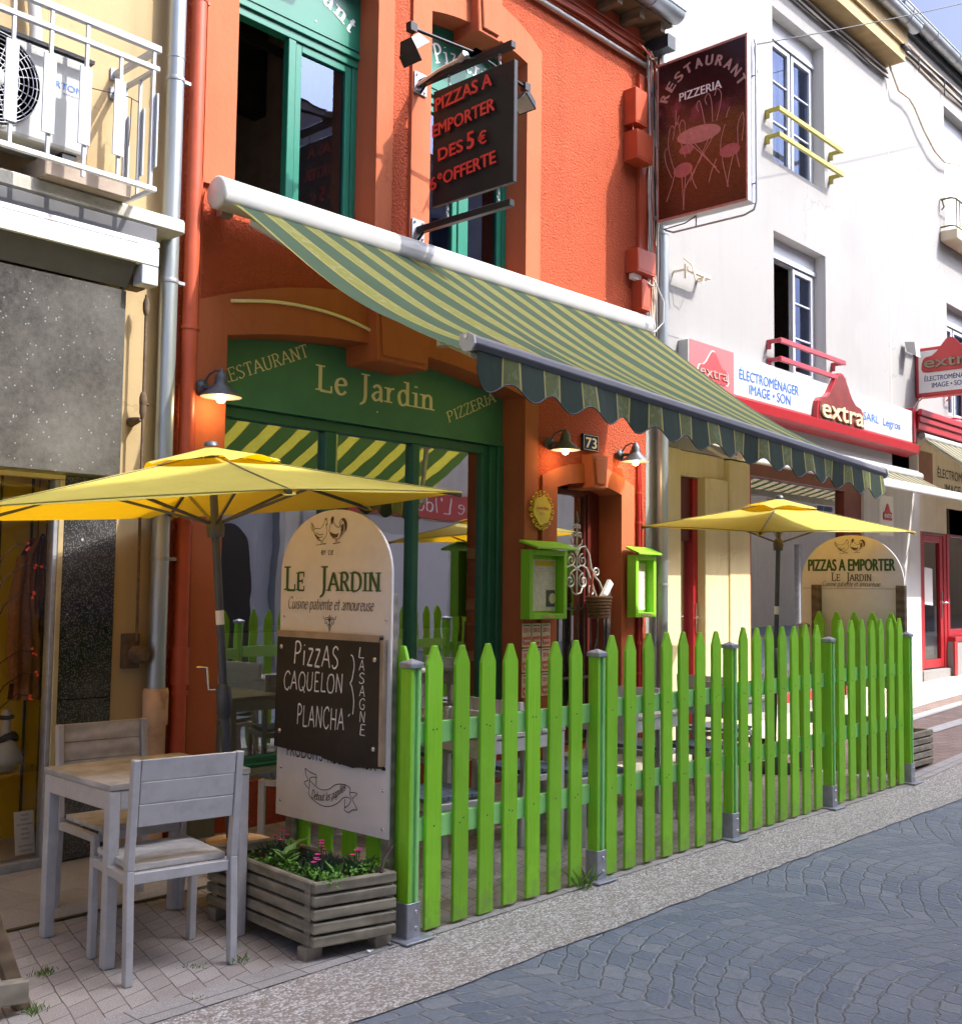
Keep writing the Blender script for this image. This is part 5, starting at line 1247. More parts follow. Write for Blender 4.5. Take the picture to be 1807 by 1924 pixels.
# ================================================================== HOUSES ACROSS THE STREET (seen in the panes; their roofs shade the pavement)
def opposite(name, label, x0, x1, top, mat, floors, loc):
    t = thing(name, label, 'house', loc); mb = MB()
    mb.box((x0, -9, -.05), (x1, -3.5, top), mat); mb.build('wall', t)
    mb = MB(); mb.hexa([(x0, -9.2, top+.001), (x1, -9.2, top+.001), (x1, -3.42, top+.001), (x0, -3.42, top+.001), (x0, -6.4, top+1.2), (x1, -6.4, top+1.2), (x1, -6.3, top+1.2), (x0, -6.3, top+1.2)], 'tile'); mb.build('roof', t)
    for z0, z1, xs, wd in floors:
        for x in xs:
            mb = MB(); mb.box((x, -3.5, z0), (x+wd, -3.46, z1), 'pvc_white'); mb.box((x-.1, -3.5, z0-.1), (x+wd+.1, -3.40, z0-.005), 'concrete'); o = mb.build('window', t)
            mb = MB(); mb.box((x+.08, -3.459, z0+.08), (x+wd/2-.04, -3.45, z1-.08), 'window_dark'); mb.box((x+wd/2+.04, -3.459, z0+.08), (x+wd-.08, -3.45, z1-.08), 'window_dark'); mb.build('pane', o)
    return t
M('window_dark', (.05, .06, .07), .08, var=.1)
oa = opposite('blue_house', 'blue grey house with a dark arched door across the street', -4, 11.9, 11.6, 'blue_render', [(4, 5.6, (0, 3, 6, 9), 1.1), (7, 8.6, (0, 3, 6, 9), 1.1)], (4, -3.5, 0))
mb = MB(); mb.prism([(10.5, -3.5, 0), (11.4, -3.5, 0)]+[(x, -3.5, z) for x, z in reversed(arch(10.5, 11.4, 2.2, .42))], (0, .06, 0), 'black_metal'); mb.build('arched_door', oa)
mb = MB(); mb.box((11.86, -3.5, 0), (12.0, -3.3, 11.4), 'zinc'); mb.build('downpipe', oa)
ob = opposite('bakery_house', 'pale house with a red shop sign across the street', 12.0, 22, 10.4, 'pale_render', [(5, 6.6, (12.8, 15, 17.2, 19.4), 1.1), (7.6, 9.2, (12.8, 15, 17.2, 19.4), 1.1)], (17, -3.5, 0))
mb = MB(); mb.box((13.4, -3.5, 2.95), (19, -3.36, 3.45), 'red_sign'); sg = mb.build('shop_sign', ob)
mb = MB(); place2(mb, flat(stroke_text("erie L'Ideal", 'script', .09, .05), 2.3, .30), (17.25, -3.36, 3.08), -EX, EZ, 'white_letter', .004); mb.build('lettering', sg)
mb = MB(); mb.box((12.5, -3.5, .1), (19, -3.40, 2.9), 'pvc_white'); sw = mb.build('shop_window', ob)
mb = MB()
for k in range(5): mb.box((12.7+1.25*k, -3.399, .5), (13.75+1.25*k, -3.39, 2.6), 'shutter_white')
mb.build('pane', sw)
oc = opposite('tan_house', 'tan house further along the far side of the street', 22, 60, 8.4, 'tan_render', [(4, 5.6, (23, 26, 29, 32), 1.1)], (30, -3.5, 0))
# ================================================================== BIG AWNING
aw = thing('striped_awning', 'large green and yellow striped awning with scalloped valance over the orange restaurant front', 'awning', (6.2, 5.85, 3.97))
mb = MB(); prof = []
r_ = .105
cs = MB()
def cass(u, v):
    a = 2*math.pi*v; k = (math.cos(a)**2)**.35*(1 if math.cos(a) > 0 else -1); q = (math.sin(a)**2)**.42*(1 if math.sin(a) > 0 else -1); return (3.80+4.66*u, 5.735-k*.098, 3.972+q*.095+.015*u)
cs.sheet(lambda u, v: cass(u, 1-v), 1, 24, 'white_plastic'); cs.lathe([(0, -.014), (.088, -.012), (.103, -.004), (.103, .02), (.09, .022)], (3.795, 5.735, 3.972), 'white_plastic', 28, (1, 0, 0)); cs.lathe([(.103, 0), (.103, .02), (.0, .024)], (8.455, 5.735, 3.987), 'white_plastic', 28, (1, 0, 0))
cs.box((3.9, 5.83, 3.88), (3.98, YF-.005, 4.0), 'galvanised'); cs.box((6.1, 5.83, 3.88), (6.18, YF-.005, 4.0), 'galvanised'); cs.box((8.2, 5.83, 3.9), (8.28, YF-.005, 4.0), 'galvanised')
cs.build('cassette', aw)
A_L, A_R = Vector((3.91, 3.66, 2.775)), Vector((8.60, 3.60, 2.535))
def cloth(u, v):
    top = Vector((3.865+4.555*u, 5.665, 3.905+.015*u)); bot = A_L.lerp(A_R, u)
    p = top.lerp(bot, v)
    sag = math.sin(math.pi*min(1, v))
    rip = .020*sag*math.sin(u*13+v*2.1)+.012*sag*math.sin(u*31+v*5)
    edge = math.exp(-(u/.10)**2)*.10+math.exp(-((1-u)/.08)**2)*.05
    fold = .028*math.exp(-((u-.10-.1*v)/.035)**2)*max(0, v-.35)+.02*math.exp(-((u-.17-.16*v)/.02)**2)*max(0, v-.3)
    sg2 = math.sin(math.pi*min(1, v)**1.55)
    p.z -= sag*.045+sg2*(.03+edge*.75)+rip*.7+fold*1.6
    p.z -= .075*math.exp(-(u/.035)**2)*max(0, (v-.72)/.28)**1.2
    p.x += math.exp(-(u/.06)**2)*.02*sag-math.exp(-((1-u)/.06)**2)*.03*sag
    return p
MB().sheet(cloth, 150, 46, 'awning_cloth').build('canopy', aw)
fb = MB()
dA = (A_R-A_L)
nA = 1
def fbprof(p):  # section of the front rail, in y-z
    return [(p.x, p.y-.03, p.z-.062), (p.x, p.y-.050, p.z-.035), (p.x, p.y-.044, p.z-.002), (p.x, p.y-.014, p.z+.016), (p.x, p.y+.035, p.z+.014), (p.x, p.y+.04, p.z-.03), (p.x, p.y+.01, p.z-.064)]
a_ = fbprof(A_L-Vector((.03, 0, 0))); b_ = fbprof(A_R+Vector((.03, 0, 0)))
fb.add(a_+b_, [(i, i+7, (i+1) % 7+7, (i+1) % 7) for i in range(7)]+[tuple(range(7)), tuple(range(13, 6, -1))], 'bar_metal')
fb.build('front_bar', aw, .004)
for p, s_ in ((A_L, -1), (A_R, 1)):
    ec = MB(); e_ = fbprof(p+Vector((.045*s_, 0, 0))); c_ = Vector(p); q = [tuple(c_+(Vector(v)-c_)*1.16) for v in e_]; q = [(v[0]*1.0, v[1], v[2]) for v in q]
    ec.prism(q, (-.014*s_, 0, 0), 'white_plastic'); ec.tube([(p.x+.05*s_, p.y, p.z), (p.x+.058*s_, p.y, p.z)], .012, 'steel', 8); ec.build('end_cap', aw)
vl = MB()
def val(u, v):
    p = A_L.lerp(A_R, u); x = p.x
    ph = (x-3.90)/.318*1.0
    drop = .172+.033*math.cos(2*math.pi*(ph-.30))
    if u < .012: drop *= .55+.45*(u/.012)**.5
    wob = .012*math.sin(ph*2*math.pi*.5+1)+.01*math.sin(x*5)
    return (x, p.y-.03+wob*v-.01*v, p.z-.05-drop*v)
vl.sheet(val, 280, 5, 'awning_valance'); vl.build('valance', aw)
mb = MB()
hem = [Vector(val(i/280, 1))-Vector((0, .002, 0)) for i in range(281)]
mb.tube(hem, .004, 'dark_metal', 5); mb.build('hem', aw)
for x0, x1, s_ in ((4.02, 3.99, 1), (8.35, 8.5, -1)):
    ar = MB(); el = Vector((x0+.75*s_, 4.72, 3.12 if s_ > 0 else 3.0)); sh = Vector((x0, 5.68, 3.83)); wr_ = Vector((x1, 3.72, 2.72 if s_ > 0 else 2.50))
    ar.tube([sh, el], .032, 'white_plastic', 10); ar.tube([el+Vector((0, 0, -.05)), wr_], .027, 'white_plastic', 10); ar.lathe([(.04, -.09), (.04, .04)], el, 'white_plastic', 12); ar.build('folding_arm', aw)
# ================================================================== HANGING SIGN with floodlights
hs = thing('hanging_pizza_sign', 'black hanging sign with raised red letters held between two black wall bars', 'sign', (5.66, YF, 4.8))
MB().box((5.645, 4.925, 4.37), (5.685, 5.725, 5.25), 'black_metal').build('panel', hs, .004)
for z in (5.37, 4.23):
    mb = MB(); mb.box((5.64, 4.95, z-.025), (5.69, YF-.019, z+.025), 'black_metal'); mb.box((5.60, YF-.018, z-.085), (5.73, YF-.006, z+.085), 'galvanised'); mb.tube([(5.665, 5.80, z), (5.665, YF-.018, z-.07)], .012, 'black_metal', 6)
    for dx in (-.04, .04):
        for dz in (-.06, .06): mb.lathe([(.012, 0), (.008, .014)], (5.665+dx, YF-.018, z+dz), 'steel', 6, (0, -1, 0))
    mb.build('bracket', hs, .003)
mb = MB()
for y in (5.08, 5.58):
    for z0, z1 in ((5.25, 5.345), (4.255, 4.37)):
        n = 5
        for i in range(n):
            z = z0+(z1-z0)*(i+.5)/n; h = (z1-z0)/n*.62
            dx, dy = ((.010, 0) if i % 2 else (0, .010))
            mb.tube([(5.665+dx*math.cos(t), y+dy*math.cos(t), z+h*math.sin(t)) for t in [k*math.pi/4 for k in range(8)]], .003, 'galvanised', 5, True)
mb.build('chain', hs)
mb = MB()
for s, y0, y1, zb, cap in (('PIZZAS A', 5.675, 5.115, 5.078, .100), ('EMPORTER', 5.700, 5.085, 4.885, .098), ('DES', 5.635, 5.39, 4.69, .095), ('5', 5.345, 5.28, 4.70, .13), ('€', 5.235, 5.16, 4.70, .095), ('6', 5.722, 5.655, 4.485, .10), ('e', 5.64, 5.60, 4.55, .07), ('OFFERTE', 5.58, 5.07, 4.505, .096)):
    c_, s_ = math.cos(R(3.2)), math.sin(R(3.2))
    place(mb, sans(s, y0-y1, cap, .028), (5.645, y0, zb), Vector((0, -c_, s_)), Vector((0, s_, c_)), 'red_letter', .026, thick=.006)
mb.build('lettering', hs)
def flood(x, label_end, tilt):
    mb = MB(); y, z = 5.29, 5.255
    s_ = -1 if x < 5.66 else 1
    mb.tube([(5.66, 5.31, 5.42), (x-s_*.02, 5.31, 5.36)], .013, 'black_metal', 7); mb.box((x-.03, 5.285, 5.33), (x+.03, 5.335, 5.39), 'black_metal')
    mb.box((5.63, 5.28, 5.397), (5.70, 5.345, 5.44), 'black_metal')
    c = Vector((x, 5.31, 5.26)); d = Vector((-s_*.62, 0, -.78)); rt = Vector((0, 1, 0)); up = d.cross(rt)
    back = [c+rt*a*.055+up*b*.045-d*.03 for a, b in ((-1, -1), (1, -1), (1, 1), (-1, 1))]; front = [c+rt*a*.085+up*b*.075+d*.05 for a, b in ((-1, -1), (1, -1), (1, 1), (-1, 1))]
    mb.hexa(back+front, 'black_metal'); mb.add([c+rt*a*.075+up*b*.065+d*.052 for a, b in ((-1, -1), (1, -1), (1, 1), (-1, 1))], [(0, 1, 2, 3)], 'lamp_inside')
    vz = [c+rt*a*.088+up*-.078+d*k for a, k in ((-1, .05), (1, .05), (1, .13), (-1, .13))]
    mb.add(vz+[v-up*.005 for v in vz], [(0, 1, 2, 3), (7, 6, 5, 4), (0, 4, 5, 1), (1, 5, 6, 2), (2, 6, 7, 3), (3, 7, 4, 0)], 'black_metal')
    mb.build('floodlight', hs)
flood(5.02, '', 0); flood(6.22, '', 0)
mb = MB(); mb.lathe([(.026, -.035), (.026, .03), (.018, .05)], (5.62, 5.40, 5.41), 'white_plastic', 12, (.2, 1, -.3)); mb.tube([(5.63, 5.88, 5.35), (5.625, 5.65, 5.39), (5.62, 5.45, 5.40)], .012, 'cable', 6); mb.tube([(5.62, 5.37, 5.42), (5.60, 5.33, 5.36), (5.64, 5.30, 5.37)], .006, 'cable_dark', 5); mb.build('sensor', hs)
# ================================================================== RESTAURANT LIGHT BOX
lb = thing('restaurant_light_box', 'tall reddish garden picture light box reading restaurant projecting between the orange and white houses', 'sign', (8.75, YF, 5.8))
mb = MB(); mb.box((8.705, 4.81, 5.045), (8.84, 5.765, 6.585), 'white_metal'); mb.box((8.698, 4.805, 5.04), (8.7045, 5.77, 5.065), 'print_pale'); mb.box((8.698, 4.805, 6.565), (8.7045, 5.77, 6.59), 'print_pale'); mb.box((8.698, 4.805, 5.066), (8.7045, 4.825, 6.564), 'print_pale'); mb.box((8.698, 5.75, 5.066), (8.7045, 5.77, 6.564), 'print_pale'); mb.build('box', lb, .003)
MB().box((8.699, 4.826, 5.066), (8.7035, 5.749, 6.564), 'garden_print').build('picture', lb)
mb = MB(); o = Vector((8.699, 0, 0))
def pl(pts): return [(5.75-y, z) for y, z in pts]
def ell(cy_, cz, ry, rz, tilt=0, n=28): return [(5.75-cy_+ry*math.cos(t)*math.cos(tilt)-rz*math.sin(t)*math.sin(tilt), cz+rz*math.sin(t)+ry*math.cos(t)*math.sin(tilt)) for t in [k*2*math.pi/n for k in range(n)]]
pO = (8.6985, 5.75, 0)
for e in (ell(5.31, 5.785, .235, .082, -.06), ell(5.478, 5.485, .105, .068), ell(4.985, 5.545, .105, .062), ell(5.44, 5.675, .08, .045)):
    place(mb, (e, [tuple(range(len(e)))]), pO, -EY, EZ, 'print_pink' if e[0][1] < 5.7 else 'print_pale', .0012)
legs = [[(5.42, 5.74), (5.20, 5.50), (5.09, 5.36)], [(5.36, 5.72), (5.18, 5.48), (5.12, 5.42)], [(5.14, 5.74), (5.38, 5.42), (5.47, 5.28)], [(5.20, 5.72), (5.40, 5.36)],
 [(5.56, 5.50), (5.60, 5.36), (5.66, 5.22)], [(5.49, 5.42), (5.475, 5.20), (5.47, 5.10)], [(5.45, 5.42), (5.465, 5.22), (5.472, 5.10)], [(5.40, 5.50), (5.37, 5.36), (5.33, 5.27)],
 [(5.06, 5.50), (5.05, 5.42), (5.0, 5.21)], [(4.95, 5.49), (4.99, 5.34), (5.01, 5.21)], [(4.92, 5.52), (4.90, 5.42), (4.885, 5.36)], [(5.12, 5.5), (5.17, 5.40), (5.20, 5.30)],
 [(5.57, 5.50), (5.62, 5.66), (5.64, 5.80), (5.61, 5.94), (5.57, 5.90), (5.59, 5.80)], [(5.45, 5.60), (5.50, 5.76), (5.52, 5.92), (5.55, 5.96), (5.58, 5.86)], [(5.40, 5.62), (5.45, 5.78), (5.455, 5.92), (5.49, 5.97), (5.52, 5.90)],
 [(5.60, 5.44), (5.66, 5.58), (5.68, 5.70), (5.65, 5.74)], [(5.24, 5.85), (5.27, 6.0), (5.30, 6.10), (5.33, 6.06), (5.31, 6.0)], [(5.16, 5.86), (5.17, 6.04), (5.20, 6.14), (5.24, 6.10), (5.22, 6.04)], [(5.12, 5.86), (5.08, 6.0), (5.07, 6.10), (5.11, 6.16), (5.14, 6.10)],
 [(4.90, 5.58), (4.90, 5.76), (4.85, 5.86), (4.84, 5.78)], [(4.86, 5.60), (4.845, 5.72), (4.835, 5.80)], [(5.08, 5.56), (5.07, 5.68), (5.03, 5.80)], [(5.02, 5.86), (5.0, 5.92), (4.98, 5.95)], [(5.55, 6.08), (5.56, 5.95)], [(5.52, 6.02), (5.55, 5.93)]]
place2(mb, lines2d([pl(p) for p in legs], .0085), pO, -EY, EZ, 'print_pale', .0022)
mb.build('printed_furniture', lb)
mb = MB(); place(mb, sans('PIZZERIA', .45, .082, .03), (8.6985, 5.515, 6.155), -EY, EZ, 'white_letter', .003)
cx0, cz0, R0 = 5.285, 6.02, .40
word = 'RESTAURANT'
for i, ch in enumerate(word):
    a = R(-66+i*132/9); g = sans(ch, .072, .098, .05); cc, ss = math.cos(a), math.sin(a)
    place(mb, g, (8.6985, cx0-math.sin(a)*R0*1.0, cz0+math.cos(a)*R0), Vector((0, -cc, -ss)), Vector((0, -ss, cc)), 'print_white', .0035)
mb.build('lettering', lb)
MB().box((8.74, 5.766, 6.33), (8.79, YF+.018, 6.37), 'galvanised').build('bracket', lb, .003); mb = MB(); mb.box((8.74, 5.766, 5.09), (8.79, YF-.02, 5.13), 'galvanised'); mb.box((8.62, YF-.019, 5.03), (8.80, YF-.005, 5.19), 'galvanised'); mb.build('bracket', lb, .003)
mb = MB(); mb.tube([(8.80, 4.79, 6.56), (8.80, 4.775, 6.50), (8.80, 4.775, 5.05), (8.80, 4.80, 4.98), (8.80, 4.9, 4.95), (8.80, 5.65, 4.95), (8.80, 5.74, 4.99)], .010, 'white_metal', 7)
for y, z in ((4.79, 6.22), (4.79, 5.22)): mb.tube([(8.80, 4.775, z), (8.80, 4.81, z)], .008, 'galvanised', 6)
mb.tube([(8.80, 5.4, 4.95), (8.80, 5.4, 5.045)], .008, 'galvanised', 6); mb.tube([(8.77, 5.38, 5.045), (8.77, 5.5, 5.0), (8.77, 5.74, 4.99)], .006, 'cable_dark', 5); mb.tube([(8.81, 4.80, 6.5), (8.81, 4.78, 6.3), (8.82, 4.77, 6.25), (8.82, 4.785, 6.32), (8.81, 4.79, 6.42)], .004, 'cable_dark', 5); mb.build('tube_frame', lb)
# ================================================================== WALL LAMPS, plate, badge, menu boxes
def wall_lamp(x, label, z=2.72):
    t = thing('wall_lamp', label, 'wall lamp', (x, YF-.026, z), 'dark barn lamps on the orange wall')
    y = YF-.15; c = (x, y, z); mb = MB()
    mb.lathe([(.128, -.045), (.122, -.035), (.045, .03), (.040, .045), (.040, .085), (.030, .10), (.018, .115), (.012, .13), (0, .135)], c, 'lamp_metal', 28)
    mb.lathe([(.126, -.0455), (.118, -.037), (.043, .026), (0, .028)], c, 'lamp_inside', 28); mb.build('shade', t)
    mb = MB(); mb.lathe([(.055, 0), (.055, .014), (.03, .03), (.02, .034)], (x-.045, YF-.004, z+.02), 'lamp_metal', 20, (0, -1, 0)); mb.tube([(x-.045, YF-.03, z+.02), (x-.02, y+.05, z+.02), (x, y+.04, z+.06)], .014, 'lamp_metal', 8)
    mb.tube([(x-.045, YF-.03, z+.05), (x-.03, y+.09, z+.10), (x-.015, y+.04, z+.125), (x, y, z+.11)], .007, 'lamp_metal', 6); mb.build('arm', t)
    MB().lathe([(0, -.085), (.022, -.078), (.032, -.058), (.030, -.036), (.02, -.012), (.017, .01)], c, 'bulb', 18).build('bulb', t)
    l = bpy.data.lights.new('bulb_light', 'POINT'); l.energy = 0.9; l.color = (1, .62, .28); l.shadow_soft_size = .03
    o = bpy.data.objects.new('bulb_light', l); COL.objects.link(o); o.location = (x, y, z-.11)
wall_lamp(3.875, 'lit dark barn lamp on the left orange pillar beside the green shop sign', 2.75); wall_lamp(7.297, 'lit dark barn lamp just left of the house number plate', 2.765); wall_lamp(8.33, 'lit dark barn lamp in sunlight right of the entrance door', 2.765)
t = thing('number_plate', 'dark blue enamel house number plate 73 above the door', 'house number', (7.84, YF, 2.84))
MB().box((7.725, YF-.012, 2.775), (7.955, YF+.018, 2.925), 'enamel_blue').build('plate', t, .004); mb = MB()
for a in ((7.733, 2.783, 7.947, 2.786), (7.733, 2.914, 7.947, 2.917), (7.733, 2.786, 7.736, 2.914), (7.944, 2.786, 7.947, 2.914)): mb.box((a[0], YF-.0135, a[1]), (a[2], YF-.0125, a[3]), 'cream_paint')
place(mb, sans('73', .155, .095, .03), (7.762, YF-.0125, 2.803), EX, EZ, 'cream_paint', .002); mb.build('lettering', t)
t = thing('yellow_badge', 'yellow scrollwork badge on the orange pillar above the larger green menu box', 'badge', (7.14, YF, 2.2))
mb = MB(); out = []
for k in range(40):
    a = 2*math.pi*k/40; rr_ = 1+.05*math.sin(6*a); out.append((7.145+.115*rr_*math.cos(a)*(1-.18*max(0, -math.sin(a))), 2.205+.12*rr_*math.sin(a)))
mb.prism([(x, YF-.030, z) for x, z in out], (0, .012, 0), 'ornament_yellow'); mb.build('plaque', t)
mb = MB()
for k in range(18):
    a = 2*math.pi*k/18; c = (7.145+.145*math.cos(a)*(1-.15*max(0, -math.sin(a))), 2.205+.15*math.sin(a)); r1 = .026
    mb.tube([(c[0]+r1*(1-.07*j)*math.cos(a+2.6+j*.55), YF-.022, c[1]+r1*(1-.07*j)*math.sin(a+2.6+j*.55)) for j in range(13)], .0055, 'ornament_yellow', 5)
mb.build('scrolls', t)
mb = MB(); place(mb, sans('Gault Millau', .15, .024, .02), (7.075, YF-.030, 2.215), EX, EZ, 'pink_sign', .002); place(mb, sans('2017', .07, .026), (7.105, YF-.030, 2.165), EX, EZ, 'board_edge', .002); mb.build('lettering', t)
def menu_box(x0, x1, z0, z1, roof, label, pic):
    t = thing('menu_box', label, 'menu box', ((x0+x1)/2, YF-.03, z0)); d = .10; y0 = YF-.03-d
    mb = MB(); w_ = .045
    mb.box((x0, y0, z0), (x0+w_, YF-.03, z1), 'lime_paint'); mb.box((x1-w_, y0, z0), (x1, YF-.03, z1), 'lime_paint'); mb.box((x0+w_, y0, z0), (x1-w_, YF-.03, z0+w_), 'lime_paint'); mb.box((x0+w_, y0, z1-w_), (x1-w_, YF-.03, z1), 'lime_paint'); mb.box((x0+w_, YF-.05, z0+w_), (x1-w_, YF-.03, z1-w_), 'lime_paint'); mb.build('frame', t, .004)
    mb = MB(); mb.hexa([(x0-.02, y0-roof, z1+.002), (x1+.02, y0-roof, z1+.002), (x1+.02, YF-.028, z1+.06), (x0-.02, YF-.028, z1+.06), (x0-.02, y0-roof, z1+.02), (x1+.02, y0-roof, z1+.02), (x1+.02, YF-.028, z1+.08), (x0-.02, YF-.028, z1+.08)], 'lime_paint'); mb.build('roof', t, .003)
    mb = MB(); mb.add([(x0+w_+.02, YF-.055, z0+w_+.02), (x1-w_-.02, YF-.055, z0+w_+.02), (x1-w_-.02, YF-.055, z1-w_-.03), (x0+w_+.02, YF-.055, z1-w_-.03)], [(0, 1, 2, 3)], 'menu_sheet')
    if pic:
        mb.box((x0+.30, YF-.0575, z0+.10), (x1-.075, YF-.056, z0+.24), 'dark_panel'); mb.lathe([(.02, 0), (.045, .001)], (x0+.38, YF-.058, z0+.17), 'paper_tan', 16, (0, -1, 0)); mb.box((x0+.16, YF-.0575, z1-.13), (x1-.075, YF-.056, z1-.085), 'ornament_yellow')
    mb.build('menu', t)
    mb = MB(); mb.box(((x0+x1)/2-.08, y0-.003, z0+.010), ((x0+x1)/2+.08, y0-.0005, z0+.034), 'brass'); mb.build('name_strip', t)
menu_box(6.87, 7.36, 1.30, 1.87, .10, 'larger lime green glazed menu box hanging left of the entrance door', True)
menu_box(8.37, 8.70, 1.30, 1.87, .05, 'narrow lime green glazed menu box right of the entrance door', False)
# guide stickers below the menu box
k = 0
for r_ in range(3):
    for c in range(3):
        x0 = 6.925+c*.125; z1 = 1.262-r_*.205
        yr_ = (2011, 2012, 2013, 2014, 2015, 2016, 2017, 2018, 2019)[k]
        t = thing('guide_sticker', 'cream and red guide sticker dated %d on the orange pillar below the larger menu box' % yr_, 'sticker', (x0+.055, YF-.005, z1-.19), 'guide stickers under the menu box')
        MB().box((x0, YF-.0085, z1-.192), (x0+.112, YF-.005, z1), 'paper_tan').build('sheet', t)
        mb = MB(); place(mb, sans(str(yr_), .082, .036, .02), (x0+.014, YF-.0085, z1-.072), EX, EZ, 'red_letter', .001); place(mb, sans('petit', .098, .036, .05), (x0+.007, YF-.0085, z1-.132), EX, EZ, 'red_letter', .001); place(mb, sans('futé', .090, .036, .05), (x0+.010, YF-.0085, z1-.176), EX, EZ, 'red_letter', .001)
        mb.box((x0+.01, YF-.0095, z1-.020), (x0+.10, YF-.0088, z1-.012), 'brown_letter'); mb.build('lettering', t); k += 1
# column of stickers inside the pane
for i in range(12):
    z1 = 1.98-i*.105
    o = MB().box((6.60, yg+.0215, z1-.085), (6.70, yg+.0225, z1), ('maroon', 'paper_tan', 'maroon', 'brown_wood_paint')[i % 4]).build('window_sticker')
    tag(o, 'small red guide sticker in the column at the right edge of the shop window', 'sticker', 'stickers inside the shop window')
# ================================================================== GATE, basket
gt = thing('wrought_iron_gate', 'ornate wrought iron gate with scrolls standing in front of the entrance door', 'gate', (7.8, 5.93, .16))
yG = 5.95
def spiral(c, r_, a0, turns, s_=1, n=22): return [(c[0]+r_*(1-.78*i/n)*math.cos(a0+s_*turns*2*math.pi*i/n), yG, c[1]+r_*(1-.78*i/n)*math.sin(a0+s_*turns*2*math.pi*i/n)) for i in range(n+1)]
mb = MB(); wp = 'wrought_pale'
for s_ in (-1, 1):
    xm = 7.72
    mb.tube(spiral((xm+s_*.085, 1.80), .062, R(90 if s_ < 0 else 90), 1.4, s_), .008, wp, 6); mb.tube(spiral((xm+s_*.095, 1.62), .07, R(90), 1.4, s_), .008, wp, 6); mb.tube(spiral((xm+s_*.035, 2.03), .03, R(-60 if s_ > 0 else 240), 1.2, s_), .006, wp, 6); mb.tube(spiral((xm+s_*.03, 2.10), .022, R(-60 if s_ > 0 else 240), 1.2, s_), .005, wp, 6)
    mb.tube([(xm+s_*x, yG, z) for x, z in ((.0, 1.86), (.03, 1.93), (.07, 1.95), (.08, 1.99))], .007, wp, 6); mb.tube([(xm+s_*x, yG, z) for x, z in ((0, 1.84), (.05, 1.92), (.12, 1.93), (.18, 1.86), (.21, 1.74), (.27, 1.66), (.33, 1.62), (.40, 1.52))], .010, wp, 6)
    mb.tube([(xm+s_*x, yG, z) for x, z in ((0, 1.50), (.06, 1.52), (.10, 1.60), (.09, 1.69), (.03, 1.72), (0, 1.74))], .008, wp, 6); mb.tube([(xm+s_*x, yG, z) for x, z in ((-.02, 1.72), (.06, 1.76), (.14, 1.74), (.22, 1.62), (.28, 1.5), (.33, 1.42))], .009, wp, 6)
    mb.tube(spiral((xm+s_*.29, 1.70), .05, R(200 if s_ > 0 else -20), 1.2, -s_), .008, wp, 6); mb.tube(spiral((xm+s_*.22, 1.54), .05, R(120), 1.2, s_), .007, wp, 6)
mb.tube([(7.72, yG, 1.5), (7.72, yG, 2.2)], .010, wp, 6); mb.lathe([(.004, 0), (.022, .03), (.014, .06), (0, .12)], (7.72, yG, 2.12), 'wrought', 10); mb.build('scrollwork', gt)
mb = MB()
for i in range(8):
    x = 7.44+i*.098; mb.tube([(x, yG, .22), (x, yG, 1.46-.03*abs(i-3))], .009, 'wrought', 6)
for z in (.24, .78, 1.38): mb.box((7.42, yG-.008, z-.01), (8.15, yG+.008, z+.01), 'wrought')
for x in (7.62, 8.0):
    for s_ in (-1, 1): mb.tube([(x+s_*a, yG-.012, z) for a, z in ((.0, .88), (.03, .92), (.035, 1.0), (.01, 1.06), (0, 1.12))], .007, 'wrought', 6); mb.tube([(x+s_*a, yG-.012, z) for a, z in ((.0, .62), (.04, .58), (.03, .50), (0, .44))], .007, 'wrought', 6)
mb.box((8.15, yG-.02, .16), (8.20, yG+.02, 1.62), 'wrought'); mb.box((7.38, yG-.02, .16), (7.42, yG+.02, 1.62), 'wrought'); mb.build('bars', gt)
bk = thing('wicker_basket', 'brown wicker basket with white paper hanging on the wrought iron gate', 'basket', (7.9, 5.84, 1.3))
mb = MB()
for i in range(7): mb.tube([(7.90+.15*(1-.06*(6-i))*math.cos(t), 5.84+.075*math.sin(t), 1.31+.028*i) for t in [k*2*math.pi/24 for k in range(24)]], .015, 'basket', 7, True)
mb.lathe([(0, 0), (.09, 0)], (7.90, 5.84, 1.305), 'basket', 16); mb.build('wickerwork', bk)
mb = MB(); mb.tube([(7.78, 5.84, 1.48), (7.80, 5.84, 1.64), (7.84, 5.86, 1.70)], .012, 'orange_paint', 6); mb.build('handle', bk)
mb = MB(); mb.hexa([(7.86, 5.80, 1.45), (7.92, 5.80, 1.43), (7.92, 5.83, 1.43), (7.86, 5.83, 1.45), (8.0, 5.79, 1.64), (8.05, 5.79, 1.60), (8.05, 5.82, 1.60), (8.0, 5.82, 1.64)], 'paper'); mb.build('paper_roll', bk)
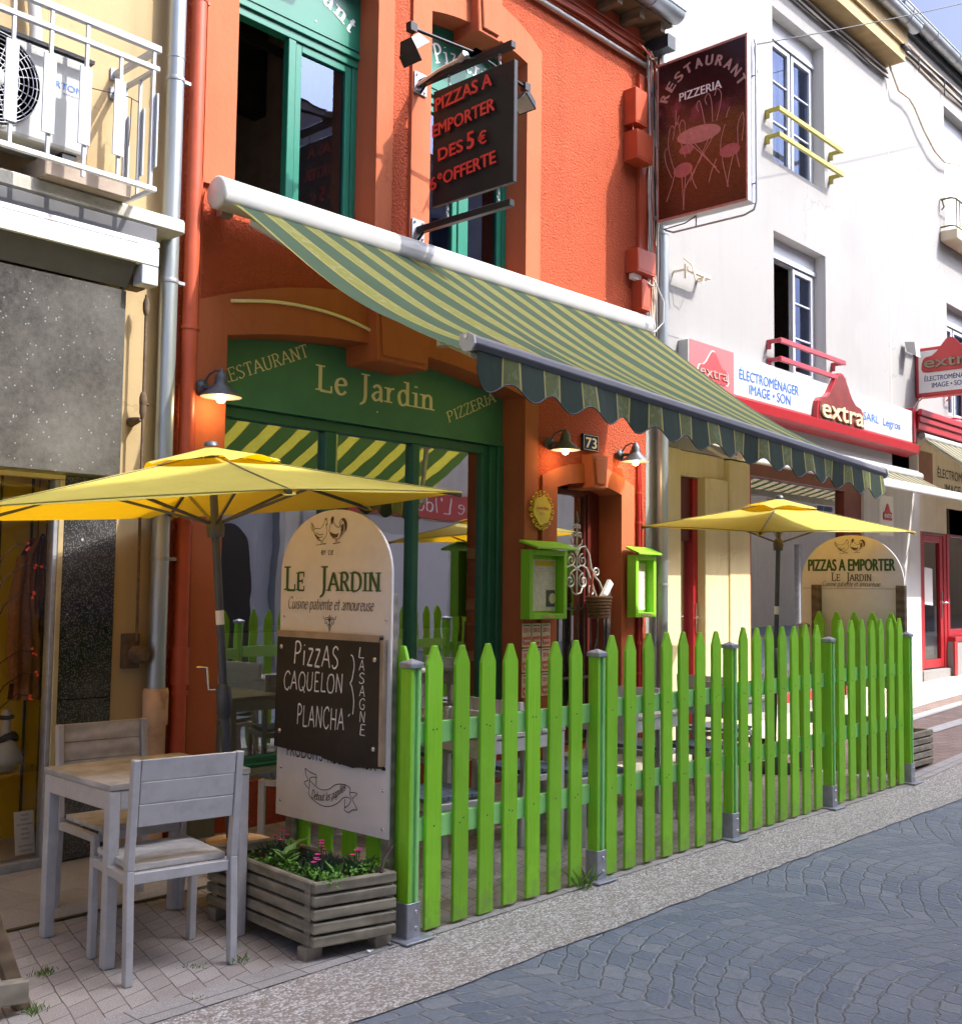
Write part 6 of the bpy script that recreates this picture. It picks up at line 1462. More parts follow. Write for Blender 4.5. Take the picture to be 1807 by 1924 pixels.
# ================================================================== FENCE
yP = 3.60
def post_mesh(name, label, x, y, h=1.19, base=.17, rot=False):
    t = thing('fence_post', label, 'fence post', (x, y, rise(x)), 'green posts of the picket fence'); a = .033; z0 = rise(x)
    mb = MB(); mb.box((x-a, y-a, z0+base-.03), (x-a*.45, y+a, z0+h), 'lime_paint'); mb.box((x+a*.35, y-a, z0+base-.03), (x+a, y+a, z0+h), 'mint_paint'); mb.box((x-a*.45, y-a*.62, z0+base-.03), (x+a*.35, y+a*.62, z0+h), 'mint_paint'); mb.build('shaft', t, .003)
    mb = MB(); b = a+.008; mb.box((x-b, y-b, z0+h), (x+b, y+b, z0+h+.022), 'galvanised'); mb.add([(x-b, y-b, z0+h+.022), (x+b, y-b, z0+h+.022), (x+b, y+b, z0+h+.022), (x-b, y+b, z0+h+.022), (x, y, z0+h+.042)], [(0, 1, 4), (1, 2, 4), (2, 3, 4), (3, 0, 4)], 'galvanised'); mb.build('cap', t, .003)
    mb = MB(); c = a+.007; mb.box((x-c, y-c, z0+.008), (x+c, y-a-.001, z0+base), 'galvanised'); mb.box((x-c, y+a+.001, z0+.008), (x+c, y+c, z0+base), 'galvanised'); mb.box((x-c, y-a-.001, z0+.008), (x-a-.001, y+a+.001, z0+base), 'galvanised'); mb.box((x+a+.001, y-a-.001, z0+.008), (x+c, y+a+.001, z0+base), 'galvanised')
    mb.box((x-.085, y-.085, z0+.011), (x+.085, y+.085, z0+.02), 'galvanised')
    for z in (.06, .13): mb.lathe([(.011, 0), (.008, .006)], (x+.012, y-c, z0+z), 'steel', 8, (0, -1, 0))
    mb.build('base_bracket', t, .002)
    return t
for i, (x, l) in enumerate(((3.455, 'green fence post beside the tall white menu board with a shiny metal foot'), (4.835, 'second green fence post from the white menu board'), (6.235, 'green fence post in the middle of the picket fence'), (7.63, 'green fence post below the right yellow umbrella'), (9.07, 'last green fence post at the far right end of the fence'))):
    post_mesh('fence_post', l, x, yP-.015)
post_mesh('fence_post', 'green fence post behind the pizza takeaway board', 9.09, 4.50, 1.24)
def picket_poly(w_, z0, z1): return [(-w_/2, z0), (w_/2, z0), (w_/2, z1-.085), (.012, z1), (-.012, z1), (-w_/2, z1-.085)]
rnd = random.Random(21)
def panel(x0, xs, z1, label, x1):
    t = thing('picket_fence', label, 'fence panel', (x0, yP, rise(x0)), 'lime green picket fence panels')
    for x in xs:
        h = rise(x)*.0; lean = rnd.uniform(-.006, .006); w_ = .099+rnd.uniform(-.002, .002); zt_ = z1+rnd.uniform(-.006, .006); zb_ = .022+rnd.uniform(-.006, .006)+rise(x)*.6
        mb = MB(); yy = yP-.022
        mb.prism([(x+a+lean*z, yy, z) for a, z in picket_poly(w_, zb_, zt_)], (0, .02, 0), 'lime_paint')
        for z in (.90, .475):
            for dx in ((-.012, .012) if rnd.random() < .4 else (0,)): mb.lathe([(.0045, 0), (.003, .001)], (x+dx+lean*z, yy-.0002, z+rnd.uniform(-.01, .01)), 'dark_metal', 6, (0, -1, 0))
        mb.build('picket', t, .003)
    for z in (.89, .465):
        z = z+(z1-1.285)*.8
        MB().box((x0+.036, yP, z-.05), (x1-.036, yP+.028, z+.05), 'mint_paint').build('rail', t, .003)
PX = [[3.606, 3.787, 3.960, 4.134, 4.310, 4.480, 4.655], [4.966, 5.146, 5.336, 5.518, 5.699, 5.884, 6.074], [6.405, 6.580, 6.754, 6.928, 7.102, 7.275, 7.455], [7.832, 8.015, 8.204, 8.392, 8.560, 8.745, 8.922]]
panel(3.455, PX[0], 1.283, 'lime green picket panel nearest the white menu board', 4.835)
panel(4.835, PX[1], 1.300, 'lime green picket panel below the house number and menu boxes', 6.235)
panel(6.235, PX[2], 1.318, 'lime green picket panel left of the right umbrella pole', 7.63)
panel(7.63, PX[3], 1.342, 'farthest lime green picket panel at the right end of the fence', 9.07)
def end_panel(X, ys, z1, label, y0, y1, fz=0):
    t = thing('picket_fence', label, 'fence panel', (X, y0, 0), 'lime green picket fence panels')
    for y in ys:
        mb = MB(); mb.prism([(X, y+a, z+fz) for a, z in picket_poly(.092, .03, z1)], (-.02, 0, 0), 'lime_paint'); mb.build('picket', t, .003)
    for z in (.89, .465): MB().box((X+.001, y0, z-.05+fz), (X+.029, y1, z+.05+fz), 'mint_paint').build('rail', t, .003)
end_panel(3.478, [3.655+.172*i for i in range(5)], 1.285, 'short lime green picket panel behind the tall white menu board', 3.64, 4.44)
end_panel(9.09, [3.715+.158*i for i in range(5)], 1.385, 'short lime green picket panel in front of the pizza takeaway board', 3.62, 4.46)
# ================================================================== ARCHED BOARDS
def hen_geo(k):  # hen facing the rooster, engraving style
    hen = [[(.02, .78), (.06, .55), (.10, .40), (.18, .22), (.28, .16), (.34, .18), (.42, .30), (.46, .45), (.44, .60), (.42, .70)], [(.06, .55), (.16, .58), (.26, .57), (.33, .66), (.38, .78), (.41, .86), (.44, .84), (.46, .78), (.45, .70)], [(.38, .84), (.40, .90), (.42, .86), (.44, .91), (.44, .85)], [(.45, .74), (.44, .68), (.47, .70)], [(.14, .44), (.24, .36), (.36, .38)], [(.12, .36), (.22, .28), (.34, .28)], [(.02, .78), (.00, .62), (.05, .48)], [(.04, .72), (.09, .60)], [(.29, .16), (.30, .06), (.26, .03)], [(.33, .17), (.35, .06), (.42, .04)], [(.15, .02), (.26, .03), (.36, .05), (.44, .07)]]
    cock = [[(.56, .72), (.52, .56), (.52, .44), (.58, .30), (.66, .22), (.74, .20), (.82, .24)], [(.56, .72), (.57, .84), (.60, .92), (.62, .85), (.64, .90)], [(.55, .82), (.58, .92), (.61, .95), (.64, .88), (.62, .80)], [(.62, .84), (.66, .70), (.70, .62), (.78, .58), (.82, .62)], [(.82, .60), (.80, .74), (.84, .84), (.90, .88), (.96, .82), (1.0, .66), (.98, .50), (.95, .42)], [(.82, .62), (.86, .76), (.92, .80), (.96, .66), (.94, .48), (.88, .34), (.80, .26)], [(.84, .58), (.88, .68), (.92, .64), (.91, .50), (.86, .38)], [(.84, .50), (.88, .56), (.88, .44)], [(.70, .20), (.70, .08), (.66, .05)], [(.74, .20), (.75, .10), (.82, .07)], [(.62, .06), (.72, .05), (.84, .10)]]
    return hen+cock, [[(.53, .46), (.60, .40), (.70, .36), (.78, .40), (.74, .26), (.64, .24), (.56, .34)], [(.84, .84), (.92, .88), (.98, .76), (.99, .56), (.95, .44), (.94, .62), (.90, .78)], [(.56, .74), (.57, .88), (.61, .94), (.64, .86), (.61, .78), (.60, .68)], [(.10, .42), (.18, .24), (.28, .17), (.20, .30)], [(.84, .60), (.90, .70), (.90, .50), (.86, .36), (.80, .28), (.84, .42)]]
def hens(mb, o, right, wd, ht, mat):
    ln, fl = hen_geo(0)
    place2(mb, lines2d([[(x*wd, y*ht) for x, y in p] for p in ln], .0030), o, right, EZ, mat, .0022)
    for p in fl: place(mb, ([(x*wd, y*ht) for x, y in p], [tuple(range(len(p)))]), o, right, EZ, mat, .0012)
def arched_board(X, y0, y1, zb, zs, zt, th, name, label, cat_='menu board', loc=None):
    t = thing(name, label, cat_, loc); n = 28
    out = [(y0, zb), (y1, zb)]+[((y0+y1)/2+(y1-y0)/2*math.cos(a), zs+(zt-zs)*math.sin(a)**.92 if math.sin(a) > 0 else zs) for a in [math.pi*k/n for k in range(n+1)]]
    mb = MB(); mb.prism([(X, y, z) for y, z in out], (th, 0, 0), 'sign_white'); mb.build('panel', t)
    return t
mbd = arched_board(3.400, 3.665, 4.475, .43, 1.60, 1.915, .012, 'arched_menu_board', 'tall white arched menu board with a chalkboard at the near end of the fence', loc=(3.42, 4.07, 0))
mb = MB(); X = 3.3995
g = stroke_text('LE  JARDIN', 'serif', .15, .085, track=.10, small=.74); place2(mb, flat(g, .715, .118), (X, 4.449, 1.528), -EY, EZ, 'green_letter', .002)
place2(mb, flat(stroke_text('Cuisine patiente et amoureuse', 'script', .105, .045, track=.015, slant=.18), .63, .058), (X, 4.41, 1.438), -EY, EZ, 'brown_letter', .002)
hens(mb, (X, 4.245, 1.745), -EY, .265, .145, 'brown_letter')
place2(mb, flat(stroke_text('er ce', 'mono', .10, track=.1), .09, .034), (X, 4.165, 1.70), -EY, EZ, 'brown_letter', .002)
orn = []
for s_ in (-1, 1):
    orn += [[(s_*a*.046, b*.05) for a, b in p] for p in ([(0, 1.0), (.12, .8), (0, .5), (0, -.1)], [(1.0, .95), (.95, .7), (.8, .62), (.6, .75), (.3, .78), (.12, .6), (.0, .3)], [(.12, .5), (.3, .62), (.62, .55), (.7, .3), (.52, .16), (.36, .28), (.44, .42)], [(.0, .2), (.15, .1), (.3, .02), (.2, -.06)], [(0, .0), (.06, -.2), (0, -.5)])]
place2(mb, lines2d(orn, .0032), (X, 4.092, 1.362), -EY, EZ, 'dark_letter', .002)
g = sans('PRODUITS  REGIONAUX', .65, .062); place(mb, ([(x, y-.0*x) for x, y in g[0]], g[1]), (X, 4.395, .722), -EY, EZ, 'dark_letter', .002)
# ribbon banner
rb = [[(.03, .98), (.11, .90), (.20, .86), (.24, .83), (.24, .55)], [(.03, .98), (.05, .78), (.09, .66), (.02, .56), (.10, .42)], [(.24, .77), (.16, .76), (.12, .68), (.15, .62), (.26, .50), (.36, .46), (.48, .52), (.58, .66), (.68, .72), (.78, .72), (.86, .66)], [(.12, .68), (.115, .45), (.11, .26), (.2, .12), (.36, .02), (.5, .04), (.64, .18), (.74, .36), (.82, .40), (.86, .36)], [(.86, .66), (.85, .5), (.88, .36), (.82, .16), (.77, .10), (.77, .02), (.84, -.01), (.90, .08), (.98, .11), (.96, .20), (.90, .38), (.98, .54), (.92, .56), (.86, .54)], [(.77, .34), (.765, .18), (.77, .08)]]
place2(mb, lines2d([[(x*.40, y*.165) for x, y in p] for p in rb], .0034), (X, 4.262, .515), -EY, EZ, 'dark_letter', .002)
def wv(x, y): t_ = x/.25; return (x, y+.075*t_*t_-.012*math.sin(t_*math.pi))
place2(mb, flat(stroke_text('Debout les papilles', 'script', .13, .05, track=.02, slant=.15), .245, .040), (X, 4.195, .543), -EY, EZ, 'dark_letter', .0022, wv)
mb.build('lettering', mbd)
mb = MB(); cbd = [(4.462, 1.318), (3.712, 1.322), (3.690, .740), (3.86, .728), (3.88, .722), (4.09, .742), (4.10, .750), (4.470, .762)]
mb.prism([(3.376, y, z) for y, z in cbd], (.022, 0, 0), 'black_board'); mb.box((3.370, 3.715, 1.300), (3.3995, 4.46, 1.330), 'board_edge'); mb.box((3.372, 3.685, .75), (3.3995, 3.705, 1.31), 'board_edge')
for y, z in ((4.43, 1.25), (4.43, .84), (3.745, 1.22), (3.745, .82)): mb.lathe([(.013, 0), (.010, .006), (0, .007)], (3.3755, y, z), 'steel', 10, (-1, 0, 0))
chb = mb.build('chalkboard', mbd)
mb = MB(); Xc = 3.3755
def chalk(s, y, z, wd, cap, slope=0, seed=0):
    place2(mb, flat(stroke_text(s, 'mono', .085, track=.12, jitter=.03, slant=.08), wd, cap), (Xc, y, z), -EY, EZ, 'chalk', .0015, lambda x, y_: (x, y_+slope*x))
chalk('Pi', 4.325, 1.172, .085, .108); chalk('zz', 4.225, 1.170, .10, .125); chalk('AS', 4.118, 1.168, .125, .10); chalk('CAQUELON', 4.40, 1.045, .44, .088, .02); chalk('PLANCHA', 4.29, .88, .345, .098, .02)
for i, ch in enumerate('LASAGNE'): chalk(ch, 3.852-.003*i, 1.225-.058*i, .038, .048)
place2(mb, lines2d([[(0, .27), (.015, .26), (.024, .22), (.012, .16), (.0, .14), (.012, .12), (.026, .06), (.02, 0)][::-1], [(0, 0), (-.01, -.012)]], .006), (Xc, 3.905, .965), -EY, EZ, 'chalk', .0015)
mb.build('lettering', chb)
for y in (3.668, 4.36): MB().box((3.413, y, .006), (3.447, y+.055, 1.52 if y < 4 else 1.45), 'grey_post').build('post', mbd, .004)
mb = MB()
for y, z in ((4.44, 1.40), (4.44, .66), (4.44, .50), (3.70, 1.40), (3.70, 1.20), (3.70, 1.02), (3.70, .84), (3.70, .64), (3.70, .47)): mb.lathe([(.008, 0), (.006, .004), (0, .005)], (3.3998, y, z), 'steel', 8, (-1, 0, 0))
mb.box((3.3975, 3.685, .948), (3.3997, 3.71, .96), 'green_letter'); mb.box((3.3975, 3.685, .73), (3.3997, 3.71, .745), 'dark_letter'); mb.build('screws', mbd)
mb2 = arched_board(9.20, 3.65, 4.57, .75, 1.62, 2.045, .012, 'arched_takeaway_board', 'arched takeaway pizza board tinted by the right yellow umbrella', loc=(9.22, 4.1, 0))
mb = MB(); X = 9.1995
place(mb, sans('PIZZAS A EMPORTER', .775, .105, .04), (X, 4.50, 1.738), -EY, EZ, 'green_letter', .002)
place2(mb, flat(stroke_text('LE  JARDIN', 'serif', .15, .085, track=.10, small=.78), .365, .072), (X, 4.29, 1.650), -EY, EZ, 'brown_letter', .002); place2(mb, flat(stroke_text('Cuisine patiente et amoureuse', 'script', .12, .06, track=.02, slant=.15), .52, .045), (X, 4.37, 1.603), -EY, EZ, 'brown_letter', .002); hens(mb, (X, 4.255, 1.885), -EY, .275, .135, 'brown_letter')
mb.box((9.1982, 3.665, 1.582), (9.1996, 4.555, 1.586), 'board_edge'); mb.build('lettering', mb2)
for y in (4.415, 3.665): MB().box((9.145, y-.038, .02), (9.199, y+.038, 1.615), 'brown_post').build('post', mb2, .005)
# ================================================================== UMBRELLAS
def umbrella(base, lean, yaw, a, b, ze, za, ribs, label, zb, vent_at=.16, crank=True):
    up = Vector((lean[0], lean[1], 1)).normalized(); ex = Vector((math.cos(yaw), math.sin(yaw), 0)); ex = (ex-up*ex.dot(up)).normalized(); ey = up.cross(ex)
    B = Vector((base[0], base[1], 0)); pt = lambda i, j, z: B+up*z+ex*i*a+ey*j*b
    t = thing('yellow_umbrella', label, 'parasol', pt(0, 0, zb))
    N = len(ribs); mb = MB()
    def surf(i, s):  # rib i at fraction s
        e = ribs[i % N]; return pt(e[0]*s, e[1]*s, za+(ze-za)*(s**.93))
    S_ = 10; K = 8
    for i in range(N):
        def pf(u, v, i=i):
            s = .14+.86*v; p = surf(i, s)*(1-u)+surf(i+1, s)*u; q = 4*u*(1-u)
            return p-up*(.022*q*math.sin(math.pi*min(1, v*.8)))+(B+up*ze-p).normalized()*0+(-(p-(B+up*za)).normalized())*(.035*q*v**3)
        mb.sheet(pf, K, S_, 'umbrella_yellow')
    can = mb.build('canopy', t)
    mb = MB()
    for i in range(N):
        def pf(u, v, i=i):
            s = .03+.25*v; p = surf(i, s)*(1-u)+surf(i+1, s)*u; q = 4*u*(1-u)
            return p+up*(.030-.012*v+.010*math.sin(u*math.pi*2+i*2.1)*v+.018*q*v)
        mb.sheet(pf, 8, 3, 'umbrella_yellow')
    mb.build('vent_flap', can)
    mb = MB()
    for i in range(N): mb.tube([surf(i, .14+.86*k/12)+up*.0015 for k in range(13)], .0032, 'umbrella_seam', 5)
    for i in range(N):
        mb.tube([surf(i, 1.0)*(1-u)+surf(i+1, 1.0)*u-((surf(i, 1.0)*(1-u)+surf(i+1, 1.0)*u)-(B+up*za)).normalized()*(.035*4*u*(1-u)+.0) for u in [k/10 for k in range(11)]], .0035, 'umbrella_seam', 5)
    mb.build('seams', can)
    mb = MB(); pz = pt(0, 0, za+.03); mb.lathe([(.035, 0), (.03, .02), (0, .028)], pz, 'umbrella_pole', 14, up); mb.build('finial', t)
    mb = MB()
    for i in range(N):
        p0 = surf(i, .05)-up*.012; p1 = surf(i, .985)-up*.012; pm = surf(i, .5)-up*.02; hub = pt(0, 0, za-.36)
        mb.bar(p0, p1, .012, .018, 'umbrella_pole'); mb.bar(hub+(pm-hub)*.04, pm, .010, .014, 'umbrella_pole')
        mb.lathe([(.012, -.02), (.012, .02)], surf(i, .985)-up*.012, 'umbrella_pole', 8, (p1-p0)); 
    mb.build('ribs', t)
    mb = MB()
    for i in range(N):
        e = surf(i, 1.0); d = (e-pt(0, 0, za)).normalized(); s_ = d.cross(up).normalized()
        mb.add([e-s_*.05-d*.09-up*.004, e+s_*.05-d*.09-up*.004, e+s_*.022+d*.012-up*.022, e-s_*.022+d*.012-up*.022], [(0, 1, 2, 3)], 'umbrella_yellow')
    mb.build('corner_pockets', can)
    mb = MB(); mb.tube([pt(0, 0, zb+.02), pt(0, 0, .92)], .024, 'umbrella_pole', 14); mb.tube([pt(0, 0, .92), pt(0, 0, za)], .020, 'umbrella_pole', 14); mb.tube([pt(0, 0, 1.36), pt(0, 0, 1.43)], .0206, 'paper', 14)
    mb.lathe([(.04, -.05), (.045, 0), (.03, .05)], pt(0, 0, za-.37), 'umbrella_pole', 14, up); mb.lathe([(.03, 0), (.045, .03), (.03, .08)], pt(0, 0, za-.08), 'umbrella_pole', 14, up); mb.build('pole', t)
    if crank:
        mb = MB(); c = pt(0, 0, 1.0); mb.tube([pt(0, 0, .90), pt(0, 0, .93), pt(0, 0, 1.05), pt(0, 0, 1.07)], [.026, .038, .038, .026], 'umbrella_pole', 12); w_ = -rr
        mb.tube([c+w_*.03+up*.04, c+w_*.075+up*.04, c+w_*.075+up*.15, c+w_*.125+up*.15], .007, 'steel', 7); mb.build('crank', t)
    return t, pt
H6 = math.sqrt(3)/2
ub, upt = umbrella((3.26, 4.60), (-.08, .02), -.85, 1.22, 1.40, 1.94, 2.21, [(1, 0), (.5, H6), (-.5, H6), (-1, 0), (-.5, -H6), (.5, -H6)], 'large yellow umbrella over the grey table at left', .30)
mb = MB(); c = upt(0, 0, 0); c = Vector((c.x+.01, c.y, 0)); mb.lathe([(.12, .007), (.115, .215), (.160, .24), (.166, .285), (.158, .300)], c, 'rubber', 30); mb.lathe([(.156, .301), (.0, .304)], c, 'base_tan', 30); mb.build('base', ub)
ub2, upt2 = umbrella((8.822, 4.661), (-.054, -.062), -.222, .983, .657, 2.092, 2.33, [(1, -1), (1, 1), (-1, 1), (-1, -1)], 'smaller yellow umbrella over the terrace near the right end of the fence', .02)
mb = MB(); c = upt2(0, 0, 0); mb.lathe([(.22, .008), (.22, .06), (.05, .09), (.03, .25)], (c.x, c.y, 0), 'rubber', 26); mb.build('base', ub2)
# ================================================================== TABLES AND CHAIRS
def table(name, label, loc, rz, sx, sy, h, slats, top, group=None):
    t = thing(name, label, 'table', (0, 0, 0), group); mb = MB(); w_ = sx/slats
    for i in range(slats): mb.box((-sx/2+i*w_+.002, -sy/2, h-.025), (-sx/2+(i+1)*w_-.002, sy/2, h), top)
    mb.build('tabletop', t, .002, local=True)
    for a in (-1, 1):
        for b in (-1, 1): MB().box((a*(sx/2-.004), b*(sy/2-.004), 0), (a*(sx/2-.052), b*(sy/2-.052), h-.026), 'furniture').build('leg', t, .004, local=True)
    mb = MB(); 
    for b in (-1, 1): mb.box((-sx/2+.053, b*(sy/2-.006), h-.105), (sx/2-.053, b*(sy/2-.035), h-.027), 'furniture'); mb.box((b*(sx/2-.006), -sy/2+.053, h-.105), (b*(sx/2-.035), sy/2-.053, h-.027), 'furniture')
    mb.build('apron', t, .003, local=True); t.location = loc; t.rotation_euler = (0, 0, rz); return t
def chair(label, loc, rz, backmat='furniture', seatmat='grey_plank', group=None):
    t = thing('garden_chair', label, 'chair', (0, 0, 0), group); wd = .47; sd = .42; sh = .43; bh = .86
    for s_ in (-1, 1):
        x = s_*(wd/2-.018); mb = MB()
        mb.hexa([(x-.015, -sd/2-.02, 0), (x+.015, -sd/2-.02, 0), (x+.015, -sd/2+.022, 0), (x-.015, -sd/2+.022, 0), (x-.015, -sd/2, sh), (x+.015, -sd/2, sh), (x+.015, -sd/2+.045, sh), (x-.015, -sd/2+.045, sh)], 'furniture')
        mb.hexa([(x-.015, -sd/2, sh), (x+.015, -sd/2, sh), (x+.015, -sd/2+.045, sh), (x-.015, -sd/2+.045, sh), (x-.015, -sd/2-.035, bh), (x+.015, -sd/2-.035, bh), (x+.015, -sd/2-.0, bh), (x-.015, -sd/2-.0, bh)], 'furniture'); mb.build('back_leg', t, .003, local=True)
        MB().box((x-.015, sd/2-.04, 0), (x+.015, sd/2, sh-.02), 'furniture').build('front_leg', t, .004, local=True)
    mb = MB(); n = 5; w_ = (sd-.03)/n
    for i in range(n): mb.box((-wd/2+.037, -sd/2+.046+i*(w_-.001), sh-.012), (wd/2-.037, -sd/2+.046+i*(w_-.001)+w_-.005, sh+.012), seatmat)
    mb.build('seat', t, .002, local=True)
    mb = MB(); mb.box((-wd/2+.036, -sd/2+.01, sh-.055), (wd/2-.036, -sd/2+.044, sh-.014), 'furniture'); mb.box((-wd/2+.036, sd/2-.03, sh-.055), (wd/2-.036, sd/2-.005, sh-.014), 'furniture')
    for s_ in (-1, 1): mb.box((s_*(wd/2-.005), -sd/2+.046, sh-.055), (s_*(wd/2-.032), sd/2-.041, sh-.02), 'furniture')
    mb.build('seat_frame', t, .002, local=True)
    mb = MB(); n = 3
    for i in range(n):
        z0 = .598+i*.088; z1 = z0+.085; f = lambda z: -sd/2+.012-.038*(z-sh)/(bh-sh)
        mb.hexa([(-wd/2+.037, f(z0)-.006, z0), (wd/2-.037, f(z0)-.006, z0), (wd/2-.037, f(z0)+.010, z0), (-wd/2+.037, f(z0)+.010, z0), (-wd/2+.037, f(z1)-.006, z1), (wd/2-.037, f(z1)-.006, z1), (wd/2-.037, f(z1)+.010, z1), (-wd/2+.037, f(z1)+.010, z1)], backmat)
    mb.build('backrest', t, .002, local=True); t.location = loc; t.rotation_euler = (0, 0, rz); return t
table('garden_table', 'grey slatted table below the left yellow umbrella', (2.667, 4.438, .008), R(-2), .67, .61, .73, 6, 'grey_plank')
chair('near grey chair with its plain slatted back towards the street', (2.55, 4.105, .008), R(-9))
chair('far grey chair with a weathered wooden back behind the left table', (2.80, 4.885, .008), R(177), 'grey_plank')
ch = chair('grey garden chair on the fenced terrace glimpsed between the pickets', (4.35, 4.30, .008), R(80), seatmat='seat_blue', group='chairs on the fenced terrace')
for x, y, a in ((5.35, 4.55, 265), (5.62, 4.25, 75), (6.75, 4.6, 280), (7.1, 4.3, 85), (8.05, 4.75, 270), (4.25, 5.3, 30), (5.45, 5.35, 200)): dup(ch, (x, y, .008), R(a))
tb = table('terrace_table', 'grey table on the fenced terrace glimpsed between the pickets', (4.88, 4.45, .008), R(2), .70, .70, .73, 6, 'grey_plank', 'tables on the fenced terrace')
for x, y in ((6.2, 4.45), (7.55, 4.5), (4.85, 5.35)): dup(tb, (x, y, .008), R(2))
# ================================================================== PLANTERS
def planter(name, label, c, loc, z0, z1, rows):
    """c: four corners, near-left, near-right, far-right, far-left"""
    t = thing(name, label, 'planter', loc); P4 = [Vector((x, y, 0)) for x, y in c]; cen = sum(P4, Vector())/4
    h = (z1-z0)/rows
    for k in range(rows):
        for i in range(4):
            a, b = P4[i], P4[(i+1) % 4]; d = (b-a).normalized(); n_ = Vector((d.y, -d.x, 0)); z = z0+k*h
            zl, zh = z+.005, z+h-.006; e0 = .0 if i % 2 == 0 else .034; 
            p, q = a+d*e0, b-d*e0
            f = [p, q, q-n_*.034, p-n_*.034]
            MB().hexa([v+EZ*zl for v in f]+[v+EZ*zh for v in f], 'grey_wood').build('plank', t, .006)
    mb = MB(); ins = [cen+(p-cen)*.86 for p in P4]; mb.add([p+EZ*(z1-.05) for p in ins], [(0, 1, 2, 3)], 'soil')
    for p in ins: mb.box((p.x-.02, p.y-.02, z0), (p.x+.02, p.y+.02, z1-.02), 'grey_post')
    ins2 = [cen+(p-cen)*.87 for p in P4]
    mb.add([p+EZ*z0 for p in ins2]+[p+EZ*(z1-.04) for p in ins2], [(i, (i+1) % 4, (i+1) % 4+4, i+4) for i in range(4)], 'soil'); mb.build('soil', t)
    for p in P4:
        q = cen+(p-cen)*.84; MB().box((q.x-.045, q.y-.03, .006+rise(q.x)), (q.x+.045, q.y+.03, z0), 'grey_post').build('foot', t, .004)
    return t
planter('wooden_planter', 'weathered wooden planter with pink flowers below the tall white menu board', [(2.955, 3.62), (3.335, 3.53), (3.385, 4.42), (3.03, 4.50)], (3.17, 4.0, .006), .062, .335, 5)
planter('wooden_planter', 'weathered wooden planter half hidden behind the far end of the fence', [(9.45, 3.72), (9.98, 3.72), (9.98, 4.15), (9.45, 4.15)], (9.7, 3.9, .03), .06, .36, 5)
rnd = random.Random(4)
def leafq(mb, p, d, ln, wd, mat, up=EZ):
    d = Vector(d).normalized(); s_ = d.cross(Vector(up)); s_ = (s_ if s_.length > .05 else d.orthogonal()).normalized(); p = Vector(p); k = d.cross(s_)*ln*.12
    mb.add([p, p+d*ln*.45+s_*wd/2-k, p+d*ln, p+d*ln*.45-s_*wd/2-k, p+d*ln*.5], [(0, 1, 4), (1, 2, 4), (2, 3, 4), (3, 0, 4)], mat)
def inpl(): 
    u, v = rnd.random(), rnd.random(); a = Vector((2.995+.33*u-.0*v, 3.63+.80*v-.08*u, .295)); a.x += .06*v; return a
gc = MB()
for k in range(900):
    p = inpl(); u = (p.x-2.995)/.4
    edge = rnd.random()
    if edge < .55: p = Vector((3.0+.06*((p.y-3.6)/.85)+rnd.random()*.07, p.y, .30))
    elif edge < .85: p = Vector((p.x, 3.60+rnd.random()*.12, .30))
    p.z += rnd.uniform(.0, .05)*(1 if p.y < 4.1 else .4); leafq(gc, p, (rnd.uniform(-1, 1), rnd.uniform(-1, 1), rnd.uniform(.2, .9)), rnd.uniform(.012, .022), rnd.uniform(.012, .018), 'leaf')
tag(gc.build('ground_cover'), 'bright green ground cover spilling along the planter edge', 'ground cover', kind='stuff')
pinks = []
for k, (x, y, n) in enumerate(((3.10, 3.80, 70), (3.22, 3.90, 80), (3.18, 4.12, 60), (3.24, 4.24, 40), (3.27, 3.72, 70))):
    t = thing('pink_flower_plant', ('pink flowering plant in the middle of the planter', 'pink flowering plant with grey leaves beside the white board', 'pink flowering plant near the back of the planter', 'pink flowering plant at the far end of the planter', 'pink flowering plant at the near right corner of the planter')[k], 'flower', (x, y, .29)); mb = MB(); fl = MB()
    for i in range(n): leafq(mb, (x+rnd.uniform(-.05, .05), y+rnd.uniform(-.06, .06), .29), (rnd.uniform(-.6, .6), rnd.uniform(-.6, .6), rnd.uniform(.6, 1.1)), rnd.uniform(.05, .10), .009, 'leaf_grey')
    mb.build('leaves', t)
    for i in range(2 if k in (2, 3) else 4):
        c = Vector((x+rnd.uniform(-.05, .05), y+rnd.uniform(-.06, .06), .375+rnd.uniform(-.012, .03))); fl.tube([(c.x, c.y, .30), c], .0015, 'leaf_grey', 4)
        for j in range(7): a = j*2*math.pi/7; leafq(fl, c, (math.cos(a), math.sin(a), .45), .018, .015, 'flower')
    fl.build('flowers', t)
for k, (x, y, l) in enumerate(((3.10, 4.00, 'broad pale green leafy weed in the middle of the planter'), (3.12, 3.68, 'single broad leaf weed at the near corner of the planter'), (3.27, 4.18, 'tall pale leaved weed against the back of the planter'))):
    mb = MB()
    for i in range((11, 3, 6)[k]): a = i*2.4; leafq(mb, (x, y, .30+.006*i), (math.cos(a), math.sin(a), .55 if k != 1 else 1.6), rnd.uniform(.07, .11), rnd.uniform(.045, .065), 'leaf_pale')
    tag(mb.build('broad_leaf_weed'), l, 'weed')
mb = MB(); mb.tube([(3.27, 3.56, .33), (3.30, 3.58, .37), (3.34, 3.60, .385), (3.375, 3.60, .42)], [.008, .010, .012, .010], 'twig', 7); tag(mb.build('dead_branch'), 'short dead branch sticking up at the corner of the planter', 'branch')
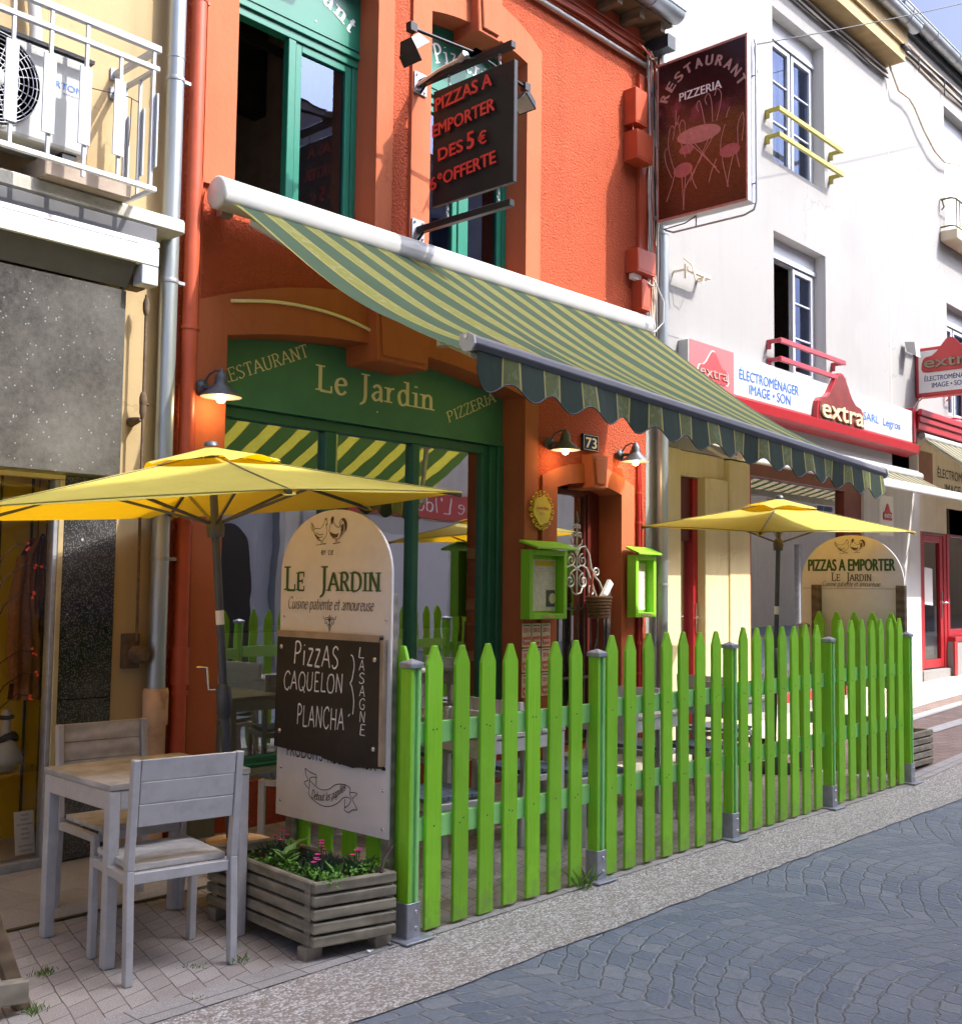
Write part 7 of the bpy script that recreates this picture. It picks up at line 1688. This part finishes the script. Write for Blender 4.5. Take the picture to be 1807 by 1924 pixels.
# grass tufts in the joints
for k, (x, y, n, h_, l) in enumerate(((2.14, 4.28, 60, .045, 'grass tuft in the paving joint left of the table leg'), (1.93, 3.93, 60, .05, 'grass tuft at the foot of the wooden easel'), (2.76, 3.86, 40, .055, 'grass tuft beside the near chair foot'), (2.60, 3.92, 24, .025, 'tiny grass tuft between the near chair legs'), (4.66, 3.52, 26, .13, 'tall thin grass at the foot of the second fence post'), (2.23, 4.90, 60, .02, 'flat grass in the long drain joint'), (2.42, 3.62, 24, .02, 'tiny weed in the joint near the gravel strip'))):
    mb = MB()
    for i in range(n): leafq(mb, (x+rnd.gauss(0, .022), y+rnd.gauss(0, .02), .006), (rnd.uniform(-.8, .8), rnd.uniform(-.8, .8), rnd.uniform(.5, 1.2)), h_*(.72 if h_ < .1 else 1)*rnd.uniform(.4, 1.1), .0035, 'grass')
    tag(mb.build('grass_tuft'), l, 'grass tuft')
# litter by the planter
for k, (x, y, l) in enumerate(((3.20, 3.545, 'small white scrap of paper by the planter foot'), (3.33, 3.555, 'small bluish scrap of paper by the fence base'))):
    mb = MB(); mb.add([(x, y, .016), (x+.03, y+.006, .022), (x+.026, y+.026, .017), (x-.004, y+.02, .024)], [(0, 1, 2, 3)], 'paper' if k == 0 else 'zinc'); tag(mb.build('paper_scrap'), l, 'litter')
# easel leg at the bottom left corner
t = thing('wooden_easel', 'brown wooden easel leg cut off by the lower left corner', 'easel', (1.93, 4.1, .0))
mb = MB(); mb.hexa([(1.895, 3.985, .006), (1.955, 3.985, .006), (1.955, 4.03, .006), (1.895, 4.03, .006), (1.47, 4.02, 1.2), (1.53, 4.02, 1.2), (1.53, 4.065, 1.2), (1.47, 4.065, 1.2)], 'brown_post'); mb.build('leg', t, .004)
mb = MB(); mb.hexa([(1.50, 3.93, .09), (1.915, 3.93, .045), (1.915, 3.98, .045), (1.50, 3.98, .09), (1.50, 3.93, .17), (1.915, 3.93, .125), (1.915, 3.98, .125), (1.50, 3.98, .17)], 'grey_post'); mb.build('crossbar', t, .004)
